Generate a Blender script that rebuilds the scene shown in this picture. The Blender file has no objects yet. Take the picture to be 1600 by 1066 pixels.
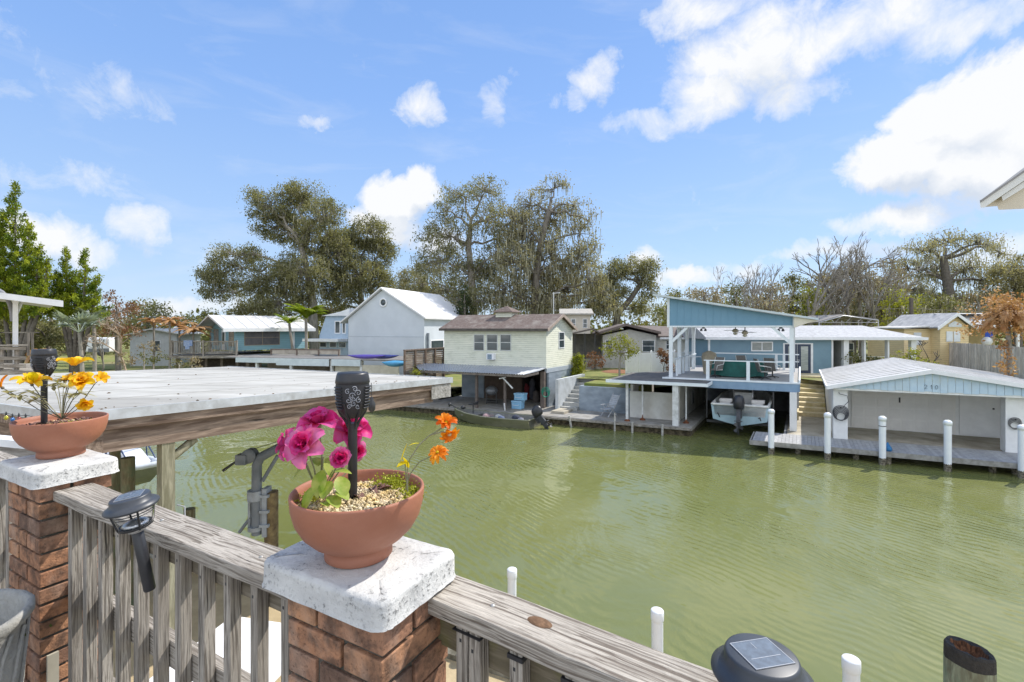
import bpy, bmesh, math, random
import numpy as np
from mathutils import Vector, Matrix
R = math.radians
rnd = random.Random(7)
rng = np.random.default_rng(7)
scn = bpy.context.scene
COL = scn.collection
# ---------------------------------------------------------------- camera
F, HZ, H = 740.0, 512.0, 5.5      # focal length in px of a 1600 px wide frame, horizon row, eye height above the water
cam = bpy.data.cameras.new('camera')
camo = bpy.data.objects.new('camera', cam)
COL.objects.link(camo)
camo.location = (0, 0, H)
camo.rotation_euler = (R(90), 0, 0)
cam.sensor_width = 36.0
cam.lens = F / 1600 * 36
cam.shift_y = -21 / 1600
cam.clip_start = 0.05
cam.clip_end = 3000
scn.camera = camo
# ---------------------------------------------------------------- light
SUN_AZ, SUN_EL = 57.0, 48.0       # degrees to the right of the view axis (+Y), above the horizon
sun = bpy.data.lights.new('sun', 'SUN')
sun.energy = 4.3
sun.angle = R(0.53)
sun.color = (1.0, 0.95, 0.87)
suno = bpy.data.objects.new('sun', sun)
COL.objects.link(suno)
sd = Vector((math.sin(R(SUN_AZ)) * math.cos(R(SUN_EL)), math.cos(R(SUN_AZ)) * math.cos(R(SUN_EL)), math.sin(R(SUN_EL))))
suno.rotation_euler = sd.to_track_quat('Z', 'Y').to_euler()
suno.location = (20, 10, 60)
scn.view_settings.view_transform = 'Standard'
scn.view_settings.look = 'None'
scn.view_settings.gamma = 1
scn.view_settings.exposure = 0.0
EXPO = 0.4
scn.view_settings.exposure = EXPO
# ---------------------------------------------------------------- world
world = bpy.data.worlds.new('World')
scn.world = world
world.use_nodes = True
wt = world.node_tree
for n in list(wt.nodes):
    wt.nodes.remove(n)


class G:                            # small node-graph helper
    def __init__(s, t):
        s.t = t

    def n(s, typ, **kw):
        nd = s.t.nodes.new(typ)
        for k, v in kw.items():
            if k.startswith('i_'):
                nd.inputs[k[2:].replace('_', ' ')].default_value = v
            else:
                setattr(nd, k, v)
        return nd

    def l(s, a, b):
        s.t.links.new(a, b)

    def m(s, op, a, b=None, c=None, clamp=False):
        nd = s.t.nodes.new('ShaderNodeMath')
        nd.operation = op
        nd.use_clamp = clamp
        for i, v in enumerate((a, b, c)):
            if v is None:
                continue
            if isinstance(v, (int, float)):
                nd.inputs[i].default_value = v
            else:
                s.l(v, nd.inputs[i])
        return nd.outputs[0]

    def mix(s, fac, a, b, blend='MIX'):
        nd = s.t.nodes.new('ShaderNodeMix')
        nd.data_type = 'RGBA'
        nd.blend_type = blend
        for i, v in ((0, fac), (6, a), (7, b)):
            if isinstance(v, (int, float)):
                nd.inputs[i].default_value = v
            elif isinstance(v, tuple):
                nd.inputs[i].default_value = v if len(v) == 4 else v + (1,)
            else:
                s.l(v, nd.inputs[i])
        return nd.outputs[2]

    def ramp(s, fac, stops):
        nd = s.t.nodes.new('ShaderNodeValToRGB')
        el = nd.color_ramp.elements
        while len(el) < len(stops):
            el.new(0.5)
        for e, (p, c) in zip(el, stops):
            e.position = p
            e.color = (c, c, c, 1) if isinstance(c, (int, float)) else (c + (1,) if len(c) == 3 else c)
        s.l(fac, nd.inputs[0])
        return nd.outputs[0]

    def noise(s, vec, scale, detail=4, rough=0.5, dist=0.0, out=0):
        nd = s.t.nodes.new('ShaderNodeTexNoise')
        nd.inputs['Scale'].default_value = scale
        nd.inputs['Detail'].default_value = detail
        nd.inputs['Roughness'].default_value = rough
        nd.inputs['Distortion'].default_value = dist
        if vec is not None:
            s.l(vec, nd.inputs['Vector'])
        return nd.outputs[out]

    def mapping(s, vec, loc=(0, 0, 0), rot=(0, 0, 0), sc=(1, 1, 1)):
        nd = s.t.nodes.new('ShaderNodeMapping')
        nd.inputs['Location'].default_value = loc
        nd.inputs['Rotation'].default_value = rot
        nd.inputs['Scale'].default_value = sc
        s.l(vec, nd.inputs['Vector'])
        return nd.outputs[0]


g = G(wt)
sky = g.n('ShaderNodeTexSky', sky_type='NISHITA', sun_disc=False)
sky.sun_elevation = R(SUN_EL)
sky.sun_rotation = R(SUN_AZ)
sky.altitude = 0
sky.air_density = 1.0
sky.dust_density = 0.6
sky.ozone_density = 2.0
geo = g.n('ShaderNodeNewGeometry')
tc = g.n('ShaderNodeTexCoord')
dirv = tc.outputs['Generated']
sep = g.n('ShaderNodeSeparateXYZ')
g.l(dirv, sep.inputs[0])
az = g.m('ARCTAN2', sep.outputs[0], sep.outputs[1])
el = g.m('ARCSINE', sep.outputs[2])
# warp the direction a little so that cloud outlines billow
wn = g.noise(dirv, 7.0, 8, 0.62, 0.3, out=1)
sepn = g.n('ShaderNodeSeparateXYZ')
g.l(wn, sepn.inputs[0])
azw = g.m('ADD', az, g.m('MULTIPLY', g.m('SUBTRACT', sepn.outputs[0], 0.5), 0.15))
elw = g.m('ADD', el, g.m('MULTIPLY', g.m('SUBTRACT', sepn.outputs[1], 0.5), 0.13))


def azel(px, py):
    v = Vector(((px - 800) / F, 1.0, (HZ - py) / F)).normalized()
    return math.atan2(v.x, v.y), math.asin(v.z)


# clouds: centre (as seen in the photograph, turned into a compass direction), half widths in degrees, strength
CL = [(1190, 85, 9.5, 4.4, 0.95), (1100, 150, 5.5, 3.2, 0.8), (1000, 190, 5, 1.8, 0.55), (1330, 45, 9, 2.8, 0.75), (1240, 140, 6, 2.6, 0.6),
      (1080, 30, 6, 2.4, 0.75), (1500, 30, 7, 2.0, 0.55), (1540, 165, 5.6, 4.6, 1.5), (1420, 250, 5.4, 3.4, 1.5), (1560, 265, 5.6, 3.6, 1.5), (1460, 180, 3.6, 3.6, 1.4), (1640, 200, 7, 6, 1.5),
      (1410, 345, 6, 1.7, 0.85), (1290, 400, 7, 1.3, 0.6), (1570, 385, 5, 1.4, 0.55),
      (615, 318, 4.6, 2.8, 1.3), (655, 300, 2.6, 2.9, 1.2), (600, 352, 5.4, 2.4, 0.95), (680, 375, 4, 2.2, 0.6),
      (650, 172, 2.7, 2.7, 0.66), (925, 118, 3.3, 2.7, 0.7), (885, 152, 2.5, 1.7, 0.55), (215, 352, 2.7, 2.4, 0.68),
      (70, 372, 4.0, 2.6, 0.95), (130, 395, 3.4, 1.9, 0.8), (1075, 432, 4, 1.2, 0.85), (1005, 410, 2.2, 1.3, 0.8), (1160, 425, 4, 1.2, 0.6),
      (780, 160, 2.6, 2.4, 0.4), (495, 190, 2.2, 1.0, 0.5), (60, 270, 9, 2.0, 0.33), (60, 120, 9, 4, 0.28), (300, 480, 10, 1.2, 0.55), (330, 395, 4, 1.2, 0.33)]


def cloud_field(elx):
    tot = None
    for (px, py, hw, hh, s) in CL:
        a, e = azel(px, py)
        da = g.m('DIVIDE', g.m('SUBTRACT', azw, a), R(hw))
        de = g.m('DIVIDE', g.m('SUBTRACT', elx, e), R(hh))
        r2 = g.m('ADD', g.m('MULTIPLY', da, da), g.m('MULTIPLY', de, de))
        v = g.m('MULTIPLY', g.m('MAXIMUM', g.m('SUBTRACT', 1.25, r2), 0.0), s)
        tot = v if tot is None else g.m('MAXIMUM', tot, v)
    return tot


dens = cloud_field(elw)
fine = g.noise(dirv, 13.0, 12, 0.66, 0.4)
d2 = g.m('ADD', dens, g.m('MULTIPLY', g.m('SUBTRACT', fine, 0.5), 1.7))
mask = g.ramp(d2, [(0.22, 0.0), (0.55, 0.45), (1.05, 1.0)])
far = g.ramp(g.noise(g.mapping(dirv, sc=(1.2, 1.2, 4)), 2.6, 9, 0.6, 0.4), [(0.40, 0.0), (0.60, 0.9)])      # pattern of the unseen cloud added behind the camera as fill light
behind = g.m('MULTIPLY', far, g.ramp(g.m('ADD', g.m('MULTIPLY', sep.outputs[1], -1.6), 0.55), [(0.0, 0.0), (1.0, 1.0)]))  # keeps the added fill cloud to the sky behind the camera
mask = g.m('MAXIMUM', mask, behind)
thin = g.m('MULTIPLY', g.ramp(g.noise(g.mapping(dirv, rot=(0, 0, 0.5), sc=(1, 2, 5)), 3.0, 8, 0.6, 0.8), [(0.50, 0.0), (0.85, 0.5)]), 0.5)
mask = g.m('MAXIMUM', mask, thin)
# cloud bodies: white tops, soft grey-blue undersides and folds
fold = g.noise(g.mapping(dirv, loc=(0, 0, 0.35)), 9.0, 9, 0.6, 0.5)
dens_up = cloud_field(g.m('ADD', elw, 0.045))
under = g.m('SUBTRACT', dens_up, dens)
core = g.ramp(g.m('ADD', g.m('MULTIPLY', under, 0.9), g.m('ADD', g.m('MULTIPLY', g.m('SUBTRACT', fold, 0.5), 1.5), 0.25)), [(0.15, 0.0), (0.95, 1.0)])
ccol = g.mix(core, (6.7, 6.8, 6.95), (4.7, 5.2, 6.0))
tint = g.mix(1.0, sky.outputs[0], (1.0, 1.10, 1.30), 'MULTIPLY')
grad = g.t.nodes.new('ShaderNodeValToRGB')
grad.color_ramp.elements.new(.5)
grad.color_ramp.elements.new(.2)
els = grad.color_ramp.elements
for e, (p, c) in zip(els, [(0.0, (.45, .56, .69, 1)), (.16, (.32, .47, .70, 1)), (.42, (.205, .36, .68, 1)), (1.0, (.08, .20, .50, 1))]):
    e.position = p
    e.color = c
g.l(sep.outputs[2], grad.inputs[0])
gsc = g.n('ShaderNodeVectorMath', operation='SCALE')
g.l(grad.outputs[0], gsc.inputs[0])
gsc.inputs['Scale'].default_value = 10.0
skyc = g.mix(0.82, tint, gsc.outputs[0])
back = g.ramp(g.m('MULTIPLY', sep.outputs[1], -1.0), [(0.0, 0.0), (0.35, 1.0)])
ccol = g.mix(back, ccol, (17.0, 17.0, 16.5))  # added cloud behind the camera, over-bright to fill surfaces facing the viewer
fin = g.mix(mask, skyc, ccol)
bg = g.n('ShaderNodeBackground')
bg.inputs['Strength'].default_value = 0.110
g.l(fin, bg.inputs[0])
wo = g.n('ShaderNodeOutputWorld')
g.l(bg.outputs[0], wo.inputs[0])
scn.cycles.max_bounces = 8
scn.cycles.transparent_max_bounces = 16
# ---------------------------------------------------------------- where things stand
# bank coordinates: u runs right along the far bank, w runs inland; O is the first white dock post
O = (11.3, 20.66)
UU = (.9105, -.4135)
WW = (.5208, .8537)


def T(u, w, z):
    return (O[0] + u * UU[0] + w * WW[0], O[1] + u * UU[1] + w * WW[1], z)


def fr(ox, oy, ang, oz=0.0):
    c, s = math.cos(R(ang)), math.sin(R(ang))
    return lambda a, b, z: (ox + a * c - b * s, oy + a * s + b * c, oz + z)


def at(px, py, Y):
    return ((px - 800) / F * Y, Y, H - (py - HZ) / F * Y)


def gz(px, py, z):
    Y = (H - z) * F / (py - HZ)
    return ((px - 800) / F * Y, Y, z)


def uu(px, w):
    t = (px - 800) / F
    return (t * (O[1] + w * WW[1]) - O[0] - w * WW[0]) / (UU[0] - t * UU[1])


def zz(px, py, w):
    Y = T(uu(px, w), w, 0)[1]
    return H - (py - HZ) * Y / F


# ---------------------------------------------------------------- mesh building
def _id(x, y, z):
    return (x, y, z)


class MB:
    def __init__(s):
        s.v = []
        s.f = []
        s.sm = []

    def add(s, vs, fs, smooth=False):
        o = len(s.v)
        s.v += [tuple(p) for p in vs]
        s.f += [tuple(i + o for i in f) for f in fs]
        s.sm += [smooth] * len(fs)
        return s

    def hexa(s, p):
        return s.add(p, [(0, 3, 2, 1), (4, 5, 6, 7), (0, 1, 5, 4), (1, 2, 6, 5), (2, 3, 7, 6), (3, 0, 4, 7)])

    def box(s, t, x0, x1, y0, y1, z0, z1):
        return s.hexa([t(x0, y0, z0), t(x1, y0, z0), t(x1, y1, z0), t(x0, y1, z0), t(x0, y0, z1), t(x1, y0, z1), t(x1, y1, z1), t(x0, y1, z1)])

    def prism(s, t, xz, y0, y1):       # outline in (x, z), extruded along y
        n = len(xz)
        vs = [t(x, y0, z) for x, z in xz] + [t(x, y1, z) for x, z in xz]
        fs = [tuple(range(n)), tuple(range(2 * n - 1, n - 1, -1))]
        fs += [(i, i + n, (i + 1) % n + n, (i + 1) % n) for i in range(n)]
        return s.add(vs, fs)

    def prismy(s, t, yz, x0, x1):      # outline in (y, z), extruded along x
        return s.prism(lambda a, b, c: t(b, a, c), yz, x0, x1)

    def plan(s, t, xy, z0, z1):        # outline in (x, y), extruded upward
        n = len(xy)
        vs = [t(x, y, z0) for x, y in xy] + [t(x, y, z1) for x, y in xy]
        fs = [tuple(range(n - 1, -1, -1)), tuple(range(n, 2 * n))]
        fs += [(i, (i + 1) % n, (i + 1) % n + n, i + n) for i in range(n)]
        return s.add(vs, fs)

    def tube(s, pts, rad, n=8, smooth=True):
        pts = [Vector(p) for p in pts]
        if isinstance(rad, (int, float)):
            rad = [rad] * len(pts)
        vs, fs = [], []
        up = None
        for i, p in enumerate(pts):
            d = (pts[min(i + 1, len(pts) - 1)] - pts[max(i - 1, 0)])
            if d.length < 1e-9:
                d = Vector((0, 0, 1))
            d.normalize()
            if up is None:
                up = Vector((1, 0, 0)) if abs(d.z) > .8 else Vector((0, 0, 1))
            a = d.cross(up)
            if a.length < 1e-4:
                a = d.cross(Vector((0, 1, 0.3)))
            a.normalize()
            b = d.cross(a)
            up = a.cross(d)
            for k in range(n):
                q = 2 * math.pi * k / n
                vs.append(p + a * (math.cos(q) * rad[i]) + b * (math.sin(q) * rad[i]))
        for i in range(len(pts) - 1):
            for k in range(n):
                k2 = (k + 1) % n
                fs.append((i * n + k, i * n + k2, (i + 1) * n + k2, (i + 1) * n + k))
        s.add(vs, fs, smooth)
        s.add([vs[k] for k in range(n)], [tuple(range(n - 1, -1, -1))])
        m = len(vs) - n
        s.add([vs[m + k] for k in range(n)], [tuple(range(n))])
        return s

    def lathe(s, c, prof, n=32, t=None, smooth=True, close=False):   # prof: (radius, z)
        t = t or (lambda x, y, z: (c[0] + x, c[1] + y, c[2] + z))
        vs, fs = [], []
        for r, z in prof:
            for k in range(n):
                q = 2 * math.pi * k / n
                vs.append(t(r * math.cos(q), r * math.sin(q), z))
        for i in range(len(prof) - 1):
            for k in range(n):
                k2 = (k + 1) % n
                fs.append((i * n + k, i * n + k2, (i + 1) * n + k2, (i + 1) * n + k))
        s.add(vs, fs, smooth)
        if prof[0][0] > 1e-5:
            s.add(vs[:n], [tuple(range(n - 1, -1, -1))])
        if prof[-1][0] > 1e-5:
            s.add(vs[-n:], [tuple(range(n))])
        return s

    def ball(s, c, r, n=12, sz=1.0, t=None):
        m = max(6, n // 2)
        return s.lathe(c, [(r * math.sin(math.pi * i / m) + 1e-6, -r * sz * math.cos(math.pi * i / m)) for i in range(m + 1)], n, t)

    def each(s, name, mat, parent=None, **kw):
        # every box (8 corners, 6 faces) as a mesh of its own
        out = []
        for i in range(len(s.v) // 8):
            q = MB()
            q.add(s.v[8 * i:8 * i + 8], [tuple(k - 8 * i for k in f) for f in s.f[6 * i:6 * i + 6]])
            out.append(q.build(name, mat, parent, **kw))
        return out

    def build(s, name, mat, parent=None, bevel=0.0, seg=2, auto=False, weld=False):
        return mk(name, np.array(s.v, dtype=np.float64).reshape(-1, 3), s.f, s.sm, mat, parent, bevel, seg, weld)


def rootloc(o):
    while o.parent is not None:
        o = o.parent
    return Vector(o.location)


def mk(name, v, faces, smooth, mat, parent=None, bevel=0.0, seg=2, weld=False):
    me = bpy.data.meshes.new(name)
    if parent is not None:
        loc = np.array(rootloc(parent))
    else:
        mn, mx = v.min(0), v.max(0)
        loc = np.array([(mn[0] + mx[0]) / 2, (mn[1] + mx[1]) / 2, mn[2]])
    v = v - loc
    if isinstance(faces, np.ndarray):
        nf, k = faces.shape
        me.vertices.add(len(v))
        me.vertices.foreach_set('co', v.astype(np.float32).ravel())
        me.loops.add(nf * k)
        me.loops.foreach_set('vertex_index', faces.astype(np.int32).ravel())
        me.polygons.add(nf)
        me.polygons.foreach_set('loop_start', (np.arange(nf) * k).astype(np.int32))
        me.polygons.foreach_set('loop_total', np.full(nf, k, dtype=np.int32))
        me.update(calc_edges=True)
    else:
        me.from_pydata(v.tolist(), [], faces)
        me.polygons.foreach_set('use_smooth', smooth)
        bm = bmesh.new()
        bm.from_mesh(me)
        if weld:
            bmesh.ops.remove_doubles(bm, verts=bm.verts, dist=1e-5)
        loose = [q for q in bm.verts if not q.link_faces]
        if loose:
            bmesh.ops.delete(bm, geom=loose, context='VERTS')
        bmesh.ops.recalc_face_normals(bm, faces=bm.faces)
        bm.to_mesh(me)
        bm.free()
    me.validate()
    me.materials.append(mat)
    o = bpy.data.objects.new(name, me)
    COL.objects.link(o)
    if parent is None:
        o.location = loc
    else:
        o.parent = parent
    if bevel:
        b = o.modifiers.new('bevel', 'BEVEL')
        b.width = bevel
        b.segments = seg
        b.limit_method = 'ANGLE'
    return o


def tag(o, label=None, cat=None, group=None, kind=None):
    if label:
        o['label'] = label
    if cat:
        o['category'] = cat
    if group:
        o['group'] = group
    if kind:
        o['kind'] = kind
    return o


def thing(name, label, cat, loc, group=None):
    o = bpy.data.objects.new(name, None)
    COL.objects.link(o)
    o.location = loc
    o.empty_display_size = 0.2
    return tag(o, label, cat, group)


def copy_tree(o, parent=None):
    c = o.copy()
    COL.objects.link(c)
    if parent:
        c.parent = parent
    for ch in [x for x in COL.objects if x.parent == o]:
        copy_tree(ch, c)
    return c


# ---------------------------------------------------------------- materials
def mat(name, c1, c2=None, rough=0.7, scale=4.0, bump=0.0, bscale=None, spec=0.4, metal=0.0, detail=6, sc=(1, 1, 1), rot=(0, 0, 0),
        stops=(0.35, 0.65), island=0.0, c3=None, trans=0.0, dist=0.0, bdist=0.02, coat=0.0):
    m = bpy.data.materials.new(name)
    m.use_nodes = True
    t = m.node_tree
    for n in list(t.nodes):
        t.nodes.remove(n)
    g = G(t)
    p = g.n('ShaderNodeBsdfPrincipled')
    out = g.n('ShaderNodeOutputMaterial')
    p.inputs['Roughness'].default_value = rough
    p.inputs['Metallic'].default_value = metal
    p.inputs['Specular IOR Level'].default_value = spec
    p.inputs['Coat Weight'].default_value = coat
    tcn = g.n('ShaderNodeTexCoord')
    vec = g.mapping(g.mapping(tcn.outputs['Object'], rot=rot), sc=sc)
    c2 = c2 or tuple(x * .82 for x in c1)
    nz = g.noise(vec, scale, detail, 0.6, dist)
    fac = g.ramp(nz, [(stops[0], 0.0), (stops[1], 1.0)])
    col = g.mix(fac, c1, c2)
    if c3:
        n3 = g.noise(vec, scale * .23, 5, 0.6)
        col = g.mix(g.ramp(n3, [(0.5, 0.0), (0.7, 0.85)]), col, c3)
    if island:
        ge = g.n('ShaderNodeNewGeometry')
        hsv = g.n('ShaderNodeHueSaturation')
        g.l(g.m('ADD', g.m('MULTIPLY', ge.outputs['Random Per Island'], island * 2), 1 - island), hsv.inputs['Value'])
        g.l(col, hsv.inputs['Color'])
        col = hsv.outputs[0]
    g.l(col, p.inputs['Base Color'])
    g.l(g.m('ADD', g.m('MULTIPLY', nz, 0.2), rough - 0.1), p.inputs['Roughness'])
    if bump:
        b = g.n('ShaderNodeBump')
        b.inputs['Strength'].default_value = bump
        b.inputs['Distance'].default_value = bdist
        g.l(g.noise(vec, bscale or scale * 3, 6, 0.6), b.inputs['Height'])
        g.l(b.outputs[0], p.inputs['Normal'])
    if trans:
        tr = g.n('ShaderNodeBsdfTranslucent')
        g.l(g.mix(1.0, col, (1.0, 1.0, .55), 'MULTIPLY'), tr.inputs[0])
        mx = g.n('ShaderNodeMixShader')
        mx.inputs[0].default_value = trans
        g.l(p.outputs[0], mx.inputs[1])
        g.l(tr.outputs[0], mx.inputs[2])
        g.l(mx.outputs[0], out.inputs[0])
    else:
        g.l(p.outputs[0], out.inputs[0])
    m['p'] = 0
    return m


def principled(m):
    return [n for n in m.node_tree.nodes if n.type == 'BSDF_PRINCIPLED'][0]


def siding(name, c1, c2, pitch=0.13, dirt=(0.2, 0.22, 0.15)):      # horizontal lap siding: saw-tooth relief
    m = mat(name, c1, c2, 0.6, 1.2, sc=(1, 1, 2))
    g = G(m.node_tree)
    p = principled(m)
    tcn = g.n('ShaderNodeTexCoord')
    sp = g.n('ShaderNodeSeparateXYZ')
    g.l(tcn.outputs['Object'], sp.inputs[0])
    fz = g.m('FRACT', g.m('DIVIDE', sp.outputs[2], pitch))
    b = g.n('ShaderNodeBump')
    b.inputs['Strength'].default_value = 1.0
    b.inputs['Distance'].default_value = 0.03
    b.invert = True
    g.l(fz, b.inputs['Height'])
    g.l(b.outputs[0], p.inputs['Normal'])
    src = p.inputs['Base Color'].links[0].from_socket
    dn = g.ramp(g.noise(g.mapping(tcn.outputs['Object'], sc=(1, 1, 2.5)), 1.5, 8, 0.7), [(0.5, 0.0), (0.8, 0.7)])
    gap = g.m('GREATER_THAN', fz, 0.9)  # no real gap: painted strip standing for the shade under each lap
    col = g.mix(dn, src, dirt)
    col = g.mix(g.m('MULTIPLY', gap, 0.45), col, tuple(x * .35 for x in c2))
    g.l(col, p.inputs['Base Color'])
    return m


def wood(name, ang, light, dark, along=3.0, across=55.0, vertical=False, bump=0.5, green=None, contrast=(0.4, 0.62)):
    m = bpy.data.materials.new(name)
    m.use_nodes = True
    g = G(m.node_tree)
    p = principled(m)
    tcn = g.n('ShaderNodeTexCoord')
    sc = (across, across, along) if vertical else (along, across, across)
    v0 = g.mapping(tcn.outputs['Object'], rot=(0, 0, R(-ang)))
    warp = g.noise(g.mapping(v0, sc=(1, 1, .25) if vertical else (.4, 1, 1)), 6, 3, .5, out=1)
    add = g.n('ShaderNodeVectorMath', operation='MULTIPLY_ADD')
    g.l(warp, add.inputs[0])
    add.inputs[1].default_value = (0.04, 0.04, 0.04)
    g.l(v0, add.inputs[2])
    v = g.mapping(add.outputs[0], sc=sc)
    n1 = g.noise(v, 1.0, 5, 0.62, 0.35)
    n2 = g.noise(g.mapping(v0, sc=(1, 1, .2) if vertical else (.25, 1, 1)), 9.0, 5, 0.6)
    fine = g.noise(g.mapping(v, sc=(2.3, 2.3, 2.3)), 2.0, 4, 0.6)
    f = g.ramp(n1, [(contrast[0], 0.0), (contrast[1], 1.0)])
    col = g.mix(f, dark, light)
    col = g.mix(g.ramp(fine, [(0.35, 0.55), (0.55, 0.0)]), col, tuple(x * .45 for x in light))
    col = g.mix(g.ramp(n2, [(0.35, 0.6), (0.55, 0.0)]), col, tuple((a + b * 2) / 3 for a, b in zip(light, dark)))
    crack = g.ramp(g.noise(g.mapping(v, loc=(7, 3, 1), sc=(.55, .55, .55)), 1.0, 3, 0.5, 0.2), [(0.28, 1.0), (0.335, 0.0)])
    col = g.mix(g.m('MULTIPLY', crack, 0.85), col, (0.02, 0.017, 0.014))
    if green:
        n3 = g.noise(v0, 5.0, 5, 0.6)
        col = g.mix(g.ramp(n3, [(0.45, 0.0), (0.65, 0.7)]), col, green)
    ge = g.n('ShaderNodeNewGeometry')
    hsv = g.n('ShaderNodeHueSaturation')
    g.l(g.m('ADD', g.m('MULTIPLY', ge.outputs['Random Per Island'], 0.3), 0.85), hsv.inputs['Value'])
    g.l(col, hsv.inputs['Color'])
    g.l(hsv.outputs[0], p.inputs['Base Color'])
    p.inputs['Roughness'].default_value = 0.85
    p.inputs['Specular IOR Level'].default_value = 0.2
    b = g.n('ShaderNodeBump')
    b.inputs['Strength'].default_value = bump
    b.inputs['Distance'].default_value = 0.004
    g.l(g.m('SUBTRACT', g.m('ADD', n1, g.m('MULTIPLY', fine, .4)), g.m('MULTIPLY', crack, .8)), b.inputs['Height'])
    g.l(b.outputs[0], p.inputs['Normal'])
    return m


def glassy(name, col=(0.05, 0.07, 0.08), rough=0.08):
    m = mat(name, col, tuple(x * .7 for x in col), rough, 1.5, spec=0.8)
    return m


WHITE = mat('white_paint', (0.80, 0.81, 0.82), (0.72, 0.73, 0.74), 0.5, 3)
WHITED = mat('weathered_white', (0.66, 0.67, 0.66), (0.40, 0.40, 0.38), 0.8, 3, bump=.3, stops=(.45, .75))
DARK = mat('dark_metal', (0.03, 0.032, 0.035), (0.05, 0.05, 0.05), 0.45, 5)
BLACKP = mat('black_plastic', (0.018, 0.019, 0.022), (0.03, 0.03, 0.034), 0.38, 20, spec=.5)
WIN = glassy('window_glass')
WINB = mat('window_with_blinds', (0.30, 0.31, 0.28), (0.16, 0.18, 0.17), 0.25, 3, spec=.7, sc=(1, 1, 8))
CONC = mat('concrete', (0.46, 0.42, 0.34), (0.30, 0.27, 0.21), 0.85, 1.6, bump=.3, bscale=30, c3=(0.2, 0.17, 0.12))
GREYPLANK = mat('grey_planks', (0.40, 0.40, 0.40), (0.29, 0.29, 0.29), 0.8, 6, island=.12, sc=(1, 1, 1))
WGREY = wood('grey_weathered_wood', 0, (0.42, 0.39, 0.34), (0.14, 0.12, 0.10), 1.5, 14)
WGREYV = wood('grey_weathered_wood_upright', 0, (0.42, 0.38, 0.33), (0.14, 0.12, 0.10), 1.5, 14, vertical=True)
# ================================================================ setting: water, ground
def water_mat():
    m = bpy.data.materials.new('canal_water')
    m.use_nodes = True
    g = G(m.node_tree)
    p = principled(m)
    tcn = g.n('ShaderNodeTexCoord')
    ob = tcn.outputs['Object']
    big = g.noise(ob, 0.12, 4, 0.5)
    col = g.mix(g.ramp(big, [(0.35, 0.0), (0.65, 1.0)]), (0.146, 0.162, 0.050), (0.180, 0.190, 0.068))
    g.l(col, p.inputs['Base Color'])
    p.inputs['Roughness'].default_value = 0.06
    p.inputs['IOR'].default_value = 1.34
    p.inputs['Specular IOR Level'].default_value = 0.85
    wv = g.n('ShaderNodeVectorMath', operation='MULTIPLY_ADD')
    g.l(g.noise(ob, 0.13, 2, 0.5, out=1), wv.inputs[0])
    wv.inputs[1].default_value = (2.2, 2.2, 0)
    g.l(ob, wv.inputs[2])
    wob = wv.outputs[0]
    v1 = g.mapping(g.mapping(wob, rot=(0, 0, R(-8))), sc=(3.6, 0.75, 1))
    v2 = g.mapping(g.mapping(wob, rot=(0, 0, R(24))), sc=(4.6, 1.1, 1))
    r1 = g.noise(v1, 1.15, 4, 0.5, 0.4)
    r2 = g.noise(v2, 1.6, 3, 0.5, 0.4)
    r3 = g.noise(ob, 0.5, 3, 0.5, 0.4)
    amp = g.ramp(g.noise(g.mapping(ob, loc=(3, 8, 0), sc=(1, 1.3, 1)), 0.16, 3, 0.5, 0.6), [(0.38, 0.06), (0.58, 1.0)])
    wav = g.n('ShaderNodeTexWave', wave_type='BANDS', bands_direction='X', wave_profile='SIN')
    for k_, v_ in (('Scale', 1.35), ('Distortion', 5.0), ('Detail', 3.0), ('Detail Scale', 0.55), ('Detail Roughness', 0.55)):
        wav.inputs[k_].default_value = v_
    g.l(g.mapping(wob, rot=(0, 0, R(-38))), wav.inputs['Vector'])
    patch = g.ramp(g.noise(g.mapping(ob, loc=(1, 2, 0), sc=(1.6, .6, 1)), 0.9, 4, 0.6), [(0.38, 0.15), (0.6, 1.0)])
    r1 = g.m('ADD', g.m('MULTIPLY', g.m('MULTIPLY', wav.outputs['Fac'], patch), 0.20), g.m('MULTIPLY', r1, 0.22))
    h = g.m('ADD', g.m('MULTIPLY', g.m('ADD', g.m('MULTIPLY', r1, 1.0), g.m('MULTIPLY', r2, 0.12)), amp), g.m('MULTIPLY', r3, 0.9))
    b = g.n('ShaderNodeBump')
    b.inputs['Strength'].default_value = 0.6
    b.inputs['Distance'].default_value = 0.12
    g.l(h, b.inputs['Height'])
    g.l(b.outputs[0], p.inputs['Normal'])
    return m


m = MB()
m.add([(-400, -60, 0), (400, -60, 0), (400, 120, 0), (-400, 120, 0)], [(0, 1, 2, 3)])
tag(m.build('water', water_mat()), kind='structure')

GRASS = mat('lawn', (0.13, 0.17, 0.03), (0.24, 0.22, 0.07), 0.9, 0.8, bump=.4, bscale=40, c3=(0.26, 0.21, 0.12))
SAND = mat('sand', (0.47, 0.37, 0.22), (0.36, 0.28, 0.16), 0.9, 2.5, bump=.3, bscale=40)


def ground_h(u, w):
    a = min(1, max(0, (u + 15.0) / 2.0))
    z = 1.1 + (2.18 - 1.1) * a
    return z + 0.25 * math.sin(u * .05) * math.cos(w * .06) * (1 if w > 40 else 0)


us = [-900, -400, -200, -120, -80, -60, -45, -35, -28, -22, -20.7, -20.6, -19, -17, -15, -14.2, -13.4, -13, -11, -9, -7, -4.9, -2.8, 0.9]
vs, fs = [], []
ws = [7.0, 9, 12, 16, 20, 25, 32, 40, 50, 65, 90, 140, 250, 500, 1500]
us2 = us + [2.5, 6, 10, 15, 25, 45, 80, 200, 500, 1500]


def wfront(u):
    if u < -20.65:
        return 4.5
    if u < -13.2:
        return 8.3
    if u < -7.0:
        return 6.6
    if u < 2.4:
        return 12.6
    return 11.0


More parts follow.
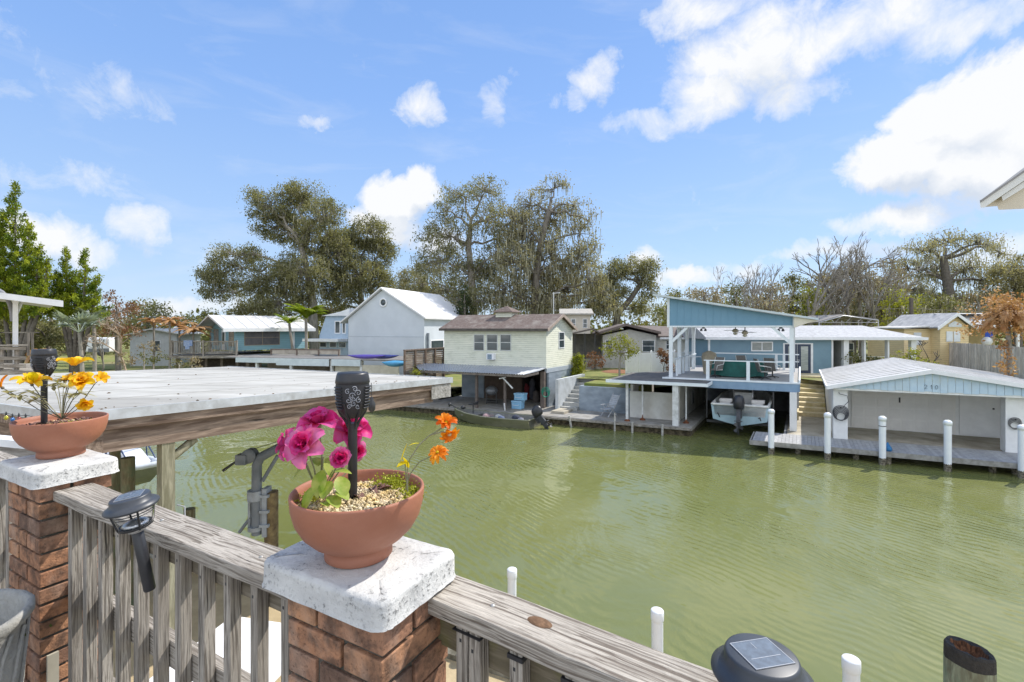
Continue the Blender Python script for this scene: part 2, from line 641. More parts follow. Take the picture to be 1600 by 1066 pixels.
for u in us2:
    for j, w in enumerate(ws):
        w0 = wfront(u)
        ww = w0 + (w - 7.0) if w < 25 else w + w0 - 7.0
        vs.append(T(u, ww, ground_h(u, ww)))
nw = len(ws)
for i in range(len(us2) - 1):
    for j in range(nw - 1):
        fs.append((i * nw + j, (i + 1) * nw + j, (i + 1) * nw + j + 1, i * nw + j + 1))
o = MB().add(vs, fs, True).build('lawn', GRASS)
tag(o, kind='structure')
m = MB()                                    # near bank, sandy yard under the deck
m.box(T, -60, 40, -60, -17.75, -1.0, 0.70)
tag(m.build('sandy_ground', SAND), kind='structure')
WALLC = mat('seawall_concrete', (0.36, 0.34, 0.28), (0.10, 0.09, 0.06), 0.9, 2.2, bump=.6, bscale=12, stops=(.4, .6), c3=(0.05, 0.045, 0.03))
m = MB()
m.box(T, -60, 40, -17.75, -17.55, -1.0, 0.78)
tag(m.build('near_seawall', WALLC), 'concrete seawall along the near sandy bank', 'seawall')

m = MB()
m.plan(_id, [(-19, 37.2), (-60, 35), (-600, 33), (-600, 400), (-100, 400)], -1, 1.04)
tag(m.build('river_bank', GRASS), kind='structure')
# ---- far bank
DOCKC = mat('dock_slab', (0.33, 0.32, 0.30), (0.20, 0.19, 0.17), 0.85, 2.0, bump=.3, bscale=20, sc=(1, 1, 1), c3=(0.28, 0.25, 0.2))
OYST = mat('oyster_seawall', (0.16, 0.13, 0.08), (0.05, 0.04, 0.025), 0.95, 5.0, bump=1.0, bscale=14, stops=(.4, .6), bdist=.05)
t = thing('far_seawall', 'low oyster-crusted seawall with grey walkway below the cottage', 'seawall', T(-20, 3, 0))
m = MB()
m.box(T, -60, -3.67, 2.05, 4.45, -.8, .30)
m.box(T, -5.0, -3.67, 4.45, 12, -.8, .30)
m.build('wall_face', OYST, t)
m = MB()
m.box(T, -60, -3.60, 1.9, 4.45, .30, .48)
m.box(T, -13.2, -7, 4.45, 6.6, .30, .48)
m.box(T, -7, -3.60, 4.45, 12, .30, .48)
m.box(T, -20.5, -13.2, 4.45, 8.4, .30, .48)
m.box(T, -60, -20.6, 4.45, 4.6, .48, 1.12)
m.build('walkway', DOCKC, t)
m = MB()
m.box(T, -60, -3.60, 1.78, 1.9, .34, .44)
m.build('wale_board', WGREY, t)
# lower landing on the right and the flight of steps up to the blue house
STEP = mat('step_concrete', (0.70, 0.60, 0.40), (0.52, 0.44, 0.26), 0.85, 3, bump=.3, c3=(0.42, 0.35, 0.10))
m = MB()
m.box(T, 0.5, 2.42, 2.2, 8.0, -.6, .46)
m.box(T, 2.42, 11, 2.2, 5.6, -.6, .46)
tag(m.build('landing_slab', CONC), kind='structure')
t = thing('garden_steps', 'stained concrete steps climbing between the pavilion and the white boathouse', 'steps', T(1.7, 10, .46))
m = MB()
ns = 9
for i in range(ns):
    w0 = 7.9 + i * .66
    m.box(T, 1.02, 2.35, w0, w0 + .70 if i < ns - 1 else 16, .46 if i == 0 else .46 + (i - .3) * .204, .46 + (i + 1) * .204 - (.0 if i < ns - 1 else .0))
m.box(T, .6, 1.02, 6.5, 8.2, .46, .9)
m.build('treads', STEP, t)
m = MB()
m.box(T, .86, 1.02, 8, 13.6, .4, 2.45)
m.build('side_wall', WHITED, t)

# ---- right-hand plank dock
t = thing('plank_dock', 'grey plank dock with white posts in front of the boathouse', 'dock', T(4, 1, 0))
m = MB()
u = -.75
while u < 10.6:
    m.box(T, u, u + .135, .12 + (.0), 2.2, .455, .49)
    u += .142
m.build('planks', GREYPLANK, t)
m = MB()
m.box(T, -.8, 10.7, .07, .12, .30, .50)
m.box(T, -.85, -.8, .07, 2.2, .30, .48)
m.box(T, -.75, 10.7, .5, .6, .3, .45)
m.box(T, -.75, 10.7, 1.5, 1.6, .3, .45)
m.build('rim_board', mat('rim_board', (0.36, 0.35, 0.33), (0.22, 0.21, 0.19), .8, 5), t)
PILEB = mat('barnacle_piling', (0.30, 0.27, 0.20), (0.07, 0.055, 0.04), 0.95, 12, bump=1.0, bscale=25, stops=(.4, .6), bdist=.05)
for u in (1.0, 3.1, 4.15, 7.4, 8.05, 9.6):
    m = MB()
    m.tube([T(u, .55 if u != 4.15 else .25, -1), T(u, .55 if u != 4.15 else .25, .3)], .11, 10)
    m.build('piling', PILEB, t)
# white posts
VINYL = mat('white_vinyl', (0.82, 0.84, 0.86), (0.76, 0.79, 0.82), 0.35, 4, spec=.5)
where = ['leftmost beside the boat slip', 'second from left before the boathouse corner', 'middle one, blue tarp at its foot', 'fourth from left before the garage door', 'rightmost by the right boathouse pillar']
for i, px in enumerate((1205, 1293, 1378.7, 1480.6, 1597)):
    u = uu(px, 0.0)
    b = T(u, -.02, 0)
    t = thing('dock_post', 'white round dock post with domed cap, ' + where[i], 'dock post', b, 'white posts along the right dock')
    MB().tube([(b[0], b[1], .02 + .24), (b[0], b[1], 1.86)], .118, 20).build('sleeve', VINYL, t)
    MB().lathe((b[0], b[1], 1.86), [(.122, -.10), (.135, -.10), (.137, .02), (.12, .05), (.07, .085), (1e-4, .095)], 20).build('cap', VINYL, t)
    MB().tube([(b[0], b[1], -1), (b[0], b[1], .28)], [.125, .12], 12).build('piling_base', PILEB, t)
    for z in ((1.55,) if i == 2 else ()):
        MB().lathe((b[0], b[1], z), [(.12, -.015), (.128, -.01), (.128, .01), (.12, .015)], 20).build('rope_band', DARK, t)
# ================================================================ white boathouse
BLUEF = mat('faded_blue_board', (0.44, 0.58, 0.69), (0.52, 0.64, 0.72), 0.7, 5, stops=(.35, .7), c3=(.45, .54, .58))
PLAST = mat('white_render', (0.80, 0.80, 0.78), (0.72, 0.72, 0.70), 0.85, 3, bump=.4, bscale=40)
t = thing('boathouse', 'low white boathouse with ribbed white roof, blue gable boards and garage door', 'boathouse', T(5.5, 5, .46))
m = MB()
m.box(T, 2.4, 2.55, 2.75, 11, .46, 2.86)
m.box(T, 2.55, 2.95, 5.3, 5.6, .46, 2.9)
m.box(T, 2.95, 10.5, 5.42, 5.6, .46, 2.9)
m.box(T, 10.3, 10.5, 2.75, 11, .46, 2.86)
m.build('wall', PLAST, t)
for x0, x1 in ((2.38, 2.93), (8.2, 8.8)):
    MB().plan(T, [(x0, 2.1), (x1, 2.1), (x1, 2.72), (x0, 2.72)], .46, 2.84).build('pillar', PLAST, t, bevel=.02)
gd = MB().box(T, 3.32, 7.35, 5.36, 5.42, .5, 2.72).build('garage_door', mat('garage_door', (0.82, 0.80, 0.76), (.76, .74, .7), .5, 2), t)
m = MB()
for i in range(4):
    for j in range(8):
        u0 = 3.38 + j * .495
        m.box(T, u0, u0 + .43, 5.345, 5.362, .56 + i * .54, .56 + i * .54 + .44)
m.build('panel', mat('garage_panel', (0.80, 0.78, 0.74), (.74, .72, .68), .5, 2), gd, bevel=.012)
MB().box(T, 5.22, 5.28, 5.31, 5.345, 1.85, 2.1).build('handle', DARK, gd)
MB().box(T, 7.5, 8.9, 5.37, 5.42, .52, 2.7).build('side_door', mat('side_door', (0.80, 0.80, 0.79), (.72, .72, .71), .5, 2), t, bevel=.01)
MB().box(T, 8.66, 8.72, 5.32, 5.37, 1.75, 1.82).build('door_knob', DARK, t)
m = MB()      # gable boards, each with a thin gap
topz = lambda u: 2.86 + (u - 2.25) * (3.66 - 2.86) / (5.8 - 2.25) if u < 5.8 else 3.66 + (u - 5.8) * (2.96 - 3.66) / (10.3 - 5.8)
u = 2.35
while u < 10.2:
    u1 = min(u + .238, 10.25)
    zt = lambda q: max(topz(q) - .05, 2.86)
    pts = [(u, 2.80 + .02 * math.sin(u * 7)), (u1, 2.80 + .02 * math.sin(u * 7)), (u1, zt(u1))]
    if u < 5.8 < u1:
        pts.append((5.8, zt(5.8)))
    pts.append((u, zt(u)))
    m.prism(T, pts, 1.80, 1.83)
    u = u1 + .012
m.build('gable_boards', BLUEF, t)
m = MB()
m.box(T, 2.45, 10.2, 1.835, 1.93, 2.72, 2.95)
m.box(T, 2.45, 2.6, 1.93, 5.3, 2.72, 2.84)
m.build('beam', PLAST, t)
RIBW = mat('ribbed_white_roof', (0.66, 0.65, 0.64), (0.52, 0.51, 0.49), 0.4, 1.2, spec=.4)
m = MB()
w0, w1 = 1.68, 11.3
for (ua, za, ub, zb) in ((2.15, 2.87, 5.8, 3.72), (5.8, 3.72, 10.4, 2.98)):
    m.hexa([T(ua, w0, za - .05), T(ub, w0, zb - .05), T(ub, w1, zb - .05), T(ua, w1, za - .05), T(ua, w0, za), T(ub, w0, zb), T(ub, w1, zb), T(ua, w1, za)])
    k = 13
    for i in range(k + 1):
        wv = w0 + (w1 - w0 - .05) * i / k
        m.hexa([T(ua, wv, za + .002), T(ub, wv, zb + .002), T(ub, wv + .05, zb + .002), T(ua, wv + .05, za + .002), T(ua, wv, za + .03), T(ub, wv, zb + .03), T(ub, wv + .05, zb + .03), T(ua, wv + .05, za + .03)])
m.build('roof', RIBW, t)
m = MB()
for (ua, za, ub, zb) in ((2.12, 2.86, 5.8, 3.715), (5.8, 3.715, 10.4, 2.975)):
    m.hexa([T(ua, w0 - .05, za - .13), T(ub, w0 - .05, zb - .13), T(ub, w0, zb - .13), T(ua, w0, za - .13), T(ua, w0 - .05, za + .04), T(ub, w0 - .05, zb + .04), T(ub, w0, zb + .04), T(ua, w0, za + .04)])
m.hexa([T(2.08, w0, 2.76), T(2.14, w0, 2.76), T(2.14, w1, 2.76), T(2.08, w1, 2.76), T(2.08, w0, 2.90), T(2.14, w0, 2.90), T(2.14, w1, 2.90), T(2.08, w1, 2.90)])
m.build('roof_trim', WHITE, t)
m = MB()       # house number 210 on the gable boards
cu = uu(1455, 1.78)
zc = 2.93


def stroke(m, pts, r=.012):
    m.tube([T(a, 1.785, b) for a, b in pts], r, 5)


def seg(u0, pts):
    stroke(m, [(u0 + x * .095, zc + y * .17) for x, y in pts], .008)


seg(cu - .22, [(0, .75), (.3, 1), (.8, .9), (.9, .6), (0, 0), (1, .05)])
seg(cu - .03, [(.2, .8), (.5, 1), (.5, 0)])
seg(cu + .13, [(.5, 1), (.05, .7), (.05, .3), (.5, 0), (.95, .3), (.95, .7), (.5, 1)])
m.build('house_number', mat('number_grey', (.13, .17, .20), (.1, .13, .16), .6, 5), t)
m = MB()
m.box(T, 3.0, 3.08, 5.2, 5.3, 2.3, 2.5)
m.box(T, 3.03, 3.05, 5.2, 5.3, 2.5, 2.9)
m.build('wall_lamp', DARK, t)


def coil(name, label, u, w, z, r, col, n=5, group=None):
    t = thing(name, label, 'hose', T(u, w, z - r), group)
    m = MB()
    for k in range(n):
        rr = r * (1 - .09 * k)
        pts = []
        for i in range(25):
            q = 2 * math.pi * i / 24
            pts.append(T(u + rr * math.sin(q) + .01 * math.sin(3 * q + k), w - .03 - .012 * k + .01 * math.sin(2 * q + k), z + rr * 1.05 * math.cos(q) - .03 * k))
        m.tube(pts, .017, 6)
    m.build('coil', col, t)
    m = MB().tube([T(u, w + .02, z + r * .75), T(u, w - .12, z + r * .75), T(u, w - .12, z + r * .9)], .02, 6)
    m.build('hook', DARK, t)
    return t


HOSE = mat('black_hose', (0.035, 0.037, 0.045), (0.09, 0.09, 0.1), .5, 8)
c = coil('garden_hose', 'black hose coiled on the left pillar of the white boathouse', 2.66, 2.08, zz(1313, 645, 2.1), .31, HOSE, 6)
MB().tube([T(2.75, 2.0, 1.95), T(2.95, 1.98, 2.2), T(2.9, 2.0, 2.45), T(2.6, 2.03, 2.52), T(2.6, 2.08, 2.6)], .014, 6).build('loose_end', HOSE, c)
coil('garden_hose', 'grey hose coiled on the right pillar of the white boathouse', 8.47, 2.08, zz(1588, 661, 2.1), .2, mat('grey_hose', (.2, .2, .19), (.1, .1, .1), .6, 6), 4)
m = MB()
cx, cy, _ = T(uu(1387, .35), .35, 0)
m.lathe((cx, cy, .49), [(.02, .0), (.13, .01), (.15, .08), (.11, .18), (.06, .26), (.02, .34), (1e-4, .36)], 9)
tag(m.build('tarp_bundle', mat('blue_tarp', (0.02, 0.12, 0.30), (.03, .2, .42), .5, 12, bump=.8)), 'crumpled blue tarp bundle beside the middle dock post', 'tarp')
# ================================================================ blue pavilion over the boat slip
PBLUE = mat('pavilion_blue', (0.145, 0.285, 0.395), (0.165, 0.305, 0.415), 0.6, 2)
TRIM = mat('pale_trim', (0.74, 0.79, 0.82), (0.67, 0.72, 0.75), .6, 3)
PV0, PV1 = 3.6, 10.0
ul, ur = uu(1045.5, PV0), uu(1240.5, PV0)
DZ = 2.80
pav = thing('pavilion', 'blue shed-roofed pavilion with white posts on a deck over the boat slip', 'pavilion', T(-2, 6, .46))
# deck
m = MB()
m.box(T, ul - .25, ur + .22, PV0 - .15, PV1 + 3.0, DZ - .06, DZ)
m.build('deck', mat('grey_deck', (0.40, 0.39, 0.38), (0.32, 0.31, 0.30), .75, 3, sc=(1, 8, 1)), pav)
m = MB()
uf0 = uu(1105, PV0)
m.box(T, uf0, ur + .24, PV0 - .20, PV0 - .15, DZ - .46, DZ - .07)
m.box(T, ur + .22, ur + .26, PV0 - .15, PV1 + 3, DZ - .46, DZ - .07)
u = uf0
while u < ur + .2:
    m.box(T, u, u + .02, PV0 - .21, PV0 - .20, DZ - .46, DZ - .07)
    u += .32
m.build('deck_fascia', mat('fascia_blue', (0.19, 0.29, 0.41), (0.23, 0.34, 0.46), .6, 2.5), pav)
m = MB()
m.box(T, ul - .3, ur + .26, PV0 - .23, PV0 - .15, DZ - .07, DZ + .015)
m.box(T, ur + .2, ur + .28, PV0 - .15, PV1 + 3, DZ, DZ + .12)
m.build('deck_trim', TRIM, pav)
# posts
ztop = 5.52


def ppost(u, w, s=.09, taper=True):
    m = MB()
    m.box(T, u - s, u + s, w - s, w + s, DZ, ztop)
    m.build('post', TRIM, pav)


for u in (ul + .1, ur - .1):
    ppost(u, PV0)
for i in range(1, 4):
    ppost(ul + .1, PV0 + i * 2.1)
    m = MB()
    m.prismy(T, [(PV0 + i * 2.1 - .42, ztop), (PV0 + i * 2.1 - .09, ztop - .8), (PV0 + i * 2.1 + .09, ztop - .8), (PV0 + i * 2.1 + .42, ztop)], ul + .03, ul + .17)
    m.build('bracket', TRIM, pav)
for i in (3,):
    ppost(ur - .1, PV0 + i * 2.1)
for (u0, s) in ((ul + .19, 1), (ur - .19, -1)):
    m = MB()
    m.prism(T, [(u0, ztop - .85), (u0, ztop - .65), (u0 + s * .62, ztop - .02), (u0 + s * .82, ztop - .02)], PV0 - .05, PV0 + .05)
    m.build('brace', TRIM, pav)
m = MB()
m.box(T, ul, ur, PV0 - .10, PV0 + .08, ztop, ztop + .08)
m.box(T, ul + .02, ul + .18, PV0 + .08, PV1, ztop, ztop + .1)
m.box(T, ur - .18, ur - .02, PV0 + .08, PV1, ztop, ztop + .1)
m.box(T, ul, ur, PV1 - .08, PV1 + .08, ztop - .02, ztop + .08)
m.each('beam', TRIM, pav)
zl, zr = zz(1045, 466, PV0), zz(1240, 495, PV0)
roofz = lambda u: zl + (u - ul) * (zr - zl) / (ur - ul)
m = MB()
m.prism(T, [(ul + .03, ztop + .08), (ur - .03, ztop + .08), (ur - .03, roofz(ur) - .03), (ul + .03, roofz(ul) - .03)], PV0 - .09, PV0 - .05)
m.prism(T, [(ul + .03, ztop + .1), (ul + .1, ztop + .1), (ul + .1, roofz(ul) - .03), (ul + .03, roofz(ul) - .03)], PV0 - .05, PV1)
m.prism(T, [(ul + .03, ztop + .08), (ur - .03, ztop + .08), (ur - .03, roofz(ur) - .03), (ul + .03, roofz(ul) - .03)], PV1 - .05, PV1)
nb = 17
for i in range(nb):
    u = ul + .05 + (ur - ul - .12) * i / (nb - 1)
    m.prism(T, [(u, ztop + .09), (u + .035, ztop + .09), (u + .035, roofz(u + .035) - .03), (u, roofz(u) - .03)], PV0 - .105, PV0 - .09)
m.build('gable_wall', PBLUE, pav)
MB().box(T, ul - .08, ul + .05, PV0 - .125, PV0 - .03, ztop + .0, roofz(ul) - .02).build('corner_board', TRIM, pav)
MB().box(T, ur - .05, ur + .06, PV0 - .125, PV0 - .03, ztop + .0, roofz(ur) - .02).build('corner_board', TRIM, pav)
m = MB()
ue0, ue1 = uu(1020, PV0 - .4), uu(1279, PV0 - .4)
za, zb = roofz(ue0), roofz(ue1)
for dz0, dz1, wa, wb in ((.0, .10, PV0 - .45, PV1 + .5),):
    m.hexa([T(ue0, wa, za + dz0), T(ue1, wa, zb + dz0), T(ue1, wb, zb + dz0), T(ue0, wb, za + dz0), T(ue0, wa, za + dz1), T(ue1, wa, zb + dz1), T(ue1, wb, zb + dz1), T(ue0, wb, za + dz1)])
m.build('roof', mat('pavilion_roof', (0.55, 0.62, 0.64), (.48, .54, .56), .5, 3), pav)
m = MB()
m.prism(T, [(ur, zb - .35), (ue1 - .35, zb - .08), (ue1, zb - .01), (ur, roofz(ur) - .01)], PV0 - .3, PV1)
m.build('soffit', mat('cream_soffit', (0.70, 0.66, 0.55), (.6, .57, .48), .7, 2), pav)
# deck railing
m = MB()
rz = DZ + .95
for px in (1106, 1169):
    u = uu(px, PV0 - .02)
    m.box(T, u - .075, u + .075, PV0 - .1, PV0 + .06, DZ, rz)
u0 = uu(1100, PV0 - .02)
m.box(T, u0, ur - .2, PV0 - .09, PV0 + .03, rz, rz + .05)
m.box(T, ul + .19, ul + .26, PV0 + .3, PV1, rz, rz + .05)
m.box(T, ul + .19, u0, PV0 + 3.0, PV0 + 3.08, rz, rz + .05)
for i in range(4):
    m.box(T, ul + .17, ul + .27, PV0 + .8 + i * 1.7, PV0 + .9 + i * 1.7, DZ, rz)
for px in (1213, 1225):
    u = uu(px, PV1 + 1.5)
    m.box(T, u - .07, u + .07, PV1 + 1.4, PV1 + 1.55, DZ, rz + .05)
m.box(T, uu(1110, PV1 + 1.5), ur + .2, PV1 + 1.42, PV1 + 1.52, rz, rz + .06)
m.box(T, uu(1213, PV1 + 1.5), ur + .2, PV1 + 1.42, PV1 + 1.52, DZ + .5, DZ + .54)
m.build('railing', TRIM, pav)
# lower storey: columns, walls round the slip
for px, w, s in ((1239.5, 3.35, .15),):
    u = uu(px, w)
    MB().box(T, u - s, u + s, w - s, w + s, .4, DZ - .47).build('column', PLAST, pav)
SLIPD = mat('slip_wall', (0.34, 0.35, 0.36), (0.22, 0.22, 0.22), .9, 2, bump=.3)
m = MB()
m.box(T, .42, .55, 2.2, 12.5, -.8, .46)
m.box(T, -5.0, 1.0, 12.4, 12.6, -.8, DZ - .06)
m.box(T, ur + .02, ur + .12, 4.2, 12.4, .46, DZ - .46)
m.box(T, .45, ur + .02, 9.0, 9.12, .46, DZ - .46)
m.build('slip_wall', SLIPD, pav)
# white block store room left of the slip with its own flat roof
CREAM = mat('store_wall', (0.66, 0.65, 0.60), (0.52, 0.51, 0.47), .85, 1.5, bump=.3, bscale=30, c3=(.4, .36, .28))
t = thing('store_room', 'low whitewashed store room with flat dark roof left of the boat slip', 'boathouse', T(-6, 5, .48))
ws0 = 3.5
ua, ub = uu(984, ws0), uu(1062, ws0)
m = MB()
m.box(T, ua, ub, ws0, ws0 + .15, .48, zz(1020, 613, ws0))
m.box(T, ub - .15, ub, ws0 + .15, 12, .48, 2.65)
m.box(T, ua, ua + .15, ws0 + .15, 8, .48, 2.3)
m.build('wall', CREAM, t)
m = MB()
zf = zz(1105, 603, 1.95)
ra, rb, rc = uu(948, 2.0), uu(1105, 2.0), uu(1030, 3.0)
m.plan(T, [(ra, 1.95), (rb, 1.95), (rb, 3.36), (rb - .4, 6.5), (ra + 2.0, 8.5), (ra, 6.4)], zf + .02, zf + .09)
m.build('roof', mat('tar_paper', (0.10, 0.095, 0.09), (.17, .16, .15), .9, 3, c3=(.2, .18, .16)), t)
m = MB()
m.box(T, ra - .02, rb + .02, 1.90, 1.95, zf - .06, zf + .10)
m.box(T, rb, rb + .04, 1.95, 3.36, zf - .06, zf + .10)
m.build('fascia', TRIM, t)
for px, w, s in ((1056, 2.15, .14), (980, 2.3, .06), (1004, 2.9, .035)):
    u = uu(px, w)
    MB().box(T, u - s, u + s, w - s, w + s, .48, zf + .02).build('post', WHITED, t)
RUST = mat('rusty_iron', (0.20, 0.07, 0.03), (0.1, 0.04, 0.02), .9, 8, bump=.6)
for px, w in ((1004, 2.9), (1072, 3.0), (980, 2.3)):
    u = uu(px, w)
    MB().lathe(T(u, w, .48), [(.17, 0), (.14, .05), (.05, .12), (.04, .3)], 7).build('rusty_foot', RUST, t)
u = uu(1072, 3.0)
MB().tube([T(u, 3, .5), T(u, 3, zf)], [.045, .045], 8).build('post', WHITED, t)
MB().box(T, uu(1082, 4.6) - .03, uu(1082, 4.6) + .03, 4.4, 4.8, 1.3, 2.0).build('meter_box', DARK, t)
# mooring stubs on the left bank
SP = mat('stub_white', (.55, .54, .5), (.3, .28, .25), .8, 6)
for i, (px, zt) in enumerate(((960.5, .95), (988, .55), (1035, .55), (892, .62))):
    b = T(uu(px, 1.72), 1.72, 0)
    lbl = ['tall thin white stub post in front of the folding chair', 'short pale stub post left of the store room posts', 'short pale stub post below the store room wall', 'leaning pale stub post near the jon boat motor'][i]
    m = MB().tube([(b[0] + (0 if i != 3 else .12), b[1], -.5), (b[0] + (0 if i != 3 else 0), b[1], .1), (b[0] - (0 if i != 3 else .1), b[1], zt)], .06 if i else .05, 8)
    tag(m.build('stub_post', SP), lbl, 'post', 'stub posts on the left seawall')
# retaining wall, stairs beside the cottage
GB = mat('grey_blue_block', (0.30, 0.35, 0.40), (0.22, 0.26, 0.30), .85, 1.6, bump=.5, bscale=10, c3=(.12, .14, .15), sc=(1, 1, 2.2))
wr = 4.45
ra, rb = uu(905, wr), uu(977, wr)
t = thing('retaining_wall', 'blue-grey block retaining wall behind the folding chair', 'wall', T((ra + rb) / 2, wr, .48))
m = MB()
m.box(T, ra, ua + .0, wr, wr + .22, .48, zz(940, 605, wr))
m.box(T, ra, ra + .22, wr + .22, 9.5, .48, zz(940, 605, wr))
m.build('wall', GB, t)
MB().box(T, ra + .22, ua + .3, wr + .22, 7, .5, 2.12).build('fill', GRASS, t)
us_, ue_ = uu(881, wr), ra
t = thing('stone_stairs', 'narrow grey concrete stairs between the cottage and the block wall', 'steps', T((us_ + ue_) / 2, wr, .48))
m = MB()
for i in range(8):
    w0 = wr - .35 + i * .42
    m.box(T, ra - 1.05, ra - .01, w0, w0 + .44 if i < 7 else 11, .48 if i == 0 else .48 + (i - .4) * .21, .48 + (i + 1) * .205)
m.build('treads', mat('stair_grey', (.42, .42, .40), (.3, .3, .28), .85, 3, bump=.3), t)
m = MB()
m.box(T, ra - 1.25, ra - 1.06, wr - .6, 8.0, .48, 2.35)
m.build('side_wall', mat('pale_wall', (.55, .58, .6), (.4, .42, .42), .85, 2, bump=.4), t)
m = MB()
m.box(T, ra - 1.0, ra - .2, wr - 1.7, wr - .5, .48, .62)
m.build('bottom_slab', CONC, t)
# ================================================================ pale yellow cottage
def won(px, u):        # w at which the line u = const is seen in column px
    t = (px - 800) / F
    return (t * (O[1] + u * UU[1]) - O[0] - u * UU[0]) / (WW[0] - t * WW[1])


def zu(px, py, u):
    Y = T(u, won(px, u), 0)[1]
    return H - (py - HZ) * Y / F


def window(parent, t, x0, x1, y, z0, z1, face=-1, frame=WHITE, glass=WIN, fw=.05, mull=1, trans=False, vm=0):
    # a window set in the wall plane y (outer side towards face), frame and sub-part pane
    tt = (lambda a, b, c: t(b, a, c)) if trans else t
    m = MB()
    y0, y1 = y + face * .03, y
    m.box(tt, x0 - fw, x1 + fw, y0, y1, z1, z1 + fw)
    m.box(tt, x0 - fw, x1 + fw, y0, y1, z0 - fw, z0)
    m.box(tt, x0 - fw, x0, y0, y1, z0, z1)
    m.box(tt, x1, x1 + fw, y0, y1, z0, z1)
    for k in range(1, mull + 1):
        zc = z0 + (z1 - z0) * k / (mull + 1)
        m.box(tt, x0, x1, y0 + face * -.005, y1, zc - fw * .4, zc + fw * .4)
    for k in range(1, vm + 1):
        xc = x0 + (x1 - x0) * k / (vm + 1)
        m.box(tt, xc - fw * .4, xc + fw * .4, y0 + face * -.008, y1, z0, z1)
    f = m.build('window', frame, parent)
    MB().box(tt, x0, x1, y + face * .012, y + face * .004, z0, z1).build('pane', glass, f)
    return f


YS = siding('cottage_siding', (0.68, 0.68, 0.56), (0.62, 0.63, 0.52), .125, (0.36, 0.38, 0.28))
SHING = mat('brown_shingle', (0.115, 0.08, 0.065), (0.19, 0.15, 0.13), .9, 7, bump=.8, bscale=30, c3=(.26, .23, .2))
cw = 4.5
c0, c1 = uu(694, cw), uu(853.5, cw)
cd = 8.5
cz0, cz1 = 2.93, 5.40
t = thing('cottage', 'pale yellow clapboard cottage with brown roof and cupola above a boat landing', 'cottage', T((c0 + c1) / 2, 6.5, .48))
cm = (cw + cd) / 2
zr_ = 6.32
MB().prismy(T, [(cw, cz0), (cd, cz0), (cd, cz1), (cm, zr_ - .08), (cw, cz1)], c0, c1).build('wall', YS, t)
m = MB()
for s in (-1, 1):
    we = cm + s * (cd - cw + .5) / 2
    ze = cz1 - .05
    for (xa, xb) in ((c0 - .22, c1 + .22),):
        m.hexa([T(xa, we, ze), T(xb, we, ze), T(xb, cm, zr_), T(xa, cm, zr_), T(xa, we, ze + .09), T(xb, we, ze + .09), T(xb, cm, zr_ + .09), T(xa, cm, zr_ + .09)])
m.build('roof', SHING, t)
m = MB()
for s in (-1, 1):
    we = cm + s * (cd - cw + .5) / 2
    ze = cz1 - .05
    m.hexa([T(c1 + .22, we, ze - .10), T(c1 + .26, we, ze - .10), T(c1 + .26, cm, zr_ - .10), T(c1 + .22, cm, zr_ - .10), T(c1 + .22, we, ze + .10), T(c1 + .26, we, ze + .10), T(c1 + .26, cm, zr_ + .10), T(c1 + .22, cm, zr_ + .10)])
m.build('verge_board', mat('verge', (.45, .36, .3), (.3, .24, .2), .7, 4), t)
MB().box(T, c0 - .22, c1 + .22, cw - .29, cw - .25, cz1 - .12, cz1 + .04).build('fascia', mat('dark_fascia', (.06, .05, .045), (.1, .09, .08), .7, 4), t)
for (a, b) in ((741.5, 756), (761.5, 777), (782.5, 798)):
    window(t, T, uu(a, cw), uu(b, cw), cw, zz(a, 547, cw), zz(a, 523.5, cw), fw=.045, frame=mat('sash', (.6, .62, .6), (.5, .52, .5), .6, 3))
ac = MB().box(T, uu(763.5, cw), uu(775, cw), cw - .28, cw, zz(769, 562, cw), zz(769, 552.5, cw)).build('air_conditioner', WHITE, t, bevel=.02)
MB().box(T, uu(765.5, cw), uu(772, cw), cw - .30, cw - .28, zz(769, 561, cw), zz(769, 553.5, cw)).build('grille', mat('grille', (.25, .33, .4), (.15, .2, .25), .5, 10), ac)
window(t, T, won(873.5, c1), won(881, c1), c1, zu(877, 543, c1), zu(877, 520, c1), face=1, trans=True, fw=.06)
m = MB()
cu0, cu1 = uu(780, cm), uu(804, cm)
m.box(T, cu0, cu1, cm - .45, cm + .45, zr_ - .35, zz(792, 487.5, cm))
k = m.build('cupola', YS, t)
zc_ = zz(792, 487.5, cm)
m = MB()
e = .18
ctr = T((cu0 + cu1) / 2, cm, zc_ + .42)
q = [T(cu0 - e, cm - .45 - e, zc_), T(cu1 + e, cm - .45 - e, zc_), T(cu1 + e, cm + .45 + e, zc_), T(cu0 - e, cm + .45 + e, zc_)]
m.add(q + [ctr] + [(x, y, z - .05) for x, y, z in q], [(0, 1, 4), (1, 2, 4), (2, 3, 4), (3, 0, 4), (5, 6, 1, 0), (6, 7, 2, 1), (7, 8, 3, 2), (8, 5, 0, 3), (8, 7, 6, 5)])
m.build('cupola_roof', SHING, k)
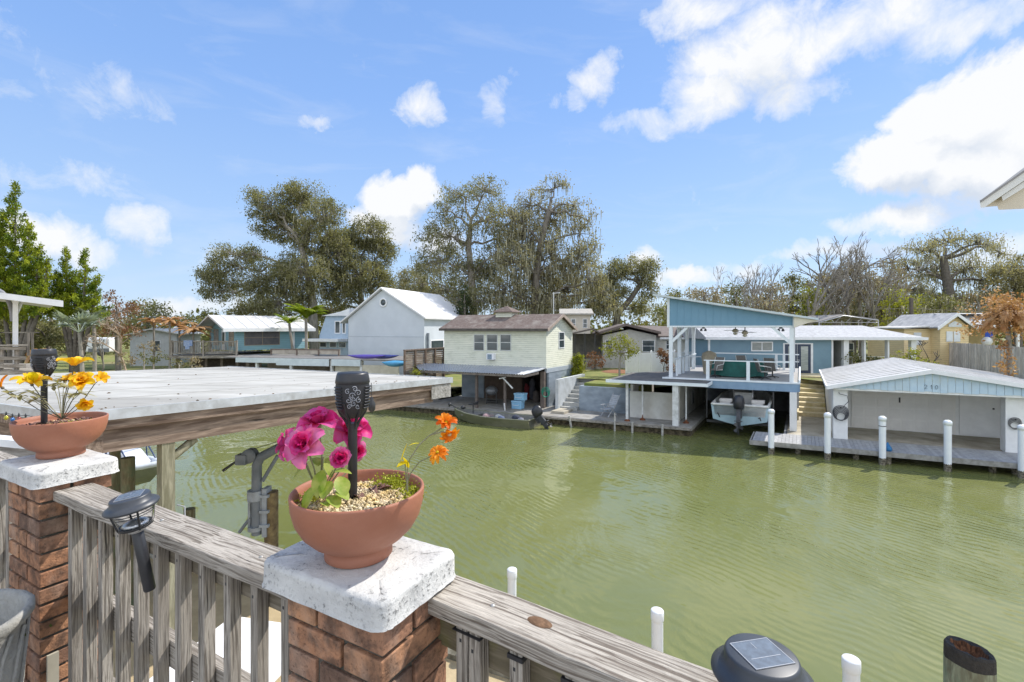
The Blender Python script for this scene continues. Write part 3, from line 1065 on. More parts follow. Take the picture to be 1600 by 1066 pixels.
# ground floor: block wall, dark bay
m = MB()
m.box(T, c1 - .12, c1 + .02, cw + .3, cd, .48, cz0 - .28)
m.box(T, c0, uu(757, 6.6), 6.5, 6.7, .48, 2.9)
m.each('base_wall', GB, t)
MB().box(T, c1 - .1, c1 + .04, cw, cd, cz0 - .28, cz0).build('band', mat('band', (.42, .47, .52), (.36, .4, .45), .7, 2), t)
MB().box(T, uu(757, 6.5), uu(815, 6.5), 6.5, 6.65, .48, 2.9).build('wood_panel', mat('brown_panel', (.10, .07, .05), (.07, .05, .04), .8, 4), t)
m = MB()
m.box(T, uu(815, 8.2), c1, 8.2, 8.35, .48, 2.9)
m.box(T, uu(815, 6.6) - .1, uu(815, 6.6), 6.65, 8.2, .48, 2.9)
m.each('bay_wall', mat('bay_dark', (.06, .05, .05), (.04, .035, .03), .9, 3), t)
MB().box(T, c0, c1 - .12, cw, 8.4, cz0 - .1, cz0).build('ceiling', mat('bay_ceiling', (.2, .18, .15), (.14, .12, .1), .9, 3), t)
m = MB()
for px, w, s in ((745, 2.6, .07), (789, 2.6, .06), (848.5, 4.3, .12)):
    u = uu(px, w)
    m.box(T, u - s, u + s, w - s, w + s, .48, 2.75)
m.each('post', mat('post_brown', (.10, .08, .07), (.16, .13, .11), .8, 5), t)
# corrugated awning
wa = 2.15
za = zz(815, 585.5, wa)
au0, au1 = uu(655, wa), uu(851, wa + .6)
al, ar = uu(645, 4.5), c1 + .1
t2 = MB()
N = 90
vs = []
for i in range(N + 1):
    f = i / N
    zw = .022 * math.cos(i * math.pi)
    vs.append(T(au0 + (uu(820, wa) - au0) * f, wa, za + zw))
    vs.append(T(al + (ar - al) * f, cw + .0, 2.98 + zw))
n2 = len(vs)
t2.add(vs, [(2 * i, 2 * i + 2, 2 * i + 3, 2 * i + 1) for i in range(N)])
t2.add([T(uu(820, wa), wa, za), T(c1 + .1, wa + 1.1, za + .13), T(ar, cw, 2.98)], [(0, 1, 2)])
o = t2.build('awning_sheet', mat('galvanised', (.42, .44, .47), (.34, .36, .39), .45, 1.5, spec=.5, metal=.2), t)
md = o.modifiers.new('s', 'SOLIDIFY')
md.thickness = .012
m = MB()
m.box(T, au0, uu(820, wa), wa + .04, wa + .1, za - .16, za - .03)
m.hexa([T(uu(820, wa), wa + .04, za - .16), T(c1 + .1, wa + 1.1, za - .05), T(c1 + .1, wa + 1.16, za - .05), T(uu(820, wa), wa + .1, za - .16), T(uu(820, wa), wa + .04, za - .03), T(c1 + .1, wa + 1.1, za + .09), T(c1 + .1, wa + 1.16, za + .09), T(uu(820, wa), wa + .1, za - .03)])
m.build('awning_beam', mat('awn_beam', (.22, .19, .16), (.12, .1, .09), .8, 5), t)
# things on the landing
m = MB()
CO = mat('cooler_blue', (.20, .42, .62), (.26, .48, .66), .45, 3)
for (a, b, z0, h, lab) in ((799, 814, .48, .50, 'light blue cooler standing on the landing, under another one'), (803, 818, 1.02, .44, 'light blue cooler stacked on top of the other cooler')):
    u0, u1 = uu(a, 3.2), uu(b, 3.2)
    q = thing('cooler', lab, 'cooler', T((u0 + u1) / 2, 3.4, z0), 'blue coolers below the cottage')
    MB().box(T, u0, u1, 3.2, 3.65, z0, z0 + h - .1).build('body', CO, q, bevel=.03)
    MB().box(T, u0 - .02, u1 + .02, 3.18, 3.67, z0 + h - .1, z0 + h).build('lid', mat('cooler_lid', (.3, .52, .7), (.26, .48, .66), .45, 3), q, bevel=.02)
    MB().tube([T(u0 + .12, 3.15, z0 + h - .2), T(u0 + .14, 3.12, z0 + h - .26), T(u1 - .14, 3.12, z0 + h - .26), T(u1 - .12, 3.15, z0 + h - .2)], .012, 5).build('handle', WHITE, q)
gx, gy, _ = T(uu(768, 4.6), 4.6, 0)
q = thing('grill', 'domed grey barbecue grill on a dark cart under the cottage', 'grill', (gx, gy, .48))
GRL = mat('grill_grey', (.26, .27, .29), (.16, .17, .18), .4, 4, metal=.3)
m = MB()
m.ball((gx, gy, 1.32), .42, 16, .75)
m.build('lid', GRL, q)
m = MB()
for dx in (-.32, .32):
    for dy in (-.2, .2):
        m.box(_id, gx + dx - .03, gx + dx + .03, gy + dy - .03, gy + dy + .03, .48, 1.2)
m.box(_id, gx - .36, gx + .36, gy - .24, gy + .24, .6, .66)
m.box(_id, gx - .36, gx + .36, gy - .24, gy + .24, 1.12, 1.28)
m.build('cart', DARK, q)
hx = uu(853, 4.2)
coil('garden_hose', 'green hose coiled on the corner of the cottage landing', hx, 4.2, 1.5, .28, mat('green_hose', (.02, .22, .14), (.03, .3, .2), .5, 4), 5)
q = thing('oar_rack', 'bundle of pale rods and nets hanging under the awning', 'rods', T(uu(785, 2.7), 2.7, 1.9))
m = MB()
for pts_, r_ in (([T(uu(786, 2.4), 2.4, 2.45), T(uu(801, 2.4), 2.4, 1.85)], .05), ([T(uu(780, 2.4), 2.4, 2.4), T(uu(790, 2.4), 2.4, 2.5)], .04), ([T(uu(789, 2.3), 2.3, .5), T(uu(788, 2.3), 2.3, .95)], .05)):
    MB().tube(pts_, r_, 6).build('paddle', WHITED, q)
for i, (px, w, h, c) in enumerate(((822, 7.2, 1.1, (.25, .04, .05)), (832, 7.4, 1.5, (.1, .1, .12)), (838, 6.4, .8, (.12, .1, .09)))):
    x, y, _ = T(uu(px, w), w, 0)
    m = MB()
    m.lathe((x, y, .48), [(.24, 0), (.28, h * .3), (.22, h * .6), (.26, h * .8), (.05, h)], 7)
    lab = ('dark red sack standing in the dark bay under the cottage', 'tall dark bundle at the back of the bay under the cottage', 'small brown bundle near the right post of the bay')[i]
    tag(m.build('storage_sack', mat('sack_%s' % 'abc'[i], c, tuple(v * .6 for v in c), .9, 6, bump=1)), lab, 'sack')


# ================================================================ boats
def hull(t, sec, name_mats, parent, th=.05, floor=.18, rail=None):
    # sec: (along, half beam, half chine, z keel, z chine, z gunwale); t(across, along, z)
    def rows(ins):
        out = []
        for (y, hb, hc, zk, zc, zg) in sec:
            hb2, hc2 = max(hb - ins, .01), max(hc - ins, .005)
            zk2 = zk + (floor if ins else 0)
            zc2 = max(zc, zk2) if ins else zc
            out.append([(-hb2, y, zg), (-hc2, y, zc2), (0, y, zk2), (hc2, y, zc2), (hb2, y, zg)])
        return out
    o, i_ = rows(0), rows(th)
    m = MB()
    n = len(sec)
    vs = [t(*p) for r in o for p in r]
    m.add(vs, [(a * 5 + k, a * 5 + k + 1, (a + 1) * 5 + k + 1, (a + 1) * 5 + k) for a in range(n - 1) for k in range(4)])
    m.add([t(*p) for p in o[0]], [(0, 1, 2, 3, 4)])
    m.add([t(*p) for p in o[-1]], [(0, 1, 2, 3, 4)])
    h = m.build('hull', name_mats[0], parent)
    m = MB()
    vs = [t(*p) for r in i_ for p in r]
    m.add(vs, [(a * 5 + k, a * 5 + k + 1, (a + 1) * 5 + k + 1, (a + 1) * 5 + k) for a in range(n - 1) for k in range(4)])
    m.add([t(*p) for p in i_[0]], [(0, 1, 2, 3, 4)])
    m.build('liner', name_mats[1], parent)
    m = MB()
    for s in (-1, 1):
        m.tube([t(s * (q[1] - th / 2), q[0], q[5] + .01) for q in sec], th * .7, 6)
    m.tube([t(-(sec[0][1] - th / 2), sec[0][0], sec[0][5] + .01), t(sec[0][1] - th / 2, sec[0][0], sec[0][5] + .01)], th * .7, 6)
    m.build('gunwale', name_mats[2], parent)
    return h


def outboard(t, parent, c, s=1.0, tilt=0):   # t(across, along, z); motor behind the transom (towards negative along)
    ct, st = math.cos(R(tilt)), math.sin(R(tilt))

    def q(x, y, z):
        y2 = y * ct + z * st
        z2 = -y * st + z * ct
        return t(c[0] + x * s, c[1] + y2 * s, c[2] + z2 * s)
    prof = [(0.02, -.02), (.17, .0), (.21, .10), (.22, .28), (.20, .42), (.14, .52), (.02, .56)]
    m = MB()
    vs = []
    n = 16
    for r, z in prof:
        for k in range(n):
            a = 2 * math.pi * k / n
            vs.append(q(r * math.cos(a) * .95, -.25 + r * 1.45 * math.sin(a) - z * .12, z))
    m.add(vs, [(i * n + k, i * n + (k + 1) % n, (i + 1) * n + (k + 1) % n, (i + 1) * n + k) for i in range(len(prof) - 1) for k in range(n)], True)
    mo = m.build('outboard_motor', BLACKP, parent)
    m = MB()
    m.prismy(q, [(-.38, 0), (-.10, 0), (-.12, -.45), (-.14, -.72), (-.34, -.74), (-.40, -.42)], -.07, .07)
    m.prismy(q, [(-.52, -.46), (-.1, -.44), (-.1, -.47), (-.52, -.50)], -.13, .13)
    m.prismy(q, [(-.14, -.72), (-.30, -.74), (-.26, -.98), (-.2, -1.0)], -.015, .015)
    m.build('drive_leg', mat('motor_leg', (.03, .035, .04), (.06, .06, .07), .4, 5), mo)
    m = MB()
    m.tube([q(0, -.12, -.70), q(0, -.52, -.72)], [.06, .05], 8)
    for k in range(3):
        a = 2 * math.pi * k / 3
        x, z = math.cos(a), math.sin(a)
        m.add([q(0, -.5, -.72), q(x * .17 + z * .08, -.48, -.72 + z * .17 - x * .08), q(x * .2, -.5, -.72 + z * .2), q(x * .17 - z * .08, -.54, -.72 + z * .17 + x * .08)], [(0, 1, 2, 3)])
    m.build('propeller', DARK, mo)
    m = MB()
    m.prismy(q, [(-.1, .02), (.04, .1), (.04, -.3), (-.1, -.35)], -.1, .1)
    m.build('bracket', DARK, mo)
    return mo


# olive jon boat tied under the cottage
ju0, ju1 = uu(712, .75), uu(836, .75)
L = ju1 - ju0
tj = lambda x, y, z: T(ju1 - y, .75 + x, z)            # along runs from the stern (right) to the bow (left)
t = thing('jon_boat', 'olive green aluminium fishing boat moored below the cottage, outboard tilted up', 'boat', T((ju0 + ju1) / 2, .75, 0))
OL = mat('olive_hull', (.11, .115, .065), (.15, .15, .09), .5, 2, c3=(.2, .19, .13), sc=(1, 1, 3))
LIN = mat('boat_liner', (.20, .20, .18), (.13, .13, .12), .8, 5)
k = L / 5
hull(tj, [(0, .80, .62, -.08, .0, .50), (1.4 * k, .84, .66, -.10, -.02, .48), (2.8 * k, .82, .60, -.10, -.02, .50), (3.9 * k, .66, .42, -.05, .04, .58), (4.7 * k, .34, .2, .15, .22, .68), (5 * k, .12, .08, .34, .40, .74)], (OL, LIN, mat('boat_rail', (.16, .165, .11), (.22, .22, .16), .5, 3)), t)
m = MB()
m.box(tj, -.6, .6, 1.0, 1.35, .3, .36)
m.box(tj, -.55, .55, 2.6, 2.95, .3, .37)
m.box(tj, -.5, .5, 3.5 * k, 4.3 * k, .42, .47)
m.each('bench', mat('bench_grey', (.25, .24, .22), (.18, .17, .16), .8, 4), t)
outboard(tj, t, (0, -.05, .52), 1.0, 38)
m = MB()
m.tube([tj(.1, 3.9 * k, .46), tj(.1, 3.9 * k, .98)], .03, 6)
m.build('seat_pedestal', DARK, t)
m = MB()
m.box(tj, -.13, .33, 3.72 * k, 4.08 * k, .98, 1.06)
m.prism(tj, [(-.13, 1.06), (.33, 1.06), (.36, 1.18), (-.16, 1.18)], 3.7 * k, 3.76 * k)
m.build('seat', BLACKP, t, bevel=.02)
q = m = MB()
m.tube([tj(-.1, 4.8 * k, .72), tj(-.2, 5.2 * k, .95), tj(-.15, 5.35 * k, .8)], .035, 6)
m.ball(tj(-.2, 5.25 * k, .95), .1, 8)
m.ball(tj(0, 4.5 * k, .8), .15, 8, .8)
m.build('trolling_motor', DARK, t)
for i, (x, y, z, r, c, lab) in enumerate(((-.2, 2.9, .46, .22, (.45, .3, .3), 'dusty pink cushion'), (.1, 2.3, .45, .2, (.5, .5, .47), 'pale grey bag'), (-.3, 1.9, .46, .2, (.12, .15, .24), 'navy bag'), (.25, 1.3, .45, .22, (.05, .06, .09), 'dark bag'), (-.2, .75, .45, .18, (.2, .21, .26), 'grey blue bag'), (.35, 2.9, .42, .16, (.3, .24, .22), 'brown bag'))):
    p = tj(x, y, z - .15)
    m = MB()
    m.lathe(p, [(r * .8, 0), (r * 1.15, r * .4), (r * .9, r * .95), (r * .3, r * 1.25), (1e-3, r * 1.3)], 7)
    tag(m.build('gear_bag', mat('bag_cloth_%s' % 'abcdef'[i], c, tuple(v * .7 for v in c), .9, 9, bump=1)), lab + ' lying in the olive fishing boat', 'bag', 'bags lying in the fishing boat')
# boat on the lift in the slip
wb = 2.6
bl, br = uu(1111, wb), uu(1202, wb)
bc, hb = (bl + br) / 2, (br - bl) / 2
zk, zg = zz(1157, 666, wb), zz(1157, 634, wb)
tb = lambda x, y, z: T(bc + x, wb + y, z)
t = thing('motor_boat', 'pale blue motor boat hanging in the slip under the pavilion, seen from astern', 'boat', T(bc, wb + 2, zk))
HB = mat('hull_blue', (.34, .47, .52), (.28, .40, .45), .3, 3, spec=.5)
hull(tb, [(0, hb, hb * .93, zk, zk + .28, zg), (1.6, hb * 1.02, hb * .95, zk, zk + .25, zg + .02), (3.4, hb * .98, hb * .85, zk, zk + .3, zg + .1), (4.8, hb * .7, hb * .5, zk + .1, zk + .5, zg + .25), (5.8, hb * .2, hb * .12, zk + .5, zk + .8, zg + .4)], (HB, mat('boat_white', (.6, .6, .58), (.5, .5, .48), .5, 3), mat('boat_rail_white', (.66, .66, .62), (.5, .5, .48), .4, 3)), t, th=.1, floor=.5)
m = MB()
m.prism(tb, [(-hb + .1, zg + .02), (-.55, zg - .1), (-.45, zg - .42), (.45, zg - .42), (.55, zg - .1), (hb - .1, zg + .02), (hb - .1, zg - .5), (-hb + .1, zg - .5)], .02, .5)
m.build('transom_well', mat('cream_gel', (.52, .50, .45), (.42, .4, .36), .4, 3), t)
for sx in (-.75, .75):
    MB().box(tb, sx - .3, sx + .3, .9, 1.25, zg, zg + .18).box(tb, sx - .25, sx + .25, .6, .95, zg - .2, zg + .02).build('seat', mat('seat_white', (.6, .58, .54), (.5, .48, .45), .5, 3), t, bevel=.03)
MB().box(tb, -.45, .45, 1.8, 2.4, zg - .3, zg + .45).build('console', mat('console_white', (.5, .5, .48), (.42, .42, .4), .4, 3), t, bevel=.04)
m = MB()
for sx in (-.45, .45):
    m.tube([tb(sx, 1.8, zg), tb(sx, 1.75, zg + .8), tb(0, 1.75, zg + .85)], .025, 6)
m.build('grab_rail', mat('chrome', (.6, .6, .6), (.5, .5, .5), .2, 3, metal=.9), t)
outboard(tb, t, (0, .0, zg - .2), 1.25, 12)
m = MB()
m.tube([tb(-.9, -.02, zk + .4), tb(-.92, -.14, zk + .5), tb(-.98, -.16, zk + .62)], .03, 5)
m.build('trim_tab', DARK, t)
m = MB()
m.tube([tb(.85, -.02, zk + .45), tb(.9, -.14, zk + .5), tb(.95, -.16, zk + .35)], .03, 5)
m.build('trim_tab', DARK, t)
m = MB()
for sx in (-1.6, 1.45):
    m.box(tb, sx - .03, sx + .03, .6, .66, zk + .2, DZ - .5)
m.box(tb, -1.6, 1.45, .6, .68, zk - .02, zk + .1)
tag(m.build('boat_lift', DARK), 'dark steel boat lift cradle carrying the pale blue motor boat', 'lift')
# ================================================================ furniture on the pavilion deck
GREEN = mat('green_cover', (.012, .085, .075), (.02, .13, .11), .7, 4, bump=.6, c3=(.01, .05, .045))
t = thing('patio_table', 'patio table under a draped dark green cover on the pavilion deck', 'table', T(uu(1150, 5.4), 5.4, DZ))
gx0, gx1 = uu(1110, 5.2), uu(1196, 5.2)
m = MB()
n = 28
vs = []
for j, (z, gr) in enumerate(((DZ + .08, 1.03), (DZ + .35, 1.0), (DZ + .7, .97), (DZ + .84, .9), (DZ + .88, .5), (DZ + .9, .02))):
    for i in range(n):
        a = 2 * math.pi * i / n
        rr = gr + (.05 * math.sin(a * 7) * (1 - j / 5) if j < 3 else 0)
        ca, sa = math.cos(a), math.sin(a)
        ca = math.copysign(abs(ca) ** .5, ca)
        sa = math.copysign(abs(sa) ** .5, sa)
        vs.append(T((gx0 + gx1) / 2 + ca * rr * (gx1 - gx0) / 2, 5.6 + sa * rr * .8, z + (.04 * math.sin(a * 5) if j == 0 else 0)))
m.add(vs, [(i * n + k_, i * n + (k_ + 1) % n, (i + 1) * n + (k_ + 1) % n, (i + 1) * n + k_) for i in range(5) for k_ in range(n)], True)
m.build('cover', GREEN, t)
m = MB()
for a in (gx0 + .5, gx1 - .5):
    m.box(T, a - .05, a + .05, 5.2, 5.3, DZ, DZ + .3)
m.build('leg', DARK, t)
MESHC = mat('chair_mesh', (.20, .19, .17), (.14, .13, .12), .8, 20)


def swivel(px, w, yaw, label):
    b = T(uu(px, w), w, DZ)
    f = fr(b[0], b[1], yaw, DZ)
    q = thing('swivel_chair', label, 'chair', b, 'swivel patio chairs on the pavilion deck')
    m = MB()
    for k in range(4):
        a = math.pi / 4 + k * math.pi / 2
        m.tube([f(0, 0, .1), f(.33 * math.cos(a), .33 * math.sin(a), .03)], [.03, .02], 6)
    m.tube([f(0, 0, .06), f(0, 0, .38)], .035, 8)
    m.build('base', DARK, q)
    MB().hexa([f(-.27, -.27, .40), f(.27, -.27, .40), f(.27, .25, .38), f(-.27, .25, .38), f(-.27, -.27, .45), f(.27, -.27, .45), f(.27, .25, .43), f(-.27, .25, .43)]).build('seat', MESHC, q)
    MB().hexa([f(-.27, .24, .42), f(.27, .24, .42), f(.27, .28, .40), f(-.27, .28, .40), f(-.25, .46, 1.08), f(.25, .46, 1.08), f(.25, .49, 1.07), f(-.25, .49, 1.07)]).build('backrest', MESHC, q)
    m = MB()
    for s in (-1, 1):
        m.tube([f(s * .29, .44, 1.08), f(s * .29, .33, .72), f(s * .30, -.2, .66), f(s * .28, -.24, .42), f(s * .28, .26, .42)], .018, 6)
    m.build('armrest', WHITED, q)
    return q


swivel(1117, 4.5, -60, 'grey mesh swivel chair at the left end of the green covered table')
swivel(1195, 4.4, 80, 'grey mesh swivel chair in front of the right end of the green table')
swivel(1163, 6.8, 0, 'brown swivel chair mostly hidden behind the green covered table')
swivel(1207, 5.5, 130, 'dark swivel chair near the right white post of the pavilion')
b = T(uu(1108, 6.4), 6.4, DZ)
tag(MB().lathe(b, [(.3, 0), (.36, .5), (.42, 1.0), (.36, 1.22), (.1, 1.34), (1e-3, 1.35)], 14).build('covered_heater', mat('tan_cover', (.42, .36, .26), (.3, .26, .19), .85, 5, bump=.8)), 'tan fabric cover over a round object at the left end of the pavilion deck', 'cover')
for i, (px, w) in enumerate(((1149, 5.6), (1164, 5.0))):
    b = T(uu(px, w), w, 5.2)
    zt = 5.34 - i * .1
    q = thing('ceiling_fan', ['white ceiling fan under the pavilion roof, farther left one', 'white ceiling fan under the pavilion roof, slightly lower right one'][i], 'fan', (b[0], b[1], zt), 'ceiling fans in the pavilion')
    MB().tube([(b[0], b[1], zt), (b[0], b[1], roofz(uu(px, w)) - .02)], .025, 6).build('rod', DARK, q)
    MB().lathe((b[0], b[1], zt - .12), [(.02, 0), (.15, .04), (.17, .12), (.1, .2), (.03, .22)], 14).build('motor', mat('fan_brass', (.35, .25, .14), (.5, .45, .35), .4, 3), q)
    MB().ball((b[0], b[1], zt - .17), .12, 10, .7).build('lamp_shade', mat('shade', (.7, .66, .55), (.6, .56, .46), .4, 3), q)
    for k in range(4):
        a = .25 + k * math.pi / 2
        f = fr(b[0], b[1], math.degrees(a))
        MB().hexa([f(.15, -.05, zt - .01), f(.7, -.075, zt - .01), f(.7, .075, zt + .01), f(.15, .05, zt + .01), f(.15, -.05, zt), f(.7, -.075, zt), f(.7, .075, zt + .02), f(.15, .05, zt + .02)]).build('blade', WHITE, q)
for i, (px, w, x) in enumerate(((1099, PV0 + .12, 0), (1220, PV0 + .12, 1))):
    b = T(uu(px, w), w, 0)
    q = thing('floodlight', ['black twin floodlight under the left part of the pavilion beam', 'black twin floodlight beside the right pavilion brace'][i], 'lamp', (b[0], b[1], ztop - .1), 'floodlights under the pavilion beam')
    MB().box(_id, b[0] - .06, b[0] + .06, b[1] - .04, b[1] + .04, ztop - .08, ztop).build('mount', DARK, q)
    for s in (-1, 1):
        MB().lathe((b[0] + s * .11, b[1], ztop - .16), [(.06, -.05), (.07, .0), (.04, .08), (.01, .1)], 10).build('lamp_head', DARK, q)
# folding chair on the seawall
b = T(uu(951, 3.3), 3.3, .48)
f = fr(b[0], b[1], 35, .48)
PW = mat('chair_plastic', (.46, .48, .50), (.36, .37, .38), .6, 6)
t = thing('folding_chair', 'pale grey slatted folding chair reclined against the blue-grey wall', 'chair', b)
f2 = lambda x, y, z: f(y, x, z)      # the chair faces left along the walk
m = MB()
for k in range(6):
    m.box(f2, -.25, .25, -.42 + k * .105, -.42 + k * .105 + .085, .40 + k * .0, .43)
m.build('seat', PW, t)
m = MB()
for k in range(7):
    y0, z0 = .2 + k * .062, .46 + k * .10
    m.hexa([f2(-.25, y0, z0), f2(.25, y0, z0), f2(.25, y0 + .02, z0), f2(-.25, y0 + .02, z0), f2(-.25, y0 + .05, z0 + .08), f2(.25, y0 + .05, z0 + .08), f2(.25, y0 + .07, z0 + .08), f2(-.25, y0 + .07, z0 + .08)])
m.build('backrest', PW, t)
for s in (-1, 1):
    MB().tube([f2(s * .27, -.35, 0), f2(s * .27, .28, .62)], .025, 6).build('leg', PW, t)
    MB().tube([f2(s * .27, .42, 0), f2(s * .27, -.2, .62)], .025, 6).build('leg', PW, t)
    MB().box(f2, s * .28 - .035, s * .28 + .035, -.35, .3, .62, .65).build('armrest', PW, t)
    MB().tube([f2(s * .27, .16, .42), f2(s * .27, .68, 1.22)], .022, 6).build('back_rail', PW, t)
# ================================================================ fences
VF = mat('vinyl_fence', (0.90, 0.90, 0.88), (.84, .84, .82), .45, 3)
p1, p2 = gz(979, 584, 2.18), (15.6, 37.9, 2.18)
fa = math.degrees(math.atan2(p2[1] - p1[1], p2[0] - p1[0]))
fl = math.hypot(p2[0] - p1[0], p2[1] - p1[1])
f = fr(p1[0], p1[1], fa, 2.0)
t = thing('vinyl_fence', 'white vinyl privacy fence behind the store room and pavilion', 'fence', p1)
n = 7
for i in range(n + 1):
    x = fl * i / n
    MB().box(f, x - .065, x + .065, -.065, .065, -.1, 1.72).lathe(None, [(.1, 1.72), (.1, 1.75), (1e-3, 1.83)], 4, lambda a, b, c: f(x + a, b, c), smooth=False).build('post', VF, t)
for i in range(n):
    x0, x1 = fl * i / n + .065, fl * (i + 1) / n - .065
    m = MB()
    k = 9
    for j in range(k):
        a = x0 + (x1 - x0) * j / k
        m.box(f, a, a + (x1 - x0) / k - .008, -.012, .012, .1, 1.5)
    m.build('panel', VF, t)
    MB().box(f, x0, x1, -.03, .03, 1.5, 1.62).box(f, x0, x1, -.03, .03, .02, .14).build('rail', VF, t)
# wood picket fence far right
q1, q2 = at(1477, 575, 38.5), at(1680, 600, 25.0)
fa = math.degrees(math.atan2(q2[1] - q1[1], q2[0] - q1[0]))
fl = math.hypot(q2[0] - q1[0], q2[1] - q1[1])
f = fr(q1[0], q1[1], fa, 2.1)
PICK = wood('picket_wood', 0, (.80, .73, .66), (.52, .45, .39), 1.2, 8, vertical=True)
t = thing('picket_fence', 'tall weathered grey wooden picket fence in front of the yellow house', 'fence', (q1[0], q1[1], 2.1))
m = MB()
x = 0
while x < fl:
    h = 2.22 + rnd.uniform(-.035, .035)
    y = rnd.uniform(-.006, .006)
    m.box(f, x, x + .135, y, y + .02, 0, h)
    x += .15
m.build('pickets', PICK, t)
MB().box(f, 0, fl, .03, .08, .4, .5).box(f, 0, fl, .03, .08, 1.8, 1.9).build('rail', WGREY, t)
# slatted wood fence left of the cottage
s1, s2 = at(631, 583, 31.5), at(694, 580, 35.5)
fa = math.degrees(math.atan2(s2[1] - s1[1], s2[0] - s1[0]))
fl = math.hypot(s2[0] - s1[0], s2[1] - s1[1])
f = fr(s1[0], s1[1], fa, 1.1)
t = thing('board_fence', 'brown horizontal board fence with dark posts left of the cottage', 'fence', (s1[0], s1[1], 1.1))
zt = at(631, 548, 31.5)[2] - 1.1
SLAT = wood('brown_board', fa, (.36, .31, .25), (.16, .12, .09), 1.5, 10)
m = MB()
z = 0.1
while z < zt - .1:
    m.box(f, 0, fl, .0, .03, z, z + .13)
    z += .145
m.build('boards', SLAT, t)
for i in range(5):
    x = .02 + (fl - .1) * i / 4
    MB().box(f, x - .06, x + .06, -.1, 0, -.3, zt + .02).build('post', mat('fence_post_brown', (.17, .12, .09), (.1, .07, .05), .8, 5), t)
MB().box(f, 0, fl, -.1, .05, zt - .02, zt + .06).build('cap_rail', mat('cap_brown', (.2, .15, .12), (.12, .09, .07), .8, 5), t)
# ================================================================ blue ranch house
RB = mat('ranch_blue', (0.19, 0.30, 0.37), (0.17, 0.27, 0.34), .7, 2)
SHG = mat('grey_shingle', (0.44, 0.45, 0.46), (0.33, 0.33, 0.34), .85, 5, bump=.5, bscale=30)
hx0 = (1108 - 800) / F * 33.6
f = fr(hx0, 33.6, -3.0, 0)
wx = lambda px: ((px - 800) / F * 33.6 - hx0) * 1.0 / (1 + 0.0) * 1.0 / (math.cos(R(3)) + (px - 800) / F * math.sin(R(3))) if True else 0
zh = lambda py, px: H - (py - HZ) / F * (33.6 - wx(px) * math.sin(R(3)))
t = thing('ranch_house', 'low blue ranch house with grey shingle roof behind the pavilion', 'house', (hx0 + 7, 34, 2.18))
x1 = wx(1299)
x2 = wx(1437)
zw = zh(531, 1200)
MB().box(f, 0, x1, 0, 8, 2.1, zw).build('wall', RB, t)
m = MB()
m.box(f, x1, x1 + .12, -.02, .12, 2.1, zw)
m.box(f, 0 - .05, .06, -.03, .1, 2.1, zw)
m.each('corner_board', WHITE, t)
window(t, f, wx(1175), wx(1206), 0, zh(547.5, 1190), zh(535.5, 1190), glass=WINB, mull=0, vm=1, fw=.07)
NAVY = mat('navy_door', (.035, .05, .09), (.05, .065, .1), .4, 3)
DG = mat('door_glass', (.42, .45, .42), (.3, .33, .31), .15, 3, spec=.7, sc=(1, 1, 5))
dz0, dz1 = 2.22, zh(538, 1245)
MB().box(f, wx(1223.5), wx(1270), -.04, .0, dz0, dz1 + .08).build('door_frame', WHITE, t)
for (a, b) in ((1226, 1244.5), (1245.5, 1266)):
    d = MB().box(f, wx(a), wx(b), -.07, -.04, dz0, dz1).build('door', NAVY, t)
    MB().box(f, wx(a + 5), wx(b - 4.5), -.085, -.07, dz0 + .28, dz1 - .15).build('pane', DG, d)
    MB().ball(f(wx(1244.5 if a < 1230 else 1247), -.1, dz0 + 1.0), .035, 8).build('handle', WHITE, d)
# recess and screened porch at the right
m = MB()
m.box(f, x1 + .12, wx(1325), 1.4, 1.5, 2.1, zw)
m.box(f, wx(1318), wx(1325), 0, 1.4, 2.1, zw)
m.build('recess_wall', mat('recess_grey', (.45, .44, .42), (.36, .35, .33), .8, 3), t)
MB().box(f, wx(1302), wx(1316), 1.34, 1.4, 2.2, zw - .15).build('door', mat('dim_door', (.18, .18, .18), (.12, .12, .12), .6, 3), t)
MB().box(f, x1, x2, -.25, .0, zw - .02, zw + .16).build('porch_beam', WHITE, t)
for px in (1320.5, 1349.5, 1386, 1425.5):
    x = wx(px)
    s = .17 if px in (1320.5, 1425.5) else .06
    MB().box(f, x - s, x + s, -.14, .14, 2.1, zw - .02).build('porch_post', WHITE, t)
m = MB()
for k in range(9):
    m.box(f, wx(1325) + k * .55, wx(1325) + k * .55 + .04, 3.0, 3.05, 2.2, 3.3)
m.box(f, wx(1325), x2, 3.0, 3.06, 3.25, 3.32)
m.build('porch_rail', WHITE, t)
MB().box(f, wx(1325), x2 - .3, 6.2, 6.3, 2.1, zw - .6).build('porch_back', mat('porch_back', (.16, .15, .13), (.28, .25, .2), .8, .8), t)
for px in (1352, 1378, 1405):
    window(t, f, wx(px), wx(px) + .9, 6.2, 3.1, 4.2, fw=.05)
# roofs
m = MB()
ze, zr2 = zw + .16, zh(503, 1245) + .45


def hip(m, x0, x1, y0, y1, z0, z1, rx0, rx1, ov=.35, th=.12):
    a = [f(x0 - ov, y0 - ov, z0), f(x1 + ov, y0 - ov, z0), f(x1 + ov, y1 + ov, z0), f(x0 - ov, y1 + ov, z0)]
    r = [f(rx0, (y0 + y1) / 2, z1), f(rx1, (y0 + y1) / 2, z1)]
    lo = [(x, y, z - th) for x, y, z in a]
    m.add(a + r + lo, [(0, 1, 5, 4), (1, 2, 5), (2, 3, 4, 5), (3, 0, 4), (6, 7, 1, 0), (7, 8, 2, 1), (8, 9, 3, 2), (9, 6, 0, 3), (9, 8, 7, 6)])


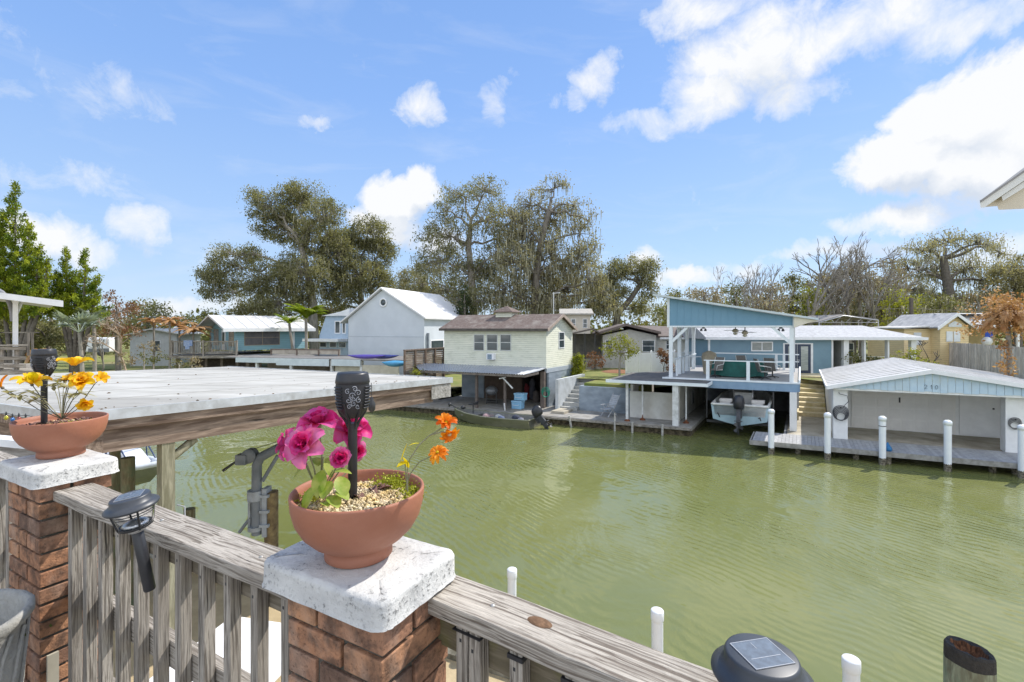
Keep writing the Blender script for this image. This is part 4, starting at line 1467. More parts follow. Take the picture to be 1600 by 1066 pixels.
hip(m, 0, x1 + .5, 0, 8, ze, zh(497, 1200) + .1, -.35, x1 - 3)
m.build('roof', SHG, t)
m = MB()
hip(m, x1 - 4, x2 - .1, .3, 6.5, ze + .03, zh(508.5, 1400), x1 - 3, x2 - 1.6)
m.build('porch_roof', SHG, t)
m = MB()
m.box(f, -.36, x2 + .26, -.42, -.36, zw + .0, zw + .19)
m.box(f, -.36, x2, -.36, -.02, zw + .0, zw + .03)
m.build('soffit', WHITE, t)
# open metal carport roof behind the ranch house
t = thing('metal_carport', 'open metal carport roof on thin trusses behind the ranch house', 'carport', at(1328, 570, 44))
f = fr(*at(1328, 570, 44)[:2], 0, 0)
MET = mat('carport_metal', (.20, .19, .18), (.30, .28, .26), .5, 2, metal=.3)
zc0, zc1 = at(0, 504, 44)[2], at(0, 492.5, 44)[2]
m = MB()
m.prism(f, [(-3.0, zc0), (-.6, zc1), (2.6, zc0 + .25), (2.6, zc0 + .32), (-.6, zc1 + .07), (-3.0, zc0 + .07)], 0, 5)
m.build('roof_sheet', MET, t)
m = MB()
for y in (-.05, 2.5, 4.9):
    m.tube([f(-2.9, y, 2.2), f(-2.9, y, zc0), f(-.6, y, zc1 - .05), f(2.6, y, zc0 + .2), f(2.6, y, 2.2)], .05, 6)
    m.tube([f(-2.9, y, zc0), f(2.6, y, zc0)], .03, 5)
    for k in range(5):
        m.tube([f(-2.4 + k * 1.0, y, zc0), f(-1.9 + k * 1.0, y, zc0 + .55 - abs(k - 1.5) * .1)], .02, 4)
m.build('truss', mat('truss', (.5, .5, .5), (.4, .4, .4), .4, 3, metal=.4), t)
# ================================================================ yellow house
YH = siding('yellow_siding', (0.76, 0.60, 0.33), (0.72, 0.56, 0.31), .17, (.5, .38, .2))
Yy = 38.0
o0 = at(1469, 512, Yy)
f = fr(o0[0], o0[1], -8, 0)
t = thing('yellow_house', 'butter yellow house with white shutters behind the picket fence', 'house', (o0[0], o0[1], 2.18))
pxm = 2.0 / (2.0 * F / Yy)   # metres per px at this depth
z_ = lambda py: H - (py - HZ) * pxm
gw = 36 * pxm * 1.1
MB().prism(f, [(0, 2.1), (gw, 2.1), (gw, z_(511)), (gw / 2, z_(492)), (0, z_(509))], 0, 6).build('wall', YH, t)
MB().box(f, -2.0, 0, 1.0, 6, 2.1, z_(514)).build('side_wing', YH, t)
m = MB()
for (xa, za, xb, zb) in ((-.35, z_(513), gw / 2, z_(491)), (gw / 2, z_(491), gw + .4, z_(513))):
    m.hexa([f(xa, -.3, za), f(xb, -.3, zb), f(xb, 6.3, zb), f(xa, 6.3, za), f(xa, -.3, za + .1), f(xb, -.3, zb + .1), f(xb, 6.3, zb + .1), f(xa, 6.3, za + .1)])
m.hexa([f(-2.3, .7, z_(514)), f(0, .7, z_(511)), f(0, 6.3, z_(511)), f(-2.3, 6.3, z_(514)), f(-2.3, .7, z_(512)), f(0, .7, z_(509)), f(0, 6.3, z_(509)), f(-2.3, 6.3, z_(512))])
m.hexa([f(gw / 2, .6, z_(491)), f(gw / 2 + 5.6, .6, z_(491)), f(gw / 2 + 5.6, 3.5, z_(489)), f(gw / 2, 3.5, z_(489)), f(gw / 2, .55, z_(490.5)), f(gw / 2 + 5.6, .55, z_(490.5)), f(gw / 2 + 5.6, 3.5, z_(488)), f(gw / 2, 3.5, z_(488))])
m.hexa([f(gw + .2, -.6, z_(509)), f(gw + 3.6, -.6, z_(509)), f(gw + 3.6, 2.0, z_(490)), f(gw - 1.2, 2.0, z_(490)), f(gw + .2, -.6, z_(507)), f(gw + 3.6, -.6, z_(507)), f(gw + 3.6, 2.0, z_(488.5)), f(gw - 1.2, 2.0, z_(488.5))])
m.build('roof', mat('mottled_shingle', (.36, .36, .36), (.55, .54, .52), .9, 2.5, bump=.5, bscale=25, sc=(1, 1, 1)), t)
m = MB()
for (xa, za, xb, zb) in ((-.38, z_(514), gw / 2, z_(492)), (gw / 2, z_(492), gw + .42, z_(514))):
    m.hexa([f(xa, -.36, za - .12), f(xb, -.36, zb - .12), f(xb, -.3, zb - .12), f(xa, -.3, za - .12), f(xa, -.36, za + .14), f(xb, -.36, zb + .14), f(xb, -.3, zb + .14), f(xa, -.3, za + .14)])
m.box(f, gw + .2, gw + 3.6, -.66, -.6, z_(509) - .15, z_(507))
m.build('verge_board', WHITE, t)
SHUT = mat('shutter_white', (.72, .75, .78), (.6, .63, .66), .5, 3)
for xa in (.42, .95):
    MB().box(f, xa, xa + .46, -.06, 0, z_(534), z_(518)).build('shutter', SHUT, t, bevel=.02)
MB().prism(f, [(gw * .28, z_(511)), (gw * .74, z_(511)), (gw * .74, z_(507)), (gw * .5, z_(502)), (gw * .28, z_(507))], -.06, 0).build('gable_window', SHUT, t)
MB().box(f, -1.3, -.75, .92, 1.0, z_(540), z_(520)).build('shutter', SHUT, t, bevel=.02)
MB().box(f, gw, gw + 3.4, 2.0, 6, 2.1, z_(508)).build('porch_wall', mat('tan_wall', (.42, .33, .18), (.36, .28, .15), .8, 3), t)
MB().box(f, gw + 3.1, gw + 3.25, -.4, -.25, 2.1, z_(509)).build('porch_post', WHITE, t)
b = f(gw + 1.3, -.2, z_(545))
q = thing('garden_flag', 'blue and white cloth hanging on the porch of the yellow house', 'flag', b)
m = MB().box(_id, b[0] - .3, b[0] + .3, b[1], b[1] + .05, z_(527), z_(517))
m.build('cloth', mat('blue_cloth', (.02, .06, .35), (.03, .1, .5), .8, 6, bump=.6), q)
MB().lathe((b[0] - .3, b[1] - .1, z_(538)), [(.25, 0), (.35, .2), (.3, .45), (.1, .6)], 9).build('bundle', WHITED, q)
# ================================================================ mobile home and two-storey house in the middle
GM = mat('mobile_grey', (.50, .49, .45), (.40, .39, .36), .7, 3)
BRF = mat('brown_roof', (.12, .09, .08), (.18, .15, .13), .8, 4, bump=.4)
oo = at(942, 512, 39)
f = fr(oo[0], oo[1], -7, 0)
sm = 39 / F
z_ = lambda py: H - (py - HZ) * sm
t = thing('mobile_home', 'long grey mobile home with low brown roof and porch', 'house', (oo[0] + 3, oo[1], 2.18))
g1 = 81 * sm
MB().prism(f, [(0, 2.1), (g1, 2.1), (g1, z_(524)), (g1 / 2, z_(515)), (0, z_(524))], 0, 5).build('wall', GM, t)
MB().box(f, g1, g1 + 4.2, .5, 5, 2.1, z_(527)).build('wing_wall', mat('mobile_white', (.66, .65, .60), (.56, .55, .5), .7, 3), t)
m = MB()
for (xa, za, xb, zb) in ((-.6, z_(524), g1 / 2 - .3, z_(509.5)), (g1 / 2 - .3, z_(509.5), g1 + .3, z_(522))):
    m.hexa([f(xa, -.5, za), f(xb, -.5, zb), f(xb, 6, zb), f(xa, 6, za), f(xa, -.5, za + .2), f(xb, -.5, zb + .2), f(xb, 6, zb + .2), f(xa, 6, za + .2)])
m.hexa([f(g1 / 2, .2, z_(527)), f(g1 + 4.4, .1, z_(528)), f(g1 + 4.4, 3, z_(513)), f(g1 / 2 - .3, 3, z_(510)), f(g1 / 2, .2, z_(524.5)), f(g1 + 4.4, .1, z_(525.5)), f(g1 + 4.4, 3, z_(511)), f(g1 / 2 - .3, 3, z_(508))])
m.build('roof', BRF, t)
m = MB()
m.box(f, g1 + .3, g1 + 4.4, .05, .1, z_(530), z_(527))
m.build('eave_trim', WHITE, t)
for xa, w in ((.25, .5), (3.2, .9)):
    window(t, f, xa, xa + w, 0, z_(549), z_(532), fw=.04, mull=1)
for xa in (g1 + .9, g1 + 2.9):
    window(t, f, xa, xa + .3, .5, z_(545), z_(532), fw=.05)
m = MB()
m.prism(f, [(-3.4, z_(524)), (-.9, z_(513)), (-.2, z_(520)), (-.2, z_(522)), (-.9, z_(515.5)), (-3.4, z_(526))], -1.2, 2)
m.build('porch_roof', mat('porch_brown', (.09, .075, .065), (.14, .12, .1), .7, 4), t)
m = MB()
for x in (-3.2, -2.3, -1.5, -.7):
    m.box(f, x - .04, x + .04, -1.1, -1.02, 2.2, z_(521))
m.each('porch_post', DARK, t)
MB().box(f, -3.2, 0, 1.6, 1.7, 2.1, z_(522)).build('porch_screen', mat('porch_dark', (.10, .10, .10), (.2, .19, .17), .6, 2), t)
MB().box(f, -3.2, -.1, -1.05, -.95, 2.1, 3.0).build('porch_wall', mat('porch_wall', (.35, .33, .3), (.25, .23, .2), .8, 3), t)
oo = at(879, 512, 47)
f = fr(oo[0], oo[1], -5, 0)
sm = 47 / F
z_ = lambda py: H - (py - HZ) * sm
t = thing('tall_house', 'beige two-storey house seen past the cottage gable', 'house', (oo[0] + 1.5, oo[1], 2.18))
MB().box(f, 0, 43 * sm, 0, 5, 2.1, z_(491)).build('wall', mat('beige_wall', (.55, .50, .42), (.48, .44, .37), .8, 3), t)
m = MB()
m.prismy(f, [(-.3, z_(492)), (-.3, z_(490)), (2.5, z_(481)), (5.3, z_(490)), (5.3, z_(492))], -.3, 43 * sm + .3)
m.build('roof', mat('beige_roof', (.42, .4, .36), (.33, .31, .28), .9, 5), t)
for px in (14, 32):
    window(t, f, px * sm, px * sm + .35, 0, z_(512), z_(499), fw=.04)
m = MB()
m.prism(f, [(1.4, z_(530)), (1.4, z_(527)), (2.1, z_(522)), (3.2, z_(526)), (3.2, z_(529))], -1.5, 0)
m.build('porch_roof', mat('porch_roof_beige', (.14, .11, .1), (.2, .17, .15), .8, 4), t)
a = at(865, 478, 42)
tag(MB().tube([(a[0], a[1], 2.2), (a[0], a[1], a[2] + 1.2)], .05, 6).tube([(a[0] - .1, a[1], a[2] + 1.1), (a[0] + .6, a[1], a[2] + 1.15)], .03, 5).build('antenna_mast', WHITED), 'thin pale antenna mast rising behind the cottage roof', 'mast')
# ================================================================ white gabled house, left
WH = mat('white_stucco', (.60, .64, .68), (.54, .58, .62), .8, .7, bump=.2, bscale=30, c3=(.48, .52, .55))
f = fr(-15.9, 46, -21, 0)
t = thing('white_house', 'tall white house with steep pale metal roof and round gable window', 'house', (-12, 46, 1.2))
W_ = 8.5
Dp = 10.4
apx = 9.15
ev = 6.45
MB().prism(f, [(0, 1.1), (W_, 1.1), (W_, ev), (W_ * .47, apx - .1), (0, ev - .1)], 0, Dp).build('wall', WH, t)
m = MB()
for (xa, za, xb, zb) in ((-.75, ev - .55, W_ * .47, apx), (W_ * .47, apx, W_ + .35, ev - .18)):
    m.hexa([f(xa, -.35, za), f(xb, -.35, zb), f(xb, Dp, zb), f(xa, Dp + .3, za), f(xa, -.35, za + .14), f(xb, -.35, zb + .14), f(xb, Dp, zb + .14), f(xa, Dp + .3, za + .14)])
m.build('roof', mat('white_metal_roof', (.78, .77, .76), (.70, .69, .69), .4, 1, spec=.4), t)
MB().box(f, 0, W_, -.02, 0, 4.62, 4.68).build('band', mat('stucco_band', (.46, .5, .54), (.4, .44, .48), .8, 3), t)
rw = f(W_ * .48, 0, 7.85)
ff = lambda x, y, z: f(W_ * .48 + x, -y, 7.85 + z)
ring = MB().tube([ff(.36 * math.cos(q * math.pi / 14), .03, .36 * math.sin(q * math.pi / 14)) for q in range(29)], .08, 8).build('round_window', WHITE, t)
MB().lathe(None, [(.31, .01), (.31, .03), (1e-3, .03)], 24, lambda x, y, z: ff(x, z, y)).build('pane', WIN, ring)
window(t, f, 1.2, 3.5, W_, 3.5, 4.25, face=1, trans=True, fw=.12, mull=0)
MB().box(f, W_ + .02, W_ + .18, .4, .6, 1.2, 5.0).build('downpipe', mat('grey_pipe', (.2, .23, .26), (.15, .17, .2), .5, 3), t)
MB().box(f, .9, 1.8, 3.5, 4.3, 6, 9.0).build('chimney', WH, t)
m = MB()
m.hexa([f(W_, 1.5, 2.9), f(W_ + 2.2, 1.5, 2.3), f(W_ + 2.2, 5, 2.3), f(W_, 5, 2.9), f(W_, 1.5, 3.05), f(W_ + 2.2, 1.5, 2.45), f(W_ + 2.2, 5, 2.45), f(W_, 5, 3.05)])
m.build('lean_to_roof', WHITE, t)
# blue-white mansard wing further left
f = fr(*at(498, 512, 52)[:2], -18, 0)
sm = 52 / F
z_ = lambda py: H - (py - HZ) * sm
t = thing('mansard_house', 'pale blue house with slanting mansard wall beside the white house', 'house', (*at(520, 512, 52)[:2], 1.2))
MB().prism(f, [(.1, 1.1), (3.8, 1.1), (3.8, z_(493)), (1.0, z_(493)), (.1, z_(524))], 0, 6).build('wall', mat('pale_blue_wall', (.42, .52, .62), (.37, .47, .57), .8, 3), t)
MB().prism(f, [(.6, z_(494)), (4.2, z_(494)), (4.2, z_(483)), (3.0, z_(488))], -.3, 6).build('roof', WHITE, t)
window(t, f, 2.2, 2.75, 0, z_(520), z_(503), fw=.1, mull=0)
window(t, f, 3.15, 3.45, 0, z_(520), z_(503), fw=.1, mull=0)
m = MB()
m.box(f, -.6, 3.9, -1.8, 0, z_(533), z_(529))
m.build('porch_roof', WHITE, t)
for x in (.2, 1.5, 2.7):
    window(t, f, x, x + .8, -.01, z_(542), z_(535), fw=.05, mull=0)
# ================================================================ small blue house on its deck, left
cx, cy = (368 - 800) / F * 48, 48
f = fr(cx, cy, 52, 0)
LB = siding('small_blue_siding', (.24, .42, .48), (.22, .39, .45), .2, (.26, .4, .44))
t = thing('small_blue_house', 'small teal blue house with white metal roof on a raised deck', 'house', (cx, cy, 3.1))
Lx, Ly = 7.4, 6.2
hz0, hz1 = 3.15, 5.45
MB().prismy(f, [(0, hz0), (Ly, hz0), (Ly, hz1), (Ly / 2, hz1 + 1.15), (0, hz1)], 0, Lx).build('wall', LB, t)
m = MB()
for (ya, za, yb, zb) in ((-.7, hz1 - .2, Ly / 2, hz1 + 1.2), (Ly / 2, hz1 + 1.2, Ly + .7, hz1 - .2)):
    m.hexa([f(-1.4, ya, za), f(Lx + .8, ya, za), f(Lx + .8, yb, zb), f(-1.4, yb, zb), f(-1.4, ya, za + .16), f(Lx + .8, ya, za + .16), f(Lx + .8, yb, zb + .16), f(-1.4, yb, zb + .16)])
m.build('roof', RIBW, t)
m = MB()
for i in range(9):
    x = -1.4 + i * 1.15
    m.hexa([f(x, -.7, hz1 - .03), f(x + .06, -.7, hz1 - .03), f(x + .06, Ly / 2, hz1 + 1.37), f(x, Ly / 2, hz1 + 1.37), f(x, -.7, hz1 + .02), f(x + .06, -.7, hz1 + .02), f(x + .06, Ly / 2, hz1 + 1.42), f(x, Ly / 2, hz1 + 1.42)])
m.build('roof_ribs', WHITE, t)
m = MB()
m.box(f, -1.4, Lx + .8, -.76, -.7, hz1 - .36, hz1 - .02)
m.build('fascia', WHITE, t)
window(t, f, .9, 4.4, 0, hz0 + .55, hz1 - .25, fw=.07, glass=mat('porch_glass', (.14, .13, .14), (.09, .09, .1), .3, 2), frame=mat('brown_frame', (.3, .24, .18), (.25, .2, .15), .6, 4), mull=1, vm=1)
for (a, b) in ((.45, 1.5), (4.3, 5.4)):
    window(t, f, a, b, 0, hz0 + .5, hz1 - .2, trans=True, fw=.07, frame=mat('brown_frame2', (.3, .24, .18), (.25, .2, .15), .6, 4), glass=mat('warm_glass', (.35, .27, .22), (.15, .13, .12), .2, 2, spec=.6))
dd = MB().box(f, -.05, 0, 2.4, 3.3, hz0, hz1 - .2).build('door', WHITE, t)
MB().box(f, -.07, -.05, 2.6, 3.1, hz0 + .6, hz1 - .45).build('pane', WIN, dd)
MB().box(f, 5.9, 6.1, -.08, 0, hz0, hz1 - .3).build('corner_board', WHITE, t)
# deck of the small blue house with railing
t = thing('raised_deck', 'weathered raised wooden deck with railing left of the small blue house', 'deck', (*at(310, 575, 47)[:2], 1.1))
f = fr(*at(268, 512, 47)[:2], 4, 0)
sm = 47 / F
z_ = lambda py: H - (py - HZ) * sm
MB().box(f, -.3, 7.2, -.2, 9, z_(560), z_(556)).build('floor', WGREY, t)
m = MB()
m.box(f, 0, 6.3, 0, .08, z_(535), z_(533))
m.box(f, 0, 6.3, 0, .06, z_(553), z_(551.5))
m.build('rail', WGREY, t)
m = MB()
for i in range(44):
    m.box(f, i * .145, i * .145 + .05, .02, .06, z_(552), z_(534))
m.build('balusters', WGREYV, t)
for x in (0, 3.0, 6.2):
    MB().box(f, x - .08, x + .08, -.03, .13, z_(557), z_(532)).build('post', WGREYV, t)
m = MB()
for x in (.2, 1.6, 3.0, 4.5, 6.0, 7.0):
    m.box(f, x - .12, x + .12, .5, .74, .4, z_(560))
m.box(f, 0, 7, 3.6, 3.7, 1, z_(560))
m.each('stilt', mat('stilt_brown', (.16, .13, .10), (.09, .075, .06), .9, 5), t)
b = f(1.55, -.02, 0)
tag(MB().box(f, 1.2, 2.0, -.1, .2, z_(541), z_(532)).box(f, 1.35, 1.75, -.1, .1, z_(546), z_(541)).build('towel', mat('blue_towel', (.15, .25, .5), (.4, .45, .55), .9, 6, bump=.8)), 'blue and white towel draped over the raised deck railing', 'towel')
# flat-roofed sheds along the bank
t = thing('flat_shed', 'long flat-roofed shed with white fascia boards along the far bank', 'shed', (*at(500, 585, 37)[:2], 1.1))
f = fr(*at(372, 512, 40)[:2], -14, 0)
sm = 38 / F
xw = lambda px: (px - 372) * 39.0 / F * 1.09
zz0 = 5.5 - 50 * 39 / F
MB().box(f, -1.4, xw(640), -.1, 4.5, zz0 + .05, zz0 + .16).build('roof', mat('shed_roof', (.15, .14, .13), (.22, .21, .2), .9, 3), t)
m = MB()
m.box(f, -.1, xw(440), -.16, -.1, zz0 - .28, zz0 + .12)
m.box(f, xw(440), xw(526), -.16, -.1, zz0 - .45, zz0 + .12)
m.box(f, xw(530), xw(575), -.16, -.1, zz0 - .4, zz0 + .12)
m.build('fascia', mat('pale_blue_fascia', (.58, .64, .66), (.48, .54, .56), .7, 2), t)
m = MB()
for px in (404, 462, 528, 574):
    m.box(f, xw(px) - .1, xw(px) + .1, 0, .2, .4, zz0 + .05)
m.each('post', WHITED, t)
m = MB()
m.box(f, xw(530), xw(574), .3, .4, 1.0, zz0)
m.box(f, xw(574), xw(630), .05, .15, 1.0, zz0 - .3)
m.build('wall', mat('shed_cream', (.55, .52, .42), (.46, .43, .34), .8, 3), t)
MB().box(f, -.4, xw(530), 3.8, 4.0, 1.0, zz0).build('back_wall', mat('shed_back', (.2, .16, .11), (.34, .30, .24), .9, .9), t)
t2 = thing('deck_parapet', 'low weathered board parapet on top of the flat shed roof', 'railing', (*at(480, 555, 40)[:2], zz0 + .16))
f3 = fr(*at(424, 512, 42)[:2], -10, 0)
sm = 42 / F
m = MB()
m.box(f3, 0, 6.6, 0, .05, 5.5 - 41 * sm, 5.5 - 34.5 * sm)
m.build('board', mat('parapet_board', (.48, .43, .35), (.34, .3, .25), .9, 2), t2)
m = MB()
for x in (0, 2.5, 4.6, 6.5):
    m.box(f3, x - .06, x + .06, -.06, 0, 5.5 - 43 * sm, 5.5 - 33 * sm)
m.box(f3, 0, 6.6, -.05, .1, 5.5 - 34.5 * sm, 5.5 - 33 * sm)
m.each('post', mat('parapet_post', (.2, .15, .12), (.13, .1, .08), .9, 4), t2)


def kayak(name, label, c, ln, ang, col, w=.33):
    f = fr(c[0], c[1], ang, c[2])
    m = MB()
    n = 12
    vs = []
    st = 13
    for i in range(st):
        y = -1 + 2 * i / (st - 1)
        r = w * max(1 - abs(y) ** 2.2, .02)
        for k in range(n):
            a = 2 * math.pi * k / n
            vs.append(f(y * ln / 2, r * math.cos(a), .16 + .12 * abs(y) ** 3 + r * .5 * math.sin(a)))
    m.add(vs, [(i * n + k, i * n + (k + 1) % n, (i + 1) * n + (k + 1) % n, (i + 1) * n + k) for i in range(st - 1) for k in range(n)], True)
    tag(m.build(name, mat(name + label[:5].strip().replace(' ', '_'), col, tuple(v * .8 for v in col), .4, 3)), label, 'kayak')


kayak('kayak', 'purple kayak lying upside down on the flat shed roof edge', at(573, 561, 34.5), 2.9, -3, (.10, .07, .35))
kayak('kayak', 'dark blue kayak overlapping the purple one on the shed roof edge', at(597, 561, 34.8), 2.6, 0, (.04, .05, .22))
kayak('kayak', 'light blue kayak leaning by the board fence left of the cottage', at(618, 572, 33), 1.9, 8, (.08, .30, .50), .45)
# ================================================================ far left: neighbour's covered deck
t = thing('covered_deck', 'white open-sided roof on curved-brace posts over a grey deck, far left', 'deck', (*at(0, 575, 15)[:2], 1.0))
fx, fy = at(24, 512, 15)[:2]
f = lambda x, y, z: (fx + x - y * 1.06, fy + y, z)
sm = 15 / F
z_ = lambda py: H - (py - HZ) * sm
m = MB()
m.hexa([f(-3, -1.0, z_(447)), f(1.35, -1.0, z_(475)), f(1.35, 3, z_(475)), f(-3, 3, z_(447)), f(-3, -1.0, z_(445)), f(1.35, -1.0, z_(473)), f(1.35, 3, z_(473)), f(-3, 3, z_(445))])
m.build('roof', mat('deck_roof', (.58, .58, .58), (.5, .5, .5), .7, 3), t)
m = MB()
m.hexa([f(-3, -1.06, z_(454)), f(1.4, -1.06, z_(482)), f(1.4, -1.0, z_(482)), f(-3, -1.0, z_(454)), f(-3, -1.06, z_(445)), f(1.4, -1.06, z_(473)), f(1.4, -1.0, z_(473)), f(-3, -1.0, z_(445))])
m.build('fascia', WHITE, t)
m = MB()
m.box(f, -.09, .09, -.09, .09, 3.0, z_(466))
m.hexa([f(.09, -.05, z_(480)), f(.13, -.05, z_(480)), f(.25, .05, z_(466)), f(.14, .05, z_(466)), f(.09, -.05, z_(490)), f(.11, -.05, z_(490)), f(.3, .05, z_(467)), f(.2, .05, z_(467))])
m.build('post', WHITE, t)
m = MB()
pts = [f(-.09 - .55 * (1 - math.cos(a)) / 1, 0, z_(502) + 1.0 * math.sin(a)) for a in [i * math.pi / 16 for i in range(9)]]
m.tube(pts, .06, 6)
m.build('curved_brace', mat('brace_grey', (.25, .25, .27), (.2, .2, .2), .6, 3), t)
m = MB()
m.box(f, -3, .75, -.5, 2.4, z_(586), z_(577))
m.build('floor', WGREY, t)
m = MB()
for zq in (541, 556, 568):
    m.box(f, -3, .32, -.45, -.38, z_(zq + 5), z_(zq))
m.box(f, -3, .38, -.52, -.3, z_(539.5), z_(538))
m.box(f, -3, .85, 1.5, 1.6, z_(521.5), z_(519.5))
m.build('rail', WGREY, t)
m = MB()
for px in (2, 26):
    x = (px - 24) * sm
    m.box(f, x - .08, x + .08, -.36, -.28, z_(577), z_(541))
m.box(f, .42, .52, 1.4, 1.5, z_(560), z_(521))
m.box(f, .56, .66, 1.4, 1.5, z_(560), z_(521))
m.each('rail_post', WGREYV, t)
# RV
t = thing('camper_van', 'white camper trailer parked among the trees on the far left bank', 'camper', at(135, 556, 58))
f = fr(*at(109, 512, 58)[:2], 14, 0)
sm = 58 / F
z_ = lambda py: H - (py - HZ) * sm
MB().box(f, 0, 4.1, 0, 2.2, z_(551), z_(528)).build('body', WHITE, t, bevel=.2)
MB().box(f, 1.9, 4.1, -.02, 0, z_(551), z_(545)).build('stripe', mat('stripe', (.12, .14, .16), (.2, .2, .2), .5, 3), t)
for xa in (.25, 2.3):
    window(t, f, xa, xa + .75, 0, z_(541), z_(535), fw=.04, mull=0)
MB().tube([f(1.2, .0, z_(553)), f(1.2, .25, z_(553))], .36, 12).tube([f(3.2, .0, z_(553)), f(3.2, .25, z_(553))], .36, 12).build('wheel', DARK, t)
# pale shed
t = thing('pale_shed', 'pale grey gabled shed half hidden by bare shrubs on the far left', 'shed', at(238, 556, 54))
f = fr(*at(203, 512, 54)[:2], 6, 0)
sm = 54 / F
z_ = lambda py: H - (py - HZ) * sm
MB().prism(f, [(0, 1.0), (5.0, 1.0), (5.0, z_(522)), (2.4, z_(515.5)), (0, z_(523))], 0, 5).build('wall', mat('shed_pale', (.52, .54, .55), (.44, .46, .47), .8, 3), t)
m = MB()
for (xa, za, xb, zb) in ((-.5, z_(525), 2.4, z_(515)), (2.4, z_(515), 5.6, z_(523))):
    m.hexa([f(xa, -.4, za), f(xb, -.4, zb), f(xb, 5.3, zb), f(xa, 5.3, za), f(xa, -.4, za + .12), f(xb, -.4, zb + .12), f(xb, 5.3, zb + .12), f(xa, 5.3, za + .12)])
m.build('roof', mat('shed_pale_roof', (.6, .6, .58), (.5, .5, .48), .7, 3), t)
window(t, f, 2.5, 3.2, 0, z_(549), z_(533), fw=.05)
# utility pole with wires
a = at(1424, 470, 46)
t = thing('utility_pole', 'dark wooden utility pole behind the ranch house porch', 'pole', (a[0], a[1], 2.2))
MB().tube([(a[0], a[1], 2), (a[0], a[1], a[2] + .3)], .16, 8).build('pole', mat('pole_wood', (.14, .12, .1), (.09, .08, .07), .9, 5), t)
m = MB()
for k, (pa, pb) in enumerate(((at(1100, 478, 60), at(1424, 482, 46)), (at(1424, 482, 46), at(1720, 484, 40)))):
    m.tube([tuple(pa[j] + (pb[j] - pa[j]) * q / 8 - (.25 * math.sin(math.pi * q / 8) if j == 2 else 0) for j in range(3)) for q in range(9)], .02, 4)
m.build('wire', mat('wire', (.2, .18, .15), (.15, .13, .1), .8, 3), t)
# eave of the house on our right
t = thing('house_eave', 'pale gabled roof corner of the near house, top right', 'house', at(1660, 512, 7))
Yc = 6.0
m = MB()
EV = mat('eave_paint', (.62, .64, .63), (.56, .58, .57), .6, 3)
pz = lambda px, py: (at(px, py, Yc)[0], at(px, py, Yc)[2])
ide = lambda x, y, z: (x + (y - Yc) * 1.05, y, H + (z - H) * (1 + (y - Yc) / Yc))


def strip(pts, y0, y1, name, mt):
    MB().prism(ide, [pz(*p) for p in pts], y0, y1).build(name, mt, t)


strip([(1531.5, 315), (1536, 312), (1800, 128), (1800, 146), (1538, 324.5), (1532.5, 324.5)], Yc - .05, Yc, 'verge_board', EV)
strip([(1531, 313), (1534, 312), (1800, 126), (1800, 128.5), (1534, 316)], Yc - .07, Yc + .6, 'roof', mat('eave_roof', (.25, .25, .25), (.2, .2, .2), .8, 3))
strip([(1565, 307), (1800, 150), (1800, 170), (1567, 314)], Yc + .02, Yc + .05, 'rake_trim', mat('rake_paint', (.66, .68, .68), (.6, .62, .62), .6, 3))  # rake trim in its own even paint, slightly paler than the verge board
strip([(1536, 323.5), (1566, 304), (1800, 148), (1800, 318), (1560, 328), (1558, 322)], Yc + .10, Yc + .6, 'gable_wall', mat('eave_soffit', (.60, .56, .46), (.54, .5, .41), .7, 3))
# ================================================================ plants
def leafmat(name, c1, c2, c3=None, trans=.35, rough=.55):
    m = mat(name, c1, c2, rough, .9, detail=5, stops=(.38, .62), c3=c3, trans=trans, spec=.25, island=.22)
    return m


OAK = leafmat('oak_leaves', (.17, .17, .085), (.30, .285, .15), trans=.5)
OAK2 = leafmat('mossy_oak_leaves', (.22, .205, .12), (.38, .34, .21), trans=.5)
MOSS = leafmat('spanish_moss', (.27, .26, .19), (.40, .38, .29), trans=.35)
FOR1 = leafmat('forest_leaves', (.09, .11, .03), (.23, .22, .07), (.24, .18, .11))
FOR2 = leafmat('dry_leaves', (.25, .20, .13), (.36, .29, .19), (.14, .15, .07))
YGREEN = leafmat('yellow_green_leaves', (.22, .25, .02), (.36, .36, .05), trans=.45)
CYP = leafmat('cypress_leaves', (.09, .15, .012), (.34, .38, .025), trans=.35)
RUSSET = leafmat('russet_leaves', (.22, .11, .06), (.33, .19, .11), trans=.3)
DEAD = leafmat('dead_fronds', (.56, .35, .17), (.38, .18, .07), (.72, .52, .30), trans=.3)
SILVER = leafmat('silver_fronds', (.42, .47, .42), (.30, .36, .30), trans=.25)
PALMG = leafmat('palm_fronds', (.12, .20, .015), (.30, .36, .03), trans=.45)
BARK = mat('oak_bark', (.20, .18, .15), (.10, .085, .07), .9, 4, bump=.8, bscale=9, sc=(1, 1, .3))
BARKL = mat('pale_bark', (.34, .31, .27), (.19, .17, .14), .9, 4, bump=.6, sc=(1, 1, .3))
BARKD = mat('dark_bark', (.10, .085, .07), (.17, .15, .13), .9, 4, bump=.6)


def leaves(pts, size, aspect=.55, up=.0, flat=0.0):
    """leaf-sized rhombi centred on pts (numpy n x 3)"""
    n = len(pts)
    a = rng.normal(size=(n, 3))
    a[:, 2] = a[:, 2] * (1 - flat) + up
    a /= np.linalg.norm(a, axis=1)[:, None] + 1e-9
    b = rng.normal(size=(n, 3))
    b -= (b * a).sum(1)[:, None] * a
    b /= np.linalg.norm(b, axis=1)[:, None] + 1e-9
    s = (size * rng.uniform(.6, 1.25, n))[:, None]
    a = a * s * .5
    b = b * s * .5 * aspect
    v = np.stack([pts - a, pts + b, pts + a, pts - b], 1).reshape(-1, 3)
    return v, np.arange(4 * n).reshape(-1, 4)


